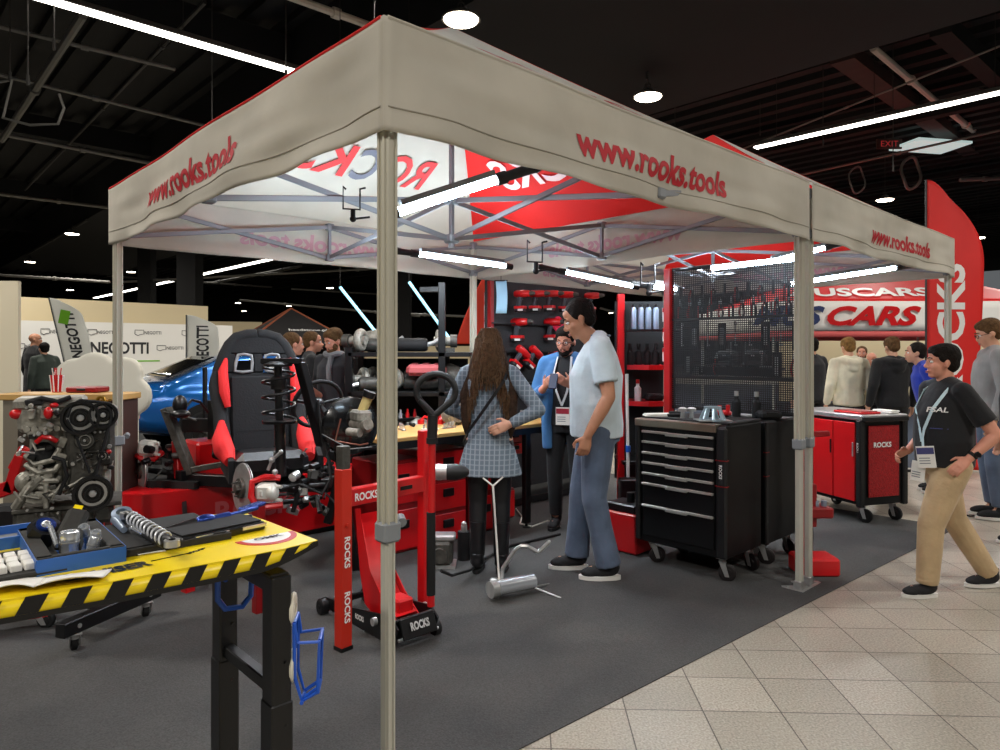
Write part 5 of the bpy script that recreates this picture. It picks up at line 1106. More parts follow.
# ================================================================= SHELF STAND (left of red column)
SS = thing('shelf_stand', 'red and black shelf stand with two red shelves beside the red column', 'shelf stand', (1.04, 5.95, 0), 0)
SW = .44
b = MB(); b.box((0, 0, .97), (.06, .06, 1.94), bev=.004); b.build('red_post', RED, SS); b = MB(); b.box((SW, 0, .97), (.04, .06, 1.94), bev=.004); b.build('post', BLACK, SS); b = MB(); b.box((.035, -.02, .9), (.02, .05, 1.8)); b.build('black_edge', BLACK, SS)
b = MB(); b.box((SW/2, .32, 1.1), (SW, .02, 1.6)); b.build('back_board', RUB, SS)
for z in (1.0, 1.31): b = MB(); b.prism([(.02, 0), (SW/2, -.10), (SW, -.06), (SW, .3), (.02, .3)], .04, MX.Translation(V((0, 0, z-.02)))); b.build('shelf', RED, SS)
b = MB(); b.box((SW/2, .1, .5), (SW, .4, .03), bev=.003); b.build('shelf', BLACK, SS); b = MB(); b.box((SW/2, .1, .04), (SW+.1, .5, .08), bev=.006); b.build('stand_foot', RED, SS)
b = MB(); b.box((.25, .1, 1.63), (.4, .24, .015)); b.build('shelf', BLACK, SS)
def can(t, m=STEEL): b = MB(); b.lathe((0, 0, 0), Z3, [(0, 0), (.026, 0), (.026, .17), (.018, .19), (0, .19)], 16); b.build('can', m, t); b = MB(); b.cyl((0, 0, .19), (0, 0, .215), .014); b.build('cap', BLACK, t)
S0 = V((1.04, 5.95, 0))
for i in range(4): part('tall silver tube standing on the top black shelf', 'spray_can', 'can', S0+V((.12+i*.065, .06, 1.638)), lambda t: can(t, mat('blue_silver', (150, 166, 186), .3, .6)), 'silver tubes on the top shelf')
for i in range(5): part('dark bottle on the upper red shelf', 'bottle', 'bottle', S0+V((.09+i*.075, .06, 1.33)), lambda t: bottle(t, BLACK), 'dark bottles on the upper red shelf')
for i in range(3): part('red and white packet hanging right in the shelf stand', 'packet', 'packet', S0+V((.40, -.02, 1.42+.17*i)), lambda t: (lambda b: (b.box((0, 0, 0), (.09, .02, .12), bev=.004), b.build('packet', WHITE, t)))(MB()) and (lambda b: (b.box((0, -.003, .04), (.092, .022, .035)), b.build('packet_band', RED, t)))(MB()), 'red and white packets in the shelf stand')
part('white canister with red print on the lower red shelf', 'canister', 'canister', S0+V((.15, .02, 1.02)), lambda t: (bottle(t, RED, WHITE)), None)
part('dark blue pouch on the lower red shelf', 'pouch', 'pouch', S0+V((.30, .06, 1.02)), dark, None)
mpole = thing('broom_pole', 'white pole with a blue collar standing in front of the shelf stand', 'pole', at(628, 477, 5.5)); 
b = MB(); b.cyl((0, 0, 0), (-.01, 0, .82), .013); b.build('pole', PAPER, mpole); b = MB(); b.cyl((0, 0, .20), (0, 0, .25), .02); b.build('collar', BLUE, mpole)
b = MB(); b.box((0, 0, -.22), (.14, .12, .42), bev=.01); b.build('black_socket', BLACK, mpole)
rb = thing('tool_box', 'red and black low box left of the black tool chest', 'box', (.94, 5.05, 0), ANG); b = MB(); b.box((0, 0, .15), (.24, .3, .28), bev=.01); b.build('box_body', RED, rb); b = MB(); b.box((-.0, 0, .32), (.2, .26, .06), bev=.01); b.cyl((0, -.02, .35), (0, -.02, .42), .03); b.build('lid', BLACK, rb)
# ================================================================= BACK TOOL WALL WITH CORDLESS TOOLS
TWL = thing('tool_wall', 'black pegboard wall carrying red cordless tools at the back', 'tool wall', UV(3.12, 2.95), ANG)
b = MB(); b.box((.72, .03, 1.12), (1.5, .03, 1.98), bev=.003); b.build('pegboard', mat('black_pegboard', (20, 21, 24), .6, bump=(90, .3)), TWL)
for z in (1.82, 1.55, 1.25): b = MB(); b.box((.72, -.02, z-.11), (1.46, .05, .012)); b.build('rail', BLACK, TWL)
b = MB(); b.box((.0, .0, 1.1), (.04, .06, 2.0)); b.build('side_frame', DRED, TWL); b = MB(); b.box((.72, .02, .05), (1.5, .4, .06)); b.build('wall_foot', BLACK, TWL)
def drill(t):
    b = MB(); b.lathe((0, 0, 0), X3, [(0, .08), (.02, .085), (.03, .07), (.034, .02), (.034, -.05), (.026, -.07), (0, -.075)], 18); b.build('motor_housing', RED, t)
    b = MB(); b.lathe((.08, 0, 0), X3, [(.02, 0), (.022, .02), (.014, .05), (.006, .055), (0, .055)], 14); b.build('chuck', DALU, t)
    b = MB(); b.box((-.025, 0, -.075), (.04, .034, .11), rot=(0, .15, 0), bev=.01); b.cyl((.0, 0, -.035), (.006, 0, -.055), .008); b.build('grip', mat('grey_grip', (58, 60, 66), .5), t)
    b = MB(); b.box((-.015, 0, -.145), (.10, .06, .045), bev=.01); b.build('battery', PLAS, t); b = MB(); b.box((-.015, 0, -.124), (.104, .066, .026), bev=.004); b.build('battery_band', RED, t); b = MB(); b.box((.0, -.031, -.147), (.05, .003, .018)); b.build('battery_label', PAPER, t)
def wpt(x, z, y=-.05): return UV(3.12, 2.95)+MX.Rotation(ANG, 3, 'Z') @ V((x, y, z))
d0 = part('x', 'cordless_drill', 'power tool', wpt(.2, 1.97), drill, None, ANG+PI*.9)
def wall_u(px): # solve local x so that it shows at px
    c, s_ = math.cos(ANG), math.sin(ANG); p = UV(3.12, 2.95-.05); k = (px-CX)/F; return (k*p.y-p.x)/(c-k*s_)
row = [(518, 294), (533, 294), (547, 294), (562, 295), (519, 322), (552, 322), (523, 352), (536, 352), (556, 355), (588, 296)]
for i, (px, py) in enumerate(row):
    x = wall_u(px); Y = wpt(x, 0).y; z = EYE-(py-HY)/F*Y; o = d0 if i == 0 else dup(d0, wpt(x, z)); o.location = wpt(x, z); o.scale = (1.15, 1.15, 1.15)
    if i in (0, 1, 2, 3, 9): o.location = wpt(x, z, -.10); o.rotation_euler = (0, 0, ANG-PI*.40); o.scale = (1.05, 1.05, 1.05)
    if i in (6, 7): o.rotation_euler = (0, .75, ANG+PI*.95) ; o.rotation_euler = (0, .6, ANG)
    o['label'] = ['leftmost red cordless drill in the top row of the back wall', 'second red cordless drill from the left in the top row', 'third red cordless drill from the left in the top row', 'fourth red cordless drill from the left in the top row', 'larger red cordless tool under the leftmost drill of the top row', 'red cordless tool next to a red disc in the middle row', 'slanted red cordless tool at the left of the lower row', 'slanted red cordless tool in the middle of the lower row', 'red cordless tool just above the head of the glasses man', 'red cordless drill hidden partly behind the tall man'][i]
x = wall_u(557); part('pink-red round disc pad on the back tool wall', 'disc_pad', 'disc', wpt(x, 1.72, -.07), lambda t: (lambda b: (b.lathe((0, 0, 0), Y3, [(0, -.01), (.07, -.008), (.08, .005), (0, .01)], 24), b.build('pad', mat('pink_red', (214, 30, 72), .5), t)))(MB()) and (lambda b: (b.cyl((0, -.02, 0), (0, 0, 0), .02), b.build('hub', BLACK, t)))(MB()), None, ANG)
bl = thing('hanging_sheet', 'pale blue printed sheet hanging left of the back tool wall', 'sheet', at(501, 297, 6.35)); b = MB(); b.grid(lambda s, t: V(((s-.5)*.10+.01*math.sin(t*3), .01*math.sin(s*4), (.5-t)*.30)), 6, 6); o = b.build('sheet', mat('pale_blue_sheet', (150, 190, 214), .6), bl); o.modifiers.new('t', 'SOLIDIFY').thickness = .002; b = MB(); b.cyl((-.06, 0, .15), (.06, 0, .15), .006); b.cyl((0, 0, .15), (0, 0, .62), .003); b.build('hanger', BLACK, bl)
rbn = thing('banner_strip', 'white and red striped banner strip hanging beside the tent back leg', 'banner', at(489, 322, 6.9)); b = MB(); b.grid(lambda s, t: V(((s-.5)*.10, .02*math.sin(t*8+s*3), (.5-t)*.6)), 6, 14); o = b.build('cloth', mat('striped_cloth', (214, 214, 216), .7, col2=(180, 40, 50), noise=(14, .5)), rbn); o.modifiers.new('t', 'SOLIDIFY').thickness = .003; b = MB(); b.cyl((0, 0, .3), (0, 0, .72), .004); b.build('string', BLACK, rbn)
# ================================================================= RED CART
CR = math.radians(-72)
rc_ = thing('tool_cart', 'red and black roller cabinet with mesh side lettered in white', 'tool cart', (3.02, 5.77, 0), CR)
KW, KD, k0, k1 = .80, .47, .15, .86
b = MB(); b.box((-KW/2, KD/2, (k0+k1)/2), (KW-.02, KD-.02, k1-k0), bev=.01); b.build('cabinet_body', BC, rc_)
for i in range(3): b = MB(); b.box((-.05-.12-i*.245, -.012, (k0+k1)/2+.01), (.235, .02, k1-k0-.05), bev=.004); o = b.build('door', RED, rc_); b = MB(); b.box((-.07-i*.245, -.026, .62), (.012, .012, .12), bev=.003); b.build('handle', BLACK if i else STEEL, o)
for x, y in ((-.015, .0), (-.015, KD), (-KW, 0), (-KW, KD)): b = MB(); b.box((x, y, (k0+k1)/2), (.055, .055, k1-k0+.02), bev=.01); b.build('corner_post', PLAS, rc_)
b = MB(); b.box((0, KD/2, .52), (.012, KD-.14, .60), bev=.003); sp_ = b.build('side_panel', mat('perforated_red', (176, 20, 26), .5, noise=(90, .5), bump=(90, .6)), rc_); letters('ROCKS', basis(V((.0075, KD/2-.02, .66)), Y3, Z3, X3), .045, .19, WHITE, sp_, bold=.03)
letters('ROCKS', basis(V((-.015, -.029, .64)), V((0, 0, -1)), V((1, 0, 0)), V((0, -1, 0))), .02, .08, WHITE, rc_)
b = MB(); b.box((-KW/2, KD/2, k1+.03), (KW+.03, KD+.04, .045), bev=.008); b.build('steel_worktop', STEEL, rc_)
b = MB(); b.box((.02, KD/2, k1+.02), (.04, KD+.02, .05), bev=.01); b.build('push_rim', PLAS, rc_)
for x, y, r in ((-.07, .07, .4), (-KW+.08, .07, .9), (-.07, KD-.07, .2), (-KW+.08, KD-.07, 0)): caster(rc_, (x, y, k0+.01), .058, r, stem=.16)
def rcp(x, y, z=k1+.054): return V((3.02, 5.77, 0))+MX.Rotation(CR, 3, 'Z') @ V((x, y, z))
part('red tray lying on the worktop of the red cart', 'tray', 'tray', rcp(-.2, .15), lambda t: (lambda b: (b.box((0, 0, .008), (.3, .22, .016), bev=.004), b.build('tray_base', RED, t)))(MB()) and (lambda b: (b.box((0, 0, .018), (.26, .18, .008)), b.build('tray_insert', DRED, t)))(MB()), None, CR)
part('folded white cloth on the far end of the red cart', 'folded_cloth', 'cloth', rcp(-.12, .38), lambda t: [(lambda b: (b.box((0, .01*i, .008+i*.012), (.2, .1, .012), bev=.005), b.build('fold', PAPER, t)))(MB()) for i in range(2)], None, CR)
# red press behind the second cabinet
rp_ = thing('red_press', 'red floor press glimpsed around the paired tent legs', 'press', gp(806, 574)); 
b = MB(); b.box((-.02, 0, .33), (.05, .05, .66), bev=.005); b.build('column', RED, rp_); b = MB(); b.box((.06, .02, .06), (.26, .2, .12), bev=.015); b.cyl((.0, -.02, .12), (.0, -.02, .19), .028); b.build('foot', RED, rp_)
b = MB(); b.box((.08, .05, .40), (.18, .16, .07), bev=.01); b.build('tray', DRED, rp_); b = MB(); [b.cyl((.03+.05*i, .03, .43), (.03+.05*i, .03, .47), .018, n=12) for i in range(3)]; b.build('tray_sockets', mat('blue_grey_metal', (150, 165, 185)), rp_); b = MB(); b.box((.02, .04, .44), (.12, .05, .28), bev=.006); b.build('upright', DRED, rp_)
hb_ = thing('handle_bar', 'short dark red bar handle sticking out right of the tent legs', 'handle', at(818, 434, 4.7)); b = MB(); b.box((0, 0, 0), (.15, .04, .035), rot=(0, -.05, 0), bev=.006); b.build('bar', DRED, hb_); b = MB(); b.box((-.08, 0, -.03), (.03, .05, .10), bev=.005); b.build('clamp', BLACK, hb_)
# ================================================================= FAR BACKDROP: left booth
def wallpanel(name, p, q, z0, z1, m, th=.06, label=None, cat='partition'):
    p, q = V(p), V(q); d = q-p; b = MB(); b.box((0, 0, (z0+z1)/2), (d.length, th, z1-z0)); o = b.build(name, m); o.location = ((p.x+q.x)/2, (p.y+q.y)/2, 0); o.rotation_euler.z = math.atan2(d.y, d.x)
    if label: tag(o, label, cat)
    return o
BANN = mat('white_banner', (236, 234, 226), .7); INK = mat('dark_ink', (44, 44, 46), .7); GREEN = mat('lime_green', (120, 190, 40), .6)
pL, pR = at(-60, 351, 13.2), at(207, 351, 17.2)
wl = wallpanel('partition_wall', pL, pR, 0, 2.56, CREAM, .1, 'tall cream partition wall behind the left booth')
off = V((.35, -.35, 0)); bL, bR = at(-60, 351, 12.9)+V((0, 0, 0)), at(232, 351, 16.6)
bw = wallpanel('banner_wall', bL, bR, 0.02, 2.06, BANN, .05, 'white banner wall printed with a repeated logo at the left', 'banner')
d = (bR-bL); d.z = 0; L = d.length; dx = d.normalized(); 
def on_banner(px, z):
    k = (px-CX)/F; t = (k*bL.y-bL.x)/(dx.x-k*dx.y); return t-L/2
def logo(px, py, w, big=False):
    t = on_banner(px, 0); Y = bL.y+dx.y*(t+L/2); z = EYE-(py-HY)/F*Y
    s = Y/F/max(.3, (dx.x-(px-CX)/F*dx.y))
    T = face_T((t, -.027, z), (0, -1, 0)); W_ = w*s
    if big: letters('NEGOTTI', T, .26, W_, INK, bw, bold=.03)
    else:
        letters('NEGOTTI', basis(T.translation+V((W_*.17, 0, 0)), X3, Z3, -Y3), .07, W_*.62, INK, bw, bold=.01)
        b = MB(); b.tube([T.translation+V((-W_*.33+x*W_*.16, -.003, zz*.07)) for x, zz in ((-1, .8), (1, .8), (1, -.4), (.2, -.6), (-.3, -.9), (-1, -.5))], .006, closed=True, n=5); b.build('logo_outline', INK, bw)
for r_, y in enumerate((331, 346, 359)):
    for k in range(8):
        px = -40+k*47+(r_ % 2)*22
        if px > 205: continue
        if (r_ == 1 and 85 < px < 160) or (r_ == 2): continue
        logo(px, y+(px*.012), 27)
logo(120, 348, 58, True)
t_ = on_banner(140, 0); b = MB(); b.box((t_, -.028, 1.23), (.8, .004, .03)); b.build('green_stripe', GREEN, bw)
pn = wallpanel('partition_wall', at(-45, 351, 5.3), at(19.5, 351, 5.35), 0, 1.99, mat('cream_board', (214, 204, 178), .8), .04, 'cream board cut off by the left edge of the picture')
def feather(name, label, px, ytop, ybot, wpx, Y, m, text, tm, curve=1, th=.3, wbot=None, tz=.5, tw=.6, tu=.5, wt=.45, vt=.28, mir=False, lean=0.):
    """feather flag: pole side on the left or right (curve)"""
    s = Y/F; t = thing(name, label, 'flag', ((px-CX)*s, Y, 0)); zt_, zb_ = EYE-(ytop-HY)*s, EYE-(ybot-HY)*s; W = wpx*s; Hh = zt_-zb_; wb = wbot or .85
    def outl(v):   # v 0 top..1 bottom -> width fraction
        return (wt+(1-wt)*math.sin(min(1, v/vt)*PI/2))*(1-(1-wb)*max(0, v-.5)*2)
    def fn(u, v):
        w = W*outl(v); x = u*w*curve; return V((x+lean*(1-v)*Hh, .05*math.sin(v*7+u*3)*u*min(1, W), zt_-v*Hh-.0*u-(.07*Hh*(u**2)*(1-v)**7)))
    b = MB(); b.grid(fn, 14, 50); o = b.build('flag_cloth', m, t, fix=False); o.modifiers.new('t', 'SOLIDIFY').thickness = .004
    b = MB(); b.tube([(fn(0, v/20)+V((-.012*curve, 0, 0))) for v in range(21)]+[V((-.012*curve, 0, .02))], .012, n=8); b.build('pole', mat('flag_pole', (60, 60, 62), .4), t)
    b = MB(); b.box((0, 0, .015), (.5, .07, .03), bev=.006); b.box((0, 0, .015), (.07, .5, .03), bev=.006); b.cyl((0, 0, 0), (0, 0, .3), .03); b.build('cross_base', BLACK, t)
    if text:
        me = text_me(text, W*th, Hh*tw, bold=.03, fine=3); bb = MB()
        for side in (-1, 1):
            vs = []
            for q in me.vertices:
                v = tz-q.co.x/Hh; u = tu-q.co.y/W*1 ; p = fn(min(1, max(0, u)), min(1, max(0, v))); vs.append(p+V((0, side*.006, 0)))
            bb._add(vs, [tuple(pp.vertices) for pp in me.polygons], False)
        bb.build('lettering', tm, o, fix=False)
    return t, fn, o
feather('feather_flag', 'large red feather flag at the right lettered vertically in white', 927, 180, 470, 55, 8.3, mat('flag_red', (222, 34, 30), .65, noise=(3, .1), bump=(4, .3)), 'ROCKS', WHITE, 1, .5, .95, .525, .475, .42)
feather('feather_flag', 'orange-red feather flag behind the front tent back leg', 497, 262, 344, -40, 8.2, mat('flag_orange', (238, 62, 30), .6), None, WHITE, 1, wbot=1.1, wt=.2, vt=1.3)
f1, fn1, o1 = feather('feather_flag', 'white feather flag with green badge at the left, lettered vertically', 66, 298, 366, 30, 11.0, fabric('flag_white', (244, 244, 238), .5), 'NEGOTTI', INK, 1, .4, .9, .55, .66, lean=-.24)
f2, fn2, o2 = feather('feather_flag', 'smaller white feather flag lettered vertically in front of the blue car', 187, 315, 368, 32, 12.5, MATS['flag_white'], 'NECOTTI', INK, 1, .4, .95, .55, .7)
b = MB(); b.box(fn1(.35, .28)+V((0, -.012, 0)), (.16, .012, .22), rot=(0, .2, 0), bev=.01); b.build('green_badge', GREEN, o1)
# cloud-shaped white board
cl = thing('cloud_board', 'white cloud-shaped board left of the blue car', 'board', at(128, 351, 7.6)); cl.location.z = 0
b = MB()
for (px, py, r) in [(133, 396, 19), (126, 374, 17), (112, 388, 24), (95, 376, 24), (78, 384, 26), (110, 410, 30), (80, 410, 30)]:
    p = at(px, py, 7.6)-at(128, 351, 7.6); rr = r*7.6/F; b.lathe(V((p.x, 0, EYE+p.z)), Y3, [(0, -.04), (rr*.96, -.04), (rr, -.02), (rr, .02), (rr*.96, .04), (0, .04)], 32)
blob(b, 'cloud_front', mat('matte_white_board', (224, 220, 206), .8), cl, .022, 2)
b = MB(); b.box((-.15, .01, .55), (.5, .05, 1.1)); b.prism([(.0, 0), (.22, 0), (.05, .7), (-.1, .9)], .05, MX.Rotation(PI/2, 4, 'X')); b.build('board_stem', MATS['matte_white_board'], cl); 
b = MB(); b.box((-.15, 0, .02), (.8, .5, .04)); b.build('board_foot', WHITE, cl)
# ---- blue coupe
CB = mat('metallic_blue', (22, 110, 196), .22, .35, coat=1., noise=(2, .1)); GL = mat('tinted_glass', (14, 16, 20), .06, coat=.5)
car = thing('car', 'bright blue coupe parked behind the cutaway chassis', 'car', at(128, 351, 8.6), math.radians(40)); car.location.z = 0
# local x from rear (0) to nose (4.6); near side y = 0, far side y=1.8
def car_sec(x):
    prof = [(0, .62, .98, .80), (.15, .36, 1.04, .86), (.7, .28, 1.06, .92), (1.6, .26, 1.02, .93), (2.6, .26, .98, .93), (3.4, .26, .94, .91), (4.2, .28, .82, .86), (4.6, .42, .66, .74)]
    for a_, c_ in zip(prof, prof[1:]):
        if a_[0] <= x <= c_[0]: f = (x-a_[0])/(c_[0]-a_[0]); f = f*f*(3-2*f); return [a_[i]+(c_[i]-a_[i])*f for i in range(1, 4)]
b = MB(); N = 46; vs = []; K = 24
for i in range(N+1):
    x = 4.6*i/N; z0, z1, hw = car_sec(min(4.599, x))
    for k in range(K):
        a = 2*PI*k/K; ca, sa = math.cos(a), math.sin(a); y = .92+hw*math.copysign(abs(ca)**.45, ca); z = (z0+z1)/2+(z1-z0)/2*math.copysign(abs(sa)**.55, sa)
        vs.append((x, y, z))
fs = [(i*K+k, i*K+(k+1) % K, (i+1)*K+(k+1) % K, (i+1)*K+k) for i in range(N) for k in range(K)]+[tuple(range(K-1, -1, -1)), tuple(N*K+k for k in range(K))]
b._add(vs, fs)
GH = [(.42, .08, 1.0), (1.25, .27, 1.36), (1.8, .25, 1.40), (2.35, .27, 1.36), (3.2, .08, .96)]
vs = []
for x, ins, z in GH: vs += [(x, .06 if z < 1.1 else ins, z), (x, 1.78 if z < 1.1 else 1.84-ins, z), (x, 1.8, .85), (x, .04, .85)]
b._add(vs, [(i*4+k, i*4+(k+1) % 4, (i+1)*4+(k+1) % 4, (i+1)*4+k) for i in range(4) for k in range(4)]+[(3, 2, 1, 0), (16, 17, 18, 19)])
blob(b, 'car_body', CB, car, .035, 5)
def pane(nm, q, o):
    q = [V(p)+V(o) for p in q]; b = MB(); b.grid(lambda s, t: q[0].lerp(q[1], s).lerp(q[3].lerp(q[2], s), t), 8, 6); g = b.build(nm, GL, car, fix=False); g.modifiers.new('t', 'SOLIDIFY').thickness = .012
pane('rear_window', [(.56, .30, 1.07), (.56, 1.54, 1.07), (1.18, 1.46, 1.34), (1.18, .38, 1.34)], (-.02, 0, .02)); pane('windscreen', [(3.02, .25, 1.04), (3.02, 1.6, 1.04), (2.42, 1.48, 1.35), (2.42, .36, 1.35)], (.02, 0, .02))
for y0, y1, o in ((.055, .235, -.03), (1.785, 1.605, .03)):
    pane('side_window', [(1.05, y0, 1.06), (1.72, y0, 1.06), (1.72, y1, 1.33), (1.28, y1, 1.31)], (0, o, 0)); pane('side_window', [(1.80, y0, 1.06), (2.92, y0, 1.04), (2.32, y1, 1.32), (1.80, y1, 1.34)], (0, o, 0))
b = MB(); b.box((.12, .92, 1.1), (.2, 1.5, .025), rot=(0, .1, 0), bev=.01); b.box((.14, .5, 1.06), (.05, .05, .08)); b.box((.14, 1.35, 1.06), (.05, .05, .08)); b.build('rear_spoiler', CB, car)
for x in (.95, 3.65):
    for y, s_ in ((.0, -1), (1.84, 1)):
        b = MB(); b.lathe((x, y+s_*.012, .36), Y3, [(0, -.01), (.40, -.01), (.40, .01), (0, .01)], 36); b.build('wheel_arch', RUB, car)
        b = MB(); b.lathe((x, y+s_*.0, .33), Y3, [(.22, -.1), (.31, -.11), (.33, -.07), (.33, .07), (.31, .11), (.22, .1)], 36); w_ = b.build('wheel', RUB, car); b = MB(); b.lathe((x, y+s_*.05, .33), Y3, [(.0, -.03), (.05, -.04), (.08, 0), (.2, 0), (.23, -.05), (.23, .05), (0, .05)], 30)
        for i in range(5): a = 2*PI*i/5; b.cyl((x, y+s_*.07, .33), (x+math.cos(a)*.22, y+s_*.09, .33+math.sin(a)*.22), .03, .02)
        b.build('rim', DALU, w_)
b = MB(); b.box((.02, .4, .82), (.05, .4, .12), bev=.02); b.box((.02, 1.45, .82), (.05, .4, .12), bev=.02); b.build('tail_lamp', RED, car); b = MB(); b.box((.06, -.012, .62), (.14, .02, .03)); b.build('side_marker', RED, car)
# ---- far middle: low cream partition, black pop-up tent with orange poles
wallpanel('partition_wall', at(205, 351, 22), at(520, 351, 24), 0, 1.62, CREAM, .1, 'long low cream partition in the far hall')
wallpanel('partition_wall', at(206, 351, 21), at(262, 351, 21.5), 0, 2.35, CREAM, .1, 'shorter cream partition right of the white banner wall')
bt_ = thing('canopy_tent', 'dark far pop-up tent with orange edges and white web address', 'tent', at(291, 351, 19), .5); bt_.location.z = 0
BK = mat('black_canvas', (30, 28, 28), .8); OR = mat('orange_trim', (150, 80, 50), .7)
b = MB(); a_ = 1.45; cs_ = [(-a_, -a_), (a_, -a_), (a_, a_), (-a_, a_)]; b._add([(x, y, 1.62) for x, y in cs_]+[(0, 0, 2.62)], [(i, (i+1) % 4, 4) for i in range(4)], False)
o = b.build('roof', BK, bt_, fix=False); o.modifiers.new('t', 'SOLIDIFY').thickness = .02
for i in range(4):
    p, q = V((*cs_[i], 1.62)), V((*cs_[(i+1) % 4], 1.62)); sq('edge_trim', p, (V((0, 0, 2.62))), .05, .04, OR, bt_); b = MB(); b.cyl((p.x*.98, p.y*.98, 0), (p.x*.98, p.y*.98, 1.62), .03); b.build('tent_pole', BLACK, bt_)
b = MB(); b.box((0, a_, .8), (2*a_, .03, 1.6)); b.box((a_, 0, .8), (.03, 2*a_, 1.6)); b.build('side_wall', BK, bt_)
letters('RED', basis(V((-.45, -.93, 2.0)), X3, V((0, .82, .57)), V((0, -.57, .82))), .14, .4, mat('dim_red', (150, 30, 30), .7), bt_, bold=.03) if False else None
letters('headstone.pl', basis(V((.25, -.93, 2.0)), X3, V((0, .82, .57)), V((0, -.57, .82))), .13, 1.0, WHITE, bt_, bold=.02)
tag(wallpanel('roll_banner', at(447//1, 351, 12.5) if False else at(359, 351, 10.5), at(366, 351, 10.5), .4, 1.72, mat('flag_red', (222, 34, 30)), .03, 'narrow red upright banner behind the scarf man', 'banner'))
bpy.data.objects['roll_banner'].location.z = -.38
# ================================================================= RIGHT: neighbour tent with red roof
NT = thing('canopy_tent', 'big red-roofed tent with white fascia and slanted car lettering at the right', 'tent', at(920, 351, 14.0)); NT.location.z = 0
NR = mat('neighbour_red_canvas', (214, 26, 26), .6, bump=(2, .4)); NW = mat('neighbour_white_canvas', (232, 230, 224), .7, bump=(2, .4))
hw, dp = 3.0, 5.0; ze, zf, zlow = 2.44, 1.85, 1.73
def nroof(p, q, ap):
    def fn(s, t): e = V(p).lerp(V(q), s); return e.lerp(V(ap), t)-V((0, 0, .10*math.sin(PI*t)*(1-.3*s)))
    return fn
ap = (0, dp/2, 3.75); cor = [(-hw, 0, ze), (hw, 0, ze), (hw, dp, ze), (-hw, dp, ze)]
for i in range(4):
    b = MB(); f = nroof(cor[i], cor[(i+1) % 4], ap); b.grid(f, 20, 10); bmesh.ops.remove_doubles(b.bm, verts=b.bm.verts[:], dist=.0005); o = b.build('roof_panel', NR, NT, fix=False); o.modifiers.new('t', 'SOLIDIFY').thickness = .004
n_ = V((0, -1.2, dp/2)).normalized(); upv = V((0, dp/2, 1.2)).normalized()
me = text_me('MUSCARS', .55, 3.1, bold=.03, shear=.35, fine=2); b = MB(); f0 = nroof(cor[0], cor[1], ap)
vs = []
for q in me.vertices:
    t = (.62+q.co.y)/math.hypot(dp/2, 1.2); xx = -.95+q.co.x; s = .5+xx/(2*hw*(1-t)) ; vs.append(f0(min(1, max(0, s)), t)+n_*.02)
b._add(vs, [tuple(p.vertices) for p in me.polygons], False); b.build('roof_lettering', WHITE, NT, fix=False)
for (p, q, nn) in (((-hw, 0), (hw, 0), (0, -1)), ((hw, 0), (hw, dp), (1, 0)), ((hw, dp), (-hw, dp), (0, 1)), ((-hw, dp), (-hw, 0), (-1, 0))):
    N3 = V((*nn, 0))
    b = MB(); b.grid(lambda s, t: V((*p, 0)).lerp(V((*q, 0)), s)+N3*(.03+.02*math.sin(s*17)*t)+V((0, 0, ze+.02-t*(ze-zf))), 40, 4); o = b.build('fascia', NW, NT, fix=False); o.modifiers.new('t', 'SOLIDIFY').thickness = .004
    b = MB(); b.grid(lambda s, t: V((*p, 0)).lerp(V((*q, 0)), s)+N3*(.02+.02*math.sin(s*17))+V((0, 0, zf-t*(zf-zlow))), 40, 2); o = b.build('valance_strip', mat('pink_red_canvas', (206, 90, 88), .7), NT, fix=False); o.modifiers.new('t', 'SOLIDIFY').thickness = .004
NB = mat('navy_print', (26, 44, 92), .6)
# MUSCARS on the fascia: letters to fit 812..917 for SCARS
sY = 14.0/F
T0 = face_T(((872-920)*sY, -.085, EYE-(316-HY)*sY), (0, -1, 0)); letters('CARS', T0, .40, 94*sY, RED, NT, bold=.04, shear=.35)
T0 = face_T(((787-920)*sY, -.085, EYE-(316-HY)*sY), (0, -1, 0)); letters('MUS', T0, .40, 72*sY, NB, NT, bold=.04, shear=.35)
for x, y in ((-hw+.05, .05), (hw-.05, .05), (hw-.05, dp-.05), (-hw+.05, dp-.05)): b = MB(); b.box((x, y, ze/2), (.05, .05, ze), bev=.006); b.build('tent_pole', POLE2, NT)
for k in range(6):
    b = MB(); x0 = -hw+k; b.box((x0+.5, .12, 1.86 if True else 0), (1.02, .02, .03), rot=(0, .12 if k % 2 else -.12, 0)); b.ell((x0, .12, 1.80 if k % 2 else 1.92), .04); b.build('truss_bar', BLACK, NT)
wallpanel('partition_wall', at(780, 351, 20), at(1100, 351, 20.5), 0, 2.3, CREAM, .1, 'cream partition behind the neighbouring red tent')
# small box details on the far right floor
fb_ = thing('floor_cable', 'thin black cable lying on the tiles behind the walking boy', 'cable', gp(985, 515)); q = lambda x, y: gp(x, y)+V((0, 0, .008))-fb_.location; b = MB(); b.tube([q(952, 513), q(970, 517), q(990, 515), q(1010, 518)], .008, n=6); b.build('cable', RUB, fb_)
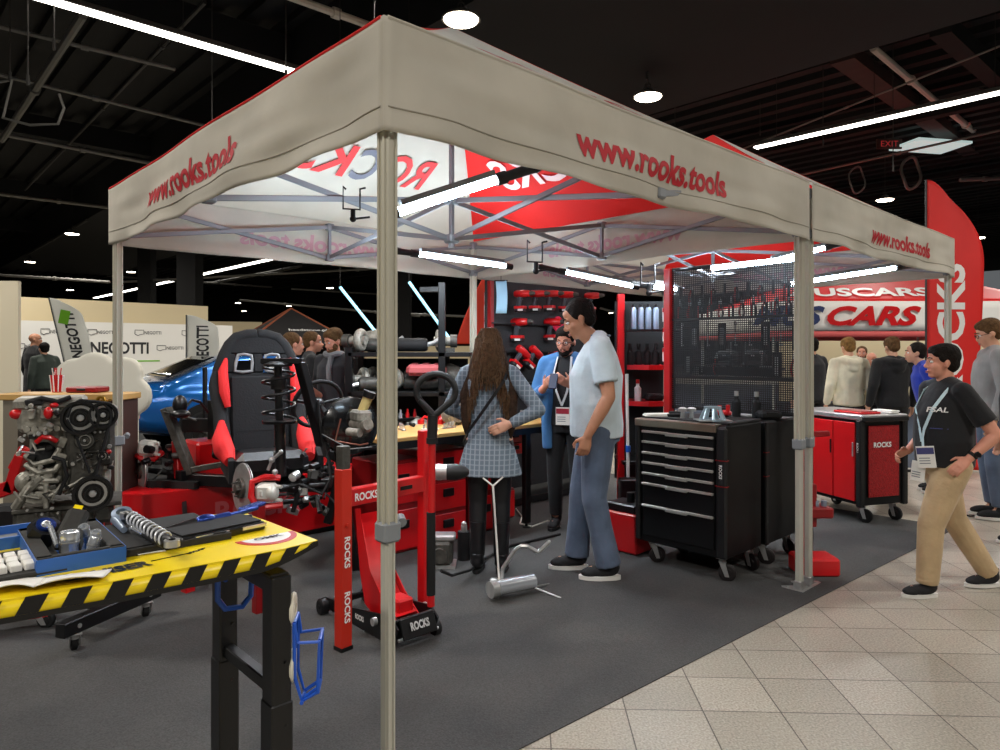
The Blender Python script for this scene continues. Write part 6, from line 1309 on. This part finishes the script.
# ================================================================= PEOPLE
SKIN = mat('skin', (214, 160, 130), .55, noise=(14, .12)); SKIN2 = mat('skin_tan', (196, 138, 106), .55, noise=(14, .14)); SKIN3 = mat('skin_pink', (216, 150, 124), .55, noise=(14, .12))
EYEW = mat('eye_white', (235, 232, 228), .25); IRIS = mat('iris_dark', (40, 28, 22), .2); LIP = mat('lip', (180, 112, 98), .55); SHOE = mat('knit_black', (24, 24, 26), .8, bump=(120, .3)); SOLE = mat('white_sole', (225, 222, 215), .6)
def cloth(n, c, s=.85, b=(10, .8), nz=(7, .2)): return mat(n, c, s, noise=nz, bump=b, sheen=.1)
def hairm(n, c): 
    m = mat(n, c, .75, noise=(40, .45), bump=(70, .9), spec=.15); return m
def hand(mb, w, d, n, side, k=1., curl=.5, spread=1.):
    """w wrist, d pointing direction, n palm normal (fingers curl that way), side: thumb side direction"""
    w = V(w); d = V(d).normalized(); n = V(n); n = (n-d*n.dot(d)).normalized(); s = V(side); s = (s-d*s.dot(d)-n*s.dot(n)).normalized()
    B = MX((s, n, d)).transposed()
    mb.loft([(w-d*.01*k, .024*k, .018*k, B), (w+d*.02*k, .03*k, .018*k, B), (w+d*.055*k, .039*k, .016*k, B), (w+d*.09*k, .038*k, .013*k, B)], 14)
    for i, (o, L) in enumerate(((.029, .92), (.0095, 1.), (-.0105, .94), (-.029, .76))):
        p = w+d*.085*k+s*o*k*spread; a = curl*.5*(1+.12*i); dd = d
        for j, (sl, r) in enumerate(((.042, .0092), (.027, .0084), (.021, .0075))):
            dd = d*math.cos(a)+n*math.sin(a); q = p+dd*sl*L*k; mb.cyl(p, q, r*k, r*.92*k, 8); mb.ell(q, r*.95*k, n=8, m=6); p = q; a += curl*.9
    p = w+d*.025*k+s*.024*k; dd = (d*.6+s*.75+n*.25).normalized(); q = p+dd*.042*k; mb.cyl(p, q, .0135*k, .0105*k, 8); mb.ell(q, .0105*k, n=8, m=6)
    dd = (d*.9+s*.3+n*.35).normalized(); p = q; q = p+dd*.034*k; mb.cyl(p, q, .0105*k, .0085*k, 8); mb.ell(q, .0085*k, n=8, m=6)
def limb(mb, pts, rs, n=14):
    for i in range(len(pts)-1):
        mb.cyl(pts[i], pts[i+1], rs[i], rs[i+1], n)
    for p, r in zip(pts, rs): mb.ell(p, r, n=12, m=8)
HAIRS = {'brown': (62, 44, 32), 'dark': (30, 24, 20), 'blond': (150, 112, 64), 'grey': (90, 84, 78), 'mid': (104, 76, 48)}
def person(label, loc, rz, H=1.75, top=None, bottom=None, skin=None, hair='dark', hairkind='short', pose=None, yaw=0., pitch=0., lean=0., vox=.012, girth=1., shoul=1., beard=None, glasses=False, feet=True, group=None):
    s = H/1.75; skin = skin or SKIN
    root = thing('person', label, 'person', loc, rz, group); root.scale = (s, s, s)
    pose = pose or {}; piv = V((0, 0, .95)); LR = MX.Rotation(-lean, 4, 'X')
    def up(p): return piv+(LR @ (V(p)-piv))
    J = dict(shL=(-.178*shoul, 0, 1.425), shR=(.178*shoul, 0, 1.425), elL=(-.245*shoul, -.03, 1.14), elR=(.245*shoul, -.03, 1.14), wrL=(-.255*shoul, .05, .89), wrR=(.255*shoul, .05, .89))
    J = {k: up(v) for k, v in J.items()}
    J.update(hpL=V((-.088, 0, .93)), hpR=V((.088, 0, .93)), knL=V((-.10, .015, .50)), knR=V((.10, .015, .50)), anL=V((-.10, -.03, .085)), anR=V((.10, -.03, .085)), ftL=0., ftR=0.)
    for k, v in pose.items():
        if k[:2] in ('sh', 'el', 'wr', 'hp', 'kn', 'an'): J[k] = V(v)
        else: J[k] = v
    B3 = LR.to_3x3(); g = girth
    def trunk(mb, rings):
        mb.loft([(up((0, yo, z)) if z > .95 else V((0, yo, z)), rx, ry, B3 if z > .95 else MX.Identity(3)) for z, rx, ry, yo in rings], 20, 2.3)
    # ---- body
    b = MB()
    trunk(b, [(.84, .12, .09, 0), (.95, .155, .105*g, 0), (1.08, .135*g, .095*g, .01), (1.25, .15, .108*g, .005), (1.38, .165*shoul, .10, 0), (1.45, .11*shoul, .075, -.005), (1.49, .06, .055, -.005)])
    hc = up((0, .025, 1.622)) if 'head' not in pose else V(pose['head'])
    limb(b, [up((0, -.012, 1.44)), hc+V((0, -.02, -.07))], [.06, .054])
    HT = MX.Translation(hc) @ MX.Rotation(yaw, 4, 'Z') @ MX.Rotation(pitch, 4, 'X')
    b.X = HT
    b.ell((0, -.012, .028), (.076, .094, .086), n=20, m=14); b.ell((0, .02, -.035), (.06, .068, .078), n=18, m=12); b.ell((0, .06, -.09), (.03, .024, .022))
    for e in (-1, 1):
        b.ell((e*.034, .05, -.028), (.028, .03, .03)); b.ell((e*.03, .076, .024), (.024, .013, .009)); b.ell((e*.078, -.006, -.008), (.011, .02, .032), rot=(.15, 0, -e*.35)); b.ell((e*.012, .094, -.034), (.009, .009, .008))
    b.ell((0, .098, -.026), (.0125, .019, .017)); b.ell((0, .09, 0), (.009, .013, .028), rot=(.25, 0, 0)); b.ell((0, .084, -.066), (.026, .012, .011)); b.ell((0, .055, .055), (.05, .03, .03))
    b.X = MX.Identity(4)
    for S, sg in (('L', -1), ('R', 1)):
        sh, el, wr = J['sh'+S], J['el'+S], J['wr'+S]
        limb(b, [sh, el.lerp(sh, .45), el], [.056, .05, .04]); limb(b, [el, el.lerp(wr, .3), wr], [.04, .042, .027])
        d = V(J.get('hd'+S, (wr-el))).normalized(); hn = V(J.get('hn'+S, (-sg, .15, 0))); hs = V(J.get('hs'+S, (0, 1, 0)))
        hand(b, wr, d, hn, hs, 1., J.get('hc'+S, .42), 1.05)
        hp, kn, an = J['hp'+S], J['kn'+S], J['an'+S]
        limb(b, [hp, hp.lerp(kn, .5), kn], [.088, .075, .056]); limb(b, [kn, kn.lerp(an, .3), an], [.056, .055, .037])
        fa = J['ft'+S]; fd = V((math.sin(fa), math.cos(fa), 0))
        b.ell(an+fd*.06+V((0, 0, -.035)), (.036, .1, .034), rot=(0, 0, -fa))
    blob(b, 'body', skin, root, vox, 3 if vox < .008 else 2, .5)
    # ---- face pieces
    for e in (-1, 1):
        b = MB(); b.X = HT; b.ell((e*.031, .0765, .004), (.0135, .0115, .009), n=12, m=8); b.mi = 1; b.ell((e*.031+0*.002, .0845, .004), (.0062, .0045, .0062), n=10, m=6); b.build('eye', [EYEW, IRIS], root, angle=80)
        b = MB(); b.X = HT; b.tube([(e*.013, .094, .026), (e*.03, .092, .033), (e*.05, .078, .029)], .0045, n=6, rs=[.003, .0048, .003]); b.build('eyebrow', hairm('hair_'+hair, HAIRS[hair]), root)
    b = MB(); b.X = HT; b.tube([(-.023, .087, -.066), (-.008, .0965, -.0635), (0, .098, -.0645), (.008, .0965, -.0635), (.023, .087, -.066)], .004, n=8, rs=[.0015, .0045, .004, .0045, .0015]); b.tube([(-.02, .088, -.0685), (0, .097, -.0725), (.02, .088, -.0685)], .004, n=8, rs=[.0015, .0052, .0015]); b.build('mouth', LIP, root)
    hm = hairm('hair_'+hair, HAIRS[hair])
    if hairkind != 'bald':
        b = MB(); b.X = HT
        b.ell((0, -.026, .046), (.086, .096, .086), n=20, m=14); b.ell((0, -.052, -.005), (.074, .062, .07), n=16, m=10)
        for e in (-1, 1): b.ell((e*.072, .012, .035), (.014, .03, .036))
        if hairkind in ('mop', 'long'): b.ell((0, .035, .082), (.07, .055, .042)); b.ell((0, -.02, .075), (.088, .095, .065), n=16, m=10)
        if hairkind == 'mop':
            rr = random.Random(5)
            for i in range(26):
                a = rr.uniform(0, 2*PI); t = rr.uniform(.1, 1); b.ell((math.cos(a)*.07*t, -.01+math.sin(a)*.08*t, .125-.05*t*t), (.02, .02, .014))
            for i in range(7): b.ell((-.055+i*.018, .068-abs(i-3)*.004, .066), (.014, .018, .022))
        if hairkind == 'long':
            b.X = MX.Identity(4); c = hc
            b.loft([(c+V((0, -.03, .06)), .08, .08), (c+V((0, -.055, -.06)), .095, .06), (c+V((0, -.085, -.16)), .105, .045), (c+V((0, -.095, -.24)), .07, .03)], 18)
            for e in (-1, 1): limb(b, [c+V((e*.08, -.02, .0)), c+V((e*.11, -.05, -.15)), c+V((e*.17, -.045, -.35)), c+V((e*.165, -.05, -.56)), c+V((e*.14, -.05, -.7))], [.03, .04, .045, .034, .012])
        ho = blob(b, 'hair', hm, root, .009 if vox < .008 else .012, 3)
        if hairkind == 'long':
            rr = random.Random(2)
            b = MB()
            for i in range(150):
                a = rr.uniform(-1, 1); c = hc; z1 = -.22-.10*rr.random()-.48*max(0, abs(a)-.35)
                pts = []
                for t in (0, .12, .3, .5, .75, 1):
                    z = .13+(z1-.13)*t; w = .07+.075*min(1, t*1.5)
                    dep = -.098*math.sqrt(max(.05, 1-a*a*.75))-.02*t-.012-(.055 if t > .2 else .02)*(1-a*a)
                    pts.append(c+V((a*w*(1 if t > .05 else .6)+.012*math.sin(t*9+i), dep+.008*math.sin(t*11+i*2), z)))
                b.tube(pts, .006, n=5, rs=[.004, .008, .008, .008, .006, .002])
            b.build('hair_strands', hairm('hair_light_strands', (92, 66, 44)), ho)
    if beard:
        b = MB(); b.X = HT; b.ell((0, .05, -.085), (.05, .046, .036)); b.ell((0, .074, -.092), (.03, .028, .026)); 
        for e in (-1, 1): b.ell((e*.054, .03, -.05), (.014, .035, .04)); b.ell((e*.016, .09, -.054), (.018, .007, .005))
        blob(b, 'beard', hairm('hair_'+beard, HAIRS[beard]), root, .007, 2)
    if glasses:
        b = MB(); b.X = HT
        for e in (-1, 1):
            b.tube([(e*.033+math.cos(a)*.021, .1-abs(e*.033+math.cos(a)*.021)*.12, .002+math.sin(a)*.018) for a in [2*PI*i/16 for i in range(16)]], .0022, n=6, closed=True); b.tube([(e*.054, .094, .006), (e*.078, .05, .006), (e*.08, 0, .002)], .002, n=6)
        b.tube([(-.012, .1, .004), (0, .104, .006), (.012, .1, .004)], .002, n=6); b.build('glasses', PLAS, root)
    # ---- top
    if top:
        k = top['kind']; m = top['mat']; hem = top.get('hem', .9); lo = top.get('loose', 1.); slv = top.get('sleeve', 'long')
        b = MB(); fl = top.get('flare', 1.)
        rings = []
        if hem < .8: rings += [(hem, .20*fl, .15*fl, 0), (.8, .19*fl**.6, .142*fl**.5, 0)]
        else: rings += [(hem, .172*lo, .125*g*lo, .005)]
        rings += [(.95 if hem < .93 else hem+.02, .175*lo, .128*g*lo, .005), (1.08, top.get('waist', .158)*g*lo, .122*g*lo, .012), (1.25, .172*lo, .128*g*lo, .008), (1.37, .186*shoul, .118*lo, 0), (1.435, .15*shoul, .092, -.005), (1.475, .085, .072, -.008)]
        trunk(b, rings)
        if k in ('polo', 'hoodie', 'jacket'): b.loft([(up((0, -.01, 1.46)), .08, .075, B3), (up((0, -.008, 1.505)), .068, .066, B3)], 16)
        if k == 'hoodie':
            hb = [(-.09, .03, 1.46), (-.11, -.05, 1.46), (-.07, -.12, 1.45), (0, -.145, 1.43), (.07, -.12, 1.45), (.11, -.05, 1.46), (.09, .03, 1.46)]
            limb(b, [up(p) for p in hb], [.03, .042, .048, .052, .048, .042, .03]); b.ell(up((0, -.13, 1.38)), (.085, .045, .075))
            b.loft([(up((0, .005, hem-.03)) if hem > .95 else V((0, .005, hem-.03)), .155, .115*g), (V((0, .005, hem+.03)), .172*lo, .128*g*lo)], 18)
        for S in 'LR':
            sh, el, wr = J['sh'+S], J['el'+S], J['wr'+S]
            b.cyl(up((0, -.01, 1.475)), sh+V((0, 0, .012)), .066, .05, 14)
            if slv == 'short': e = sh.lerp(el, .72); limb(b, [sh, sh.lerp(el, .35)], [.064*lo, .066*lo]); b.cyl(sh.lerp(el, .3), e, .066*lo, .069*lo, 16)
            elif slv == 'half': limb(b, [sh, el], [.068*lo, .058]); b.cyl(el, el.lerp(wr, .25), .055, .05, 14)
            else: limb(b, [sh, sh.lerp(el, .5), el], [.062*lo, .061*lo, .055*lo]); b.cyl(el, el.lerp(wr, .9), .055*lo, .042*lo, 14); b.ell(el.lerp(wr, .9), .041*lo)
        blob(b, top.get('name', 'top'), m, root, max(.009, vox), 3)
    if bottom:
        m = bottom['mat']; lo = bottom.get('loose', 1.); b = MB()
        trunk(b, [(.84, .14, .105, 0), (.90, .145, .105, 0), (.92, .14, .10, 0)] if bottom.get('name') == 'tights' else [(.84, .155, .115*g, 0), (.93, .168, .122*g, 0), (1.0, .155*g, .112*g, .005)])
        for S in 'LR':
            hp, kn, an = J['hp'+S], J['kn'+S], J['an'+S]; end = kn.lerp(an, bottom.get('len', .93))
            limb(b, [hp+V((0, 0, -.02)), hp.lerp(kn, .5), kn], [.098*lo, .086*lo, .07*lo]); limb(b, [kn, kn.lerp(an, .45)], [.07*lo, .066*lo]); b.cyl(kn.lerp(an, .45), end, .066*lo, .058*lo*bottom.get('cuff', 1.), 14)
            if bottom.get('folds'):
                for q in range(3): c = kn.lerp(an, .72+.1*q); b.lathe(c, (.15*(-1)**q, .1, 1), [(0, -.014), (.058*lo, -.012), (.064*lo, 0), (.058*lo, .012), (0, .014)], 14)
        blob(b, bottom.get('name', 'trousers'), m, root, max(.009, vox), 3)
    if feet:
        for S in 'LR':
            an = J['an'+S]; fa = J['ft'+S]; fd = V((math.sin(fa), math.cos(fa), 0)); tilt = J.get('tl'+S, 0.)
            T = MX.Translation(an) @ MX.Rotation(-fa, 4, 'Z') @ MX.Rotation(tilt, 4, 'X')
            b = MB(); b.X = T; b.ell((0, .05, -.036), (.044, .115, .036), n=16, m=8); b.ell((0, .115, -.046), (.044, .06, .028)); b.ell((0, -.015, -.012), (.044, .054, .05)); b.cyl((0, -.01, -.01), (0, -.012, .055), .047, .050)
            sh_ = blob(b, 'boot' if bottom and bottom.get('boots') else 'shoe', bottom.get('shoe', SHOE) if bottom else SHOE, root, .009, 2)
            o = []
            for i in range(22):
                a = 2*PI*i/22; o.append((math.cos(a)*(.048 if math.sin(a) > 0 else .042), .055+math.sin(a)*.13))
            b = MB(); b.X = T; b.prism(o, .024, MX.Translation(V((0, 0, -.084)))); b.build('sole', (bottom or {}).get('sole', SOLE), sh_)
    return root, J, HT, up
def strap(root, pts, w, m, name='strap', th=.003):
    b = MB(); n = len(pts)
    for i in range(n-1):
        p, q = V(pts[i]), V(pts[i+1]); x = (q-p); L = x.length; x.normalize(); c = (p+q)/2; nn = V((c.x, c.y, 0)); nn = nn-x*nn.dot(x); nn = nn.normalized() if nn.length > 1e-4 else Y3
        b.box((0, 0, 0), (0, 0, 0)) if False else b.box(c, (L*1.04, w, th), rot=basis((0, 0, 0), x, nn.cross(x), nn))
    return b.build(name, m, root)
# --- woman in plaid dress
PLAID = mat('grey_plaid', (118, 132, 146), .85)
nt = PLAID.node_tree; bs = nt.nodes['Principled BSDF']; tc = nt.nodes.new('ShaderNodeTexCoord'); prev = None
for ax, sc, dist in (('X', 9, 0), ('Z', 9, 0), ('X', 42, 0), ('Z', 42, 0)):
    w_ = nt.nodes.new('ShaderNodeTexWave'); w_.wave_type = 'BANDS'; w_.bands_direction = ax; w_.inputs['Scale'].default_value = sc; w_.inputs['Distortion'].default_value = .3
    nt.links.new(tc.outputs['Object'], w_.inputs['Vector']); r_ = nt.nodes.new('ShaderNodeValToRGB'); r_.color_ramp.elements[0].position = .75 if sc < 20 else .4; r_.color_ramp.elements[1].position = .95
    r_.color_ramp.elements[0].color = (0, 0, 0, 1); r_.color_ramp.elements[1].color = (1, 1, 1, 1) if sc < 20 else (.4, .4, .4, 1); nt.links.new(w_.outputs['Fac'], r_.inputs['Fac'])
    if prev is None: prev = r_.outputs['Color']
    else:
        a_ = nt.nodes.new('ShaderNodeMixRGB'); a_.blend_type = 'ADD'; a_.inputs['Fac'].default_value = .6; nt.links.new(prev, a_.inputs[1]); nt.links.new(r_.outputs['Color'], a_.inputs[2]); prev = a_.outputs['Color']
mm_ = nt.nodes.new('ShaderNodeMixRGB'); mm_.inputs[1].default_value = rgb((84, 96, 106)); mm_.inputs[2].default_value = rgb((132, 142, 150)); nt.links.new(prev, mm_.inputs['Fac']); nt.links.new(mm_.outputs['Color'], bs.inputs['Base Color'])
LEATH = mat('black_leather', (22, 22, 24), .3, bump=(30, .3)); TIGHT = mat('black_tights', (20, 20, 22), .5)
wp, J, HT, up = person('woman with very long brown hair in a grey plaid coat dress, seen from behind', (-.07, 4.55, .006), math.radians(-6), 1.59, hair='brown', hairkind='long', vox=.006,
    top=dict(kind='dress', name='plaid_dress', mat=PLAID, hem=.70, flare=1.2, waist=.152, loose=.95), bottom=dict(kind='t', name='tights', mat=TIGHT, loose=.96, boots=True, shoe=LEATH, sole=RUB),
    shoul=.94, pose=dict(elR=(.36, -.07, 1.17), wrR=(.17, -.15, 1.08), hdR=(-.9, -.1, -.35), hnR=(0, 1, -.1), hsR=(0, 0, 1), hcR=.3, elL=(-.30, .04, 1.17), wrL=(-.12, .2, 1.06), knL=(-.085, .015, .5), anL=(-.085, -.03, .085), knR=(.085, .015, .5), anR=(.09, -.03, .085)), yaw=.12)
strap(wp, [(.14, -.02, 1.47), (.12, -.14, 1.38), (.04, -.165, 1.26), (-.06, -.16, 1.12), (-.15, -.12, 1.0), (-.185, -.03, .93)], .022, LEATH, 'bag_strap')
for S, x in (('L', -.085), ('R', .09)):
    b = MB(); b.loft([((x, -.03, .06), .05, .055), ((x, -.03, .2), .05, .054), ((x, -.02, .33), .057, .06), ((x, -.015, .36), .06, .062)], 16); b.build('boot_shaft', LEATH, wp)
# --- man in polo shirt
POLO = cloth('pale_blue_polo', (204, 218, 224)); JEAN = cloth('washed_denim', (92, 106, 128), .9, (14, .9), (6, .35)); BLK = cloth('black_cloth', (14, 14, 17)); 
mp_, J, HT, up = person('tall dark-haired man in a pale polo shirt and blue jeans, standing in profile', (.63, 4.48, .006), math.radians(88), 1.80, skin=SKIN2, hair='dark', hairkind='short', vox=.006, girth=1.22, pitch=-.42,
    top=dict(kind='polo', name='polo_shirt', mat=POLO, hem=.87, sleeve='short', loose=1.08), bottom=dict(mat=JEAN, name='jeans', loose=1.12, cuff=1.25, folds=True, len=1.0),
    pose=dict(head=(0, .115, 1.605), elL=(-.235, -.045, 1.13), wrL=(-.225, .08, .90), hdL=(.05, .25, -1), hnL=(1, .1, 0), hsL=(0, 1, .2), hcL=.75, elR=(.235, -.04, 1.14), wrR=(.22, .05, .90), knL=(-.10, .03, .5), anL=(-.10, -.06, .085), knR=(.10, .09, .5), anR=(.10, .12, .085)))
b = MB(); b.tube([up((.075*math.cos(a), -.008+.07*math.sin(a), 1.50)) for a in [2*PI*i/20 for i in range(20)]], .007, closed=True); b.build('collar', cloth('polo_trim', (120, 136, 150)), mp_)
# --- man with glasses
CARD = cloth('blue_cardigan', (64, 118, 172)); TEE = cloth('dark_tee', (16, 17, 21))
gp_, J, HT, up = person('smiling young man in glasses and an open blue cardigan looking at a phone', (.54, 5.62, .006), math.radians(160), 1.64, skin=SKIN3, hair='dark', hairkind='mop', vox=.007, pitch=-.2, beard='dark', glasses=True, yaw=-.1,
    top=dict(kind='tee', name='tee', mat=TEE, hem=.9, loose=.98, sleeve='short'), bottom=dict(mat=BLK, name='trousers', loose=1.0, shoe=SHOE, sole=RUB),
    pose=dict(elR=(.27, .02, 1.13), wrR=(.12, .25, 1.24), hdR=(-.35, .6, .35), hnR=(-.7, 0, .5), hsR=(0, .3, 1), hcR=.8, elL=(-.27, .02, 1.13), wrL=(-.08, .24, 1.26), hdL=(.35, .6, .35), hnL=(.7, 0, .5), hsL=(0, .3, 1), hcL=.8))
b = MB()
for e, S in ((-1, 'L'), (1, 'R')):
    b.loft([(V((e*.145, .03, .70)), .055, .10), (V((e*.15, .03, .95)), .06, .125), (V((e*.135, .03, 1.15)), .07, .13), (V((e*.13, .01, 1.32)), .075, .13), (V((e*.10, -.01, 1.44)), .07, .095), (V((e*.06, -.02, 1.49)), .04, .065)], 14)
    b.cyl(V((e*.05, -.01, 1.478)), J['sh'+S]+V((0, 0, .018)), .068, .056, 14); limb(b, [J['sh'+S], J['el'+S]], [.078, .07]); b.cyl(J['el'+S], J['el'+S].lerp(J['wr'+S], .7), .064, .05, 14)
b.loft([(V((0, -.10, .72)), .15, .045), (V((0, -.105, 1.1)), .15, .05), (V((0, -.09, 1.38)), .15, .05), (V((0, -.06, 1.48)), .07, .04)], 14)
blob(b, 'cardigan', CARD, gp_, .011, 3)
ph = thing('phone', 'dark phone held by the smiling man in glasses', 'phone', MX.Translation(V((.54, 5.62, .0))) @ MX.Rotation(math.radians(160), 4, 'Z') @ V((.02, .345*.94, 1.30*.937)), math.radians(160))
b = MB(); b.box((0, 0, 0), (.066, .012, .13), rot=(.5, 0, 0), bev=.003); b.build('phone_case', mat('navy_case', (22, 34, 62), .4), ph); b = MB(); b.box((0, -.007, .0), (.06, .002, .12), rot=(.5, 0, 0)); b.build('screen', mat('dark_screen', (10, 10, 14), .1), ph)
def badge(root, pts, c, w, h, tilt=0, face=(0, 1, 0), lany=None, hdr=None):
    strap(root, pts, .018, lany, 'lanyard')
    T = basis(V(c), Z3.cross(V(face)).normalized(), Z3, V(face).normalized()) @ MX.Rotation(tilt, 4, 'Z')
    b = MB(); b.X = T; b.box((0, 0, 0), (w, h, .004), bev=.001); o = b.build('badge', PAPER, root)
    b = MB(); b.X = T; b.box((0, h*.28, .003), (w*.94, h*.3, .002)); b.build('badge_header', hdr, o)
    b = MB(); b.X = T
    for i in range(3): b.box((-.01, -h*.05-i*h*.12, .003), (w*.6, h*.04, .002))
    b.build('badge_print', GREY, o)
badge(gp_, [(.06, .06, 1.49), (.075, .135, 1.36), (.05, .15, 1.2), (.0, .155, 1.08)], (-.01, .165, .99), .12, .15, 0, lany=mat('white_lanyard', (210, 214, 214), .8), hdr=mat('badge_red', (160, 30, 50), .6))
strap(gp_, [(-.06, .06, 1.49), (-.07, .135, 1.36), (-.045, .15, 1.2), (.0, .155, 1.08)], .018, MATS['white_lanyard'], 'lanyard')
# --- walking boy
KHAK = cloth('khaki', (196, 168, 128), .9, (16, .9), (5, .2)); TEEB = cloth('black_tee', (11, 11, 15))
bp_, J, HT, up = person('boy in a black t-shirt and khaki trousers walking left on the tiles', (2.68, 4.16, .0), math.radians(92), 1.49, skin=SKIN3, hair='dark', hairkind='mop', vox=.006, girth=1.28, yaw=-.25, pitch=.02, shoul=.98,
    top=dict(kind='tee', name='t_shirt', mat=TEEB, hem=.90, sleeve='short', loose=1.06), bottom=dict(mat=KHAK, loose=1.2, cuff=1.0, folds=True, len=.98),
    pose=dict(elL=(-.27, -.16, 1.14), wrL=(-.24, .0, .98), hdL=(.1, .75, -.65), hnL=(.6, -.2, -.5), hsL=(0, .5, .8), hcL=.5, elR=(.25, -.05, 1.13), wrR=(.2, .14, .97), hdR=(-.1, .9, -.3), hnR=(-.8, 0, -.4), hsR=(0, .2, 1), hcR=.8,
              knL=(-.10, .17, .50), anL=(-.09, .19, .085), knR=(.10, -.13, .50), anR=(.09, -.39, .09)))
b = MB(); c = J['wrL'].lerp(J['elL'], .12); d = (J['elL']-J['wrL']).normalized(); b.cyl(c-d*.01, c+d*.012, .032, .034, 14); wt = b.build('watch_band', RUB, bp_); b = MB(); b.cyl(c+V((-.03, -.01, .01)), c+V((-.042, -.012, .014)), .021, n=16); b.build('watch_case', LEATH, wt)
LAN = mat('blue_white_lanyard', (196, 220, 226), .7)
strap(bp_, [(-.03, -.07, 1.51), (-.085, -.02, 1.49), (-.12, .08, 1.42), (-.10, .16, 1.3), (-.05, .185, 1.16), (-.03, .19, 1.07)], .02, LAN, 'lanyard')
strap(bp_, [(.03, -.07, 1.51), (.085, -.02, 1.49), (.11, .08, 1.42), (.08, .165, 1.3), (.0, .185, 1.16), (-.03, .19, 1.07)], .02, LAN, 'lanyard')
badge(bp_, [(-.04, .19, 1.1), (-.06, .2, 1.04)], (-.10, .205, .97), .11, .15, .12, (-.75, .66, 0), LAN, mat('badge_navy', (60, 60, 110), .6))
badge(bp_, [(-.04, .2, 1.0), (-.06, .2, .98)], (-.03, .215, .86), .09, .14, -.1, (-.6, .8, 0), LAN, PAPER)
letters('FSAL', basis(V((-.155, .09, 1.335)), V((.62, -.78, 0)).normalized()*-1 if False else V((.60, .80, 0))*-1, Z3, V((-.80, .60, 0))), .03, .1, WHITE, bp_, shear=.2) if False else None
me = text_me('FSAL', .035, .13, bold=.02, shear=.2); b = MB(); x_ = V((-.62, -.78, 0)); n_ = V((-.78, .62, 0))
b.mesh(me, basis(V((-.135, .15, 1.30)), x_, Z3, n_)); b.build('chest_print', WHITE, bp_, fix=False)
b = MB(); b.box((0, 0, 0), (.11, .005, .003), rot=basis((0, 0, 0), x_, Z3, n_)); o = b.build('chest_print_line', mat('print_dim_blue', (60, 66, 120), .7), bp_); o.location = V((-.14, .14, 1.17))
# --- background visitors
def bg(label, px, Y, rz, H, topm, kind, hair='dark', hk='short', bot=None, grp=None, **kw):
    return person(label, ((px-CX)/F*Y, Y, .006), math.radians(rz), H, hair=hair, hairkind=hk, vox=.013, top=dict(kind=kind, name={'hoodie': 'hoodie', 'jacket': 'jacket', 'tee': 't_shirt', 'coat': 'coat'}[kind], mat=topm, hem=kw.pop('hem', .88), loose=kw.pop('loose', 1.12), sleeve=kw.pop('sleeve', 'long')), bottom=dict(mat=bot or BLK, loose=1.0), **kw)
CREAMH = cloth('cream_fleece', (232, 224, 196)); BLKH = cloth('black_fleece', (15, 15, 17)); GRYJ = cloth('dark_grey_jacket', (38, 40, 44)); BLUEJ = cloth('royal_blue_jacket', (28, 58, 178)); GREYH = cloth('grey_hoodie', (142, 142, 140)); DGREEN = cloth('dark_green_jacket', (58, 68, 60)); COATB = cloth('black_coat', (24, 24, 26)); WTEE = cloth('white_tee', (228, 228, 226))
bg('visitor in a dark jacket seen from behind, just right of the paired tent legs', 812, 8.9, 20, 1.62, GRYJ, 'jacket')
bg('fair-haired visitor in a cream hoodie seen from behind', 849, 8.2, 0, 1.60, CREAMH, 'hoodie', 'blond', 'mop', pitch=-.25, shoul=1.05, bot=GRYJ)
bg('visitor in a black hoodie seen from behind by the red cart', 893, 7.9, 0, 1.60, BLKH, 'hoodie', 'mid', 'mop', pitch=-.3, shoul=1.08)
bg('person facing the crowd with a reddish face behind the cream hoodie', 862, 10.5, 150, 1.52, GRYJ, 'jacket', 'mid', 'short', skin=SKIN3, beard='mid')
bg('bald person in dark clothes facing us between the two hooded visitors', 871, 9.8, 180, 1.43, GRYJ, 'jacket', 'grey', 'bald', skin=SKIN3, pitch=-.3)
bg('person in a royal blue jacket leaning in behind the walking boy', 934, 7.1, 70, 1.56, BLUEJ, 'jacket', 'dark', 'short', hem=.86, lean=.25)
bg('man in glasses and a grey hoodie at the right edge', 992, 6.0, 70, 1.72, GREYH, 'hoodie', 'mid', 'mop', glasses=True, pitch=-.3, bot=JEAN)
bg('person in black clothes cut off by the right edge', 1022, 5.1, 75, 1.52, COATB, 'jacket', 'dark', 'short', bot=GRYJ)
bg('bald man in a black coat at the far left wall', 34, 12.6, -25, 1.78, COATB, 'coat', 'grey', 'bald', skin=SKIN2, hem=.6, yaw=-.7)
bg('person in a dark green jacket talking to the bald man', 46, 11.8, 55, 1.60, DGREEN, 'jacket', 'dark', 'short', lean=.1)
bg('man in a white t-shirt leaning over behind the racing seat', 273, 6.6, -55, 1.66, WTEE, 'tee', 'mid', 'short', sleeve='short', skin=SKIN3, lean=.28, bot=GRYJ, pose=dict(elR=(.27, .25, 1.15), wrR=(.2, .45, 1.05)))
bg('smiling man whose face shows right behind the white t-shirt', 308, 7.35, -70, 1.66, GRYJ, 'jacket', 'mid', 'short', skin=SKIN3, yaw=-.2, lean=.05)
sc_, J, HT, up = bg('bearded man in a dark jacket and grey scarf looking down', 335, 6.75, 155, 1.66, cloth('charcoal_jacket', (44, 46, 52)), 'jacket', 'mid', 'mop', beard='mid', pitch=-.3, skin=SKIN3, yaw=-.3)
b = MB(); b.tube([up((.095*math.cos(a), -.0+.09*math.sin(a), 1.485+.012*math.sin(a*3))) for a in [2*PI*i/20 for i in range(20)]], .03, closed=True); b.tube([up((-.03, .1, 1.46)), up((-.04, .15, 1.35)), up((-.05, .155, 1.2))], .028); b.build('scarf', cloth('grey_scarf', (126, 128, 132)), sc_)
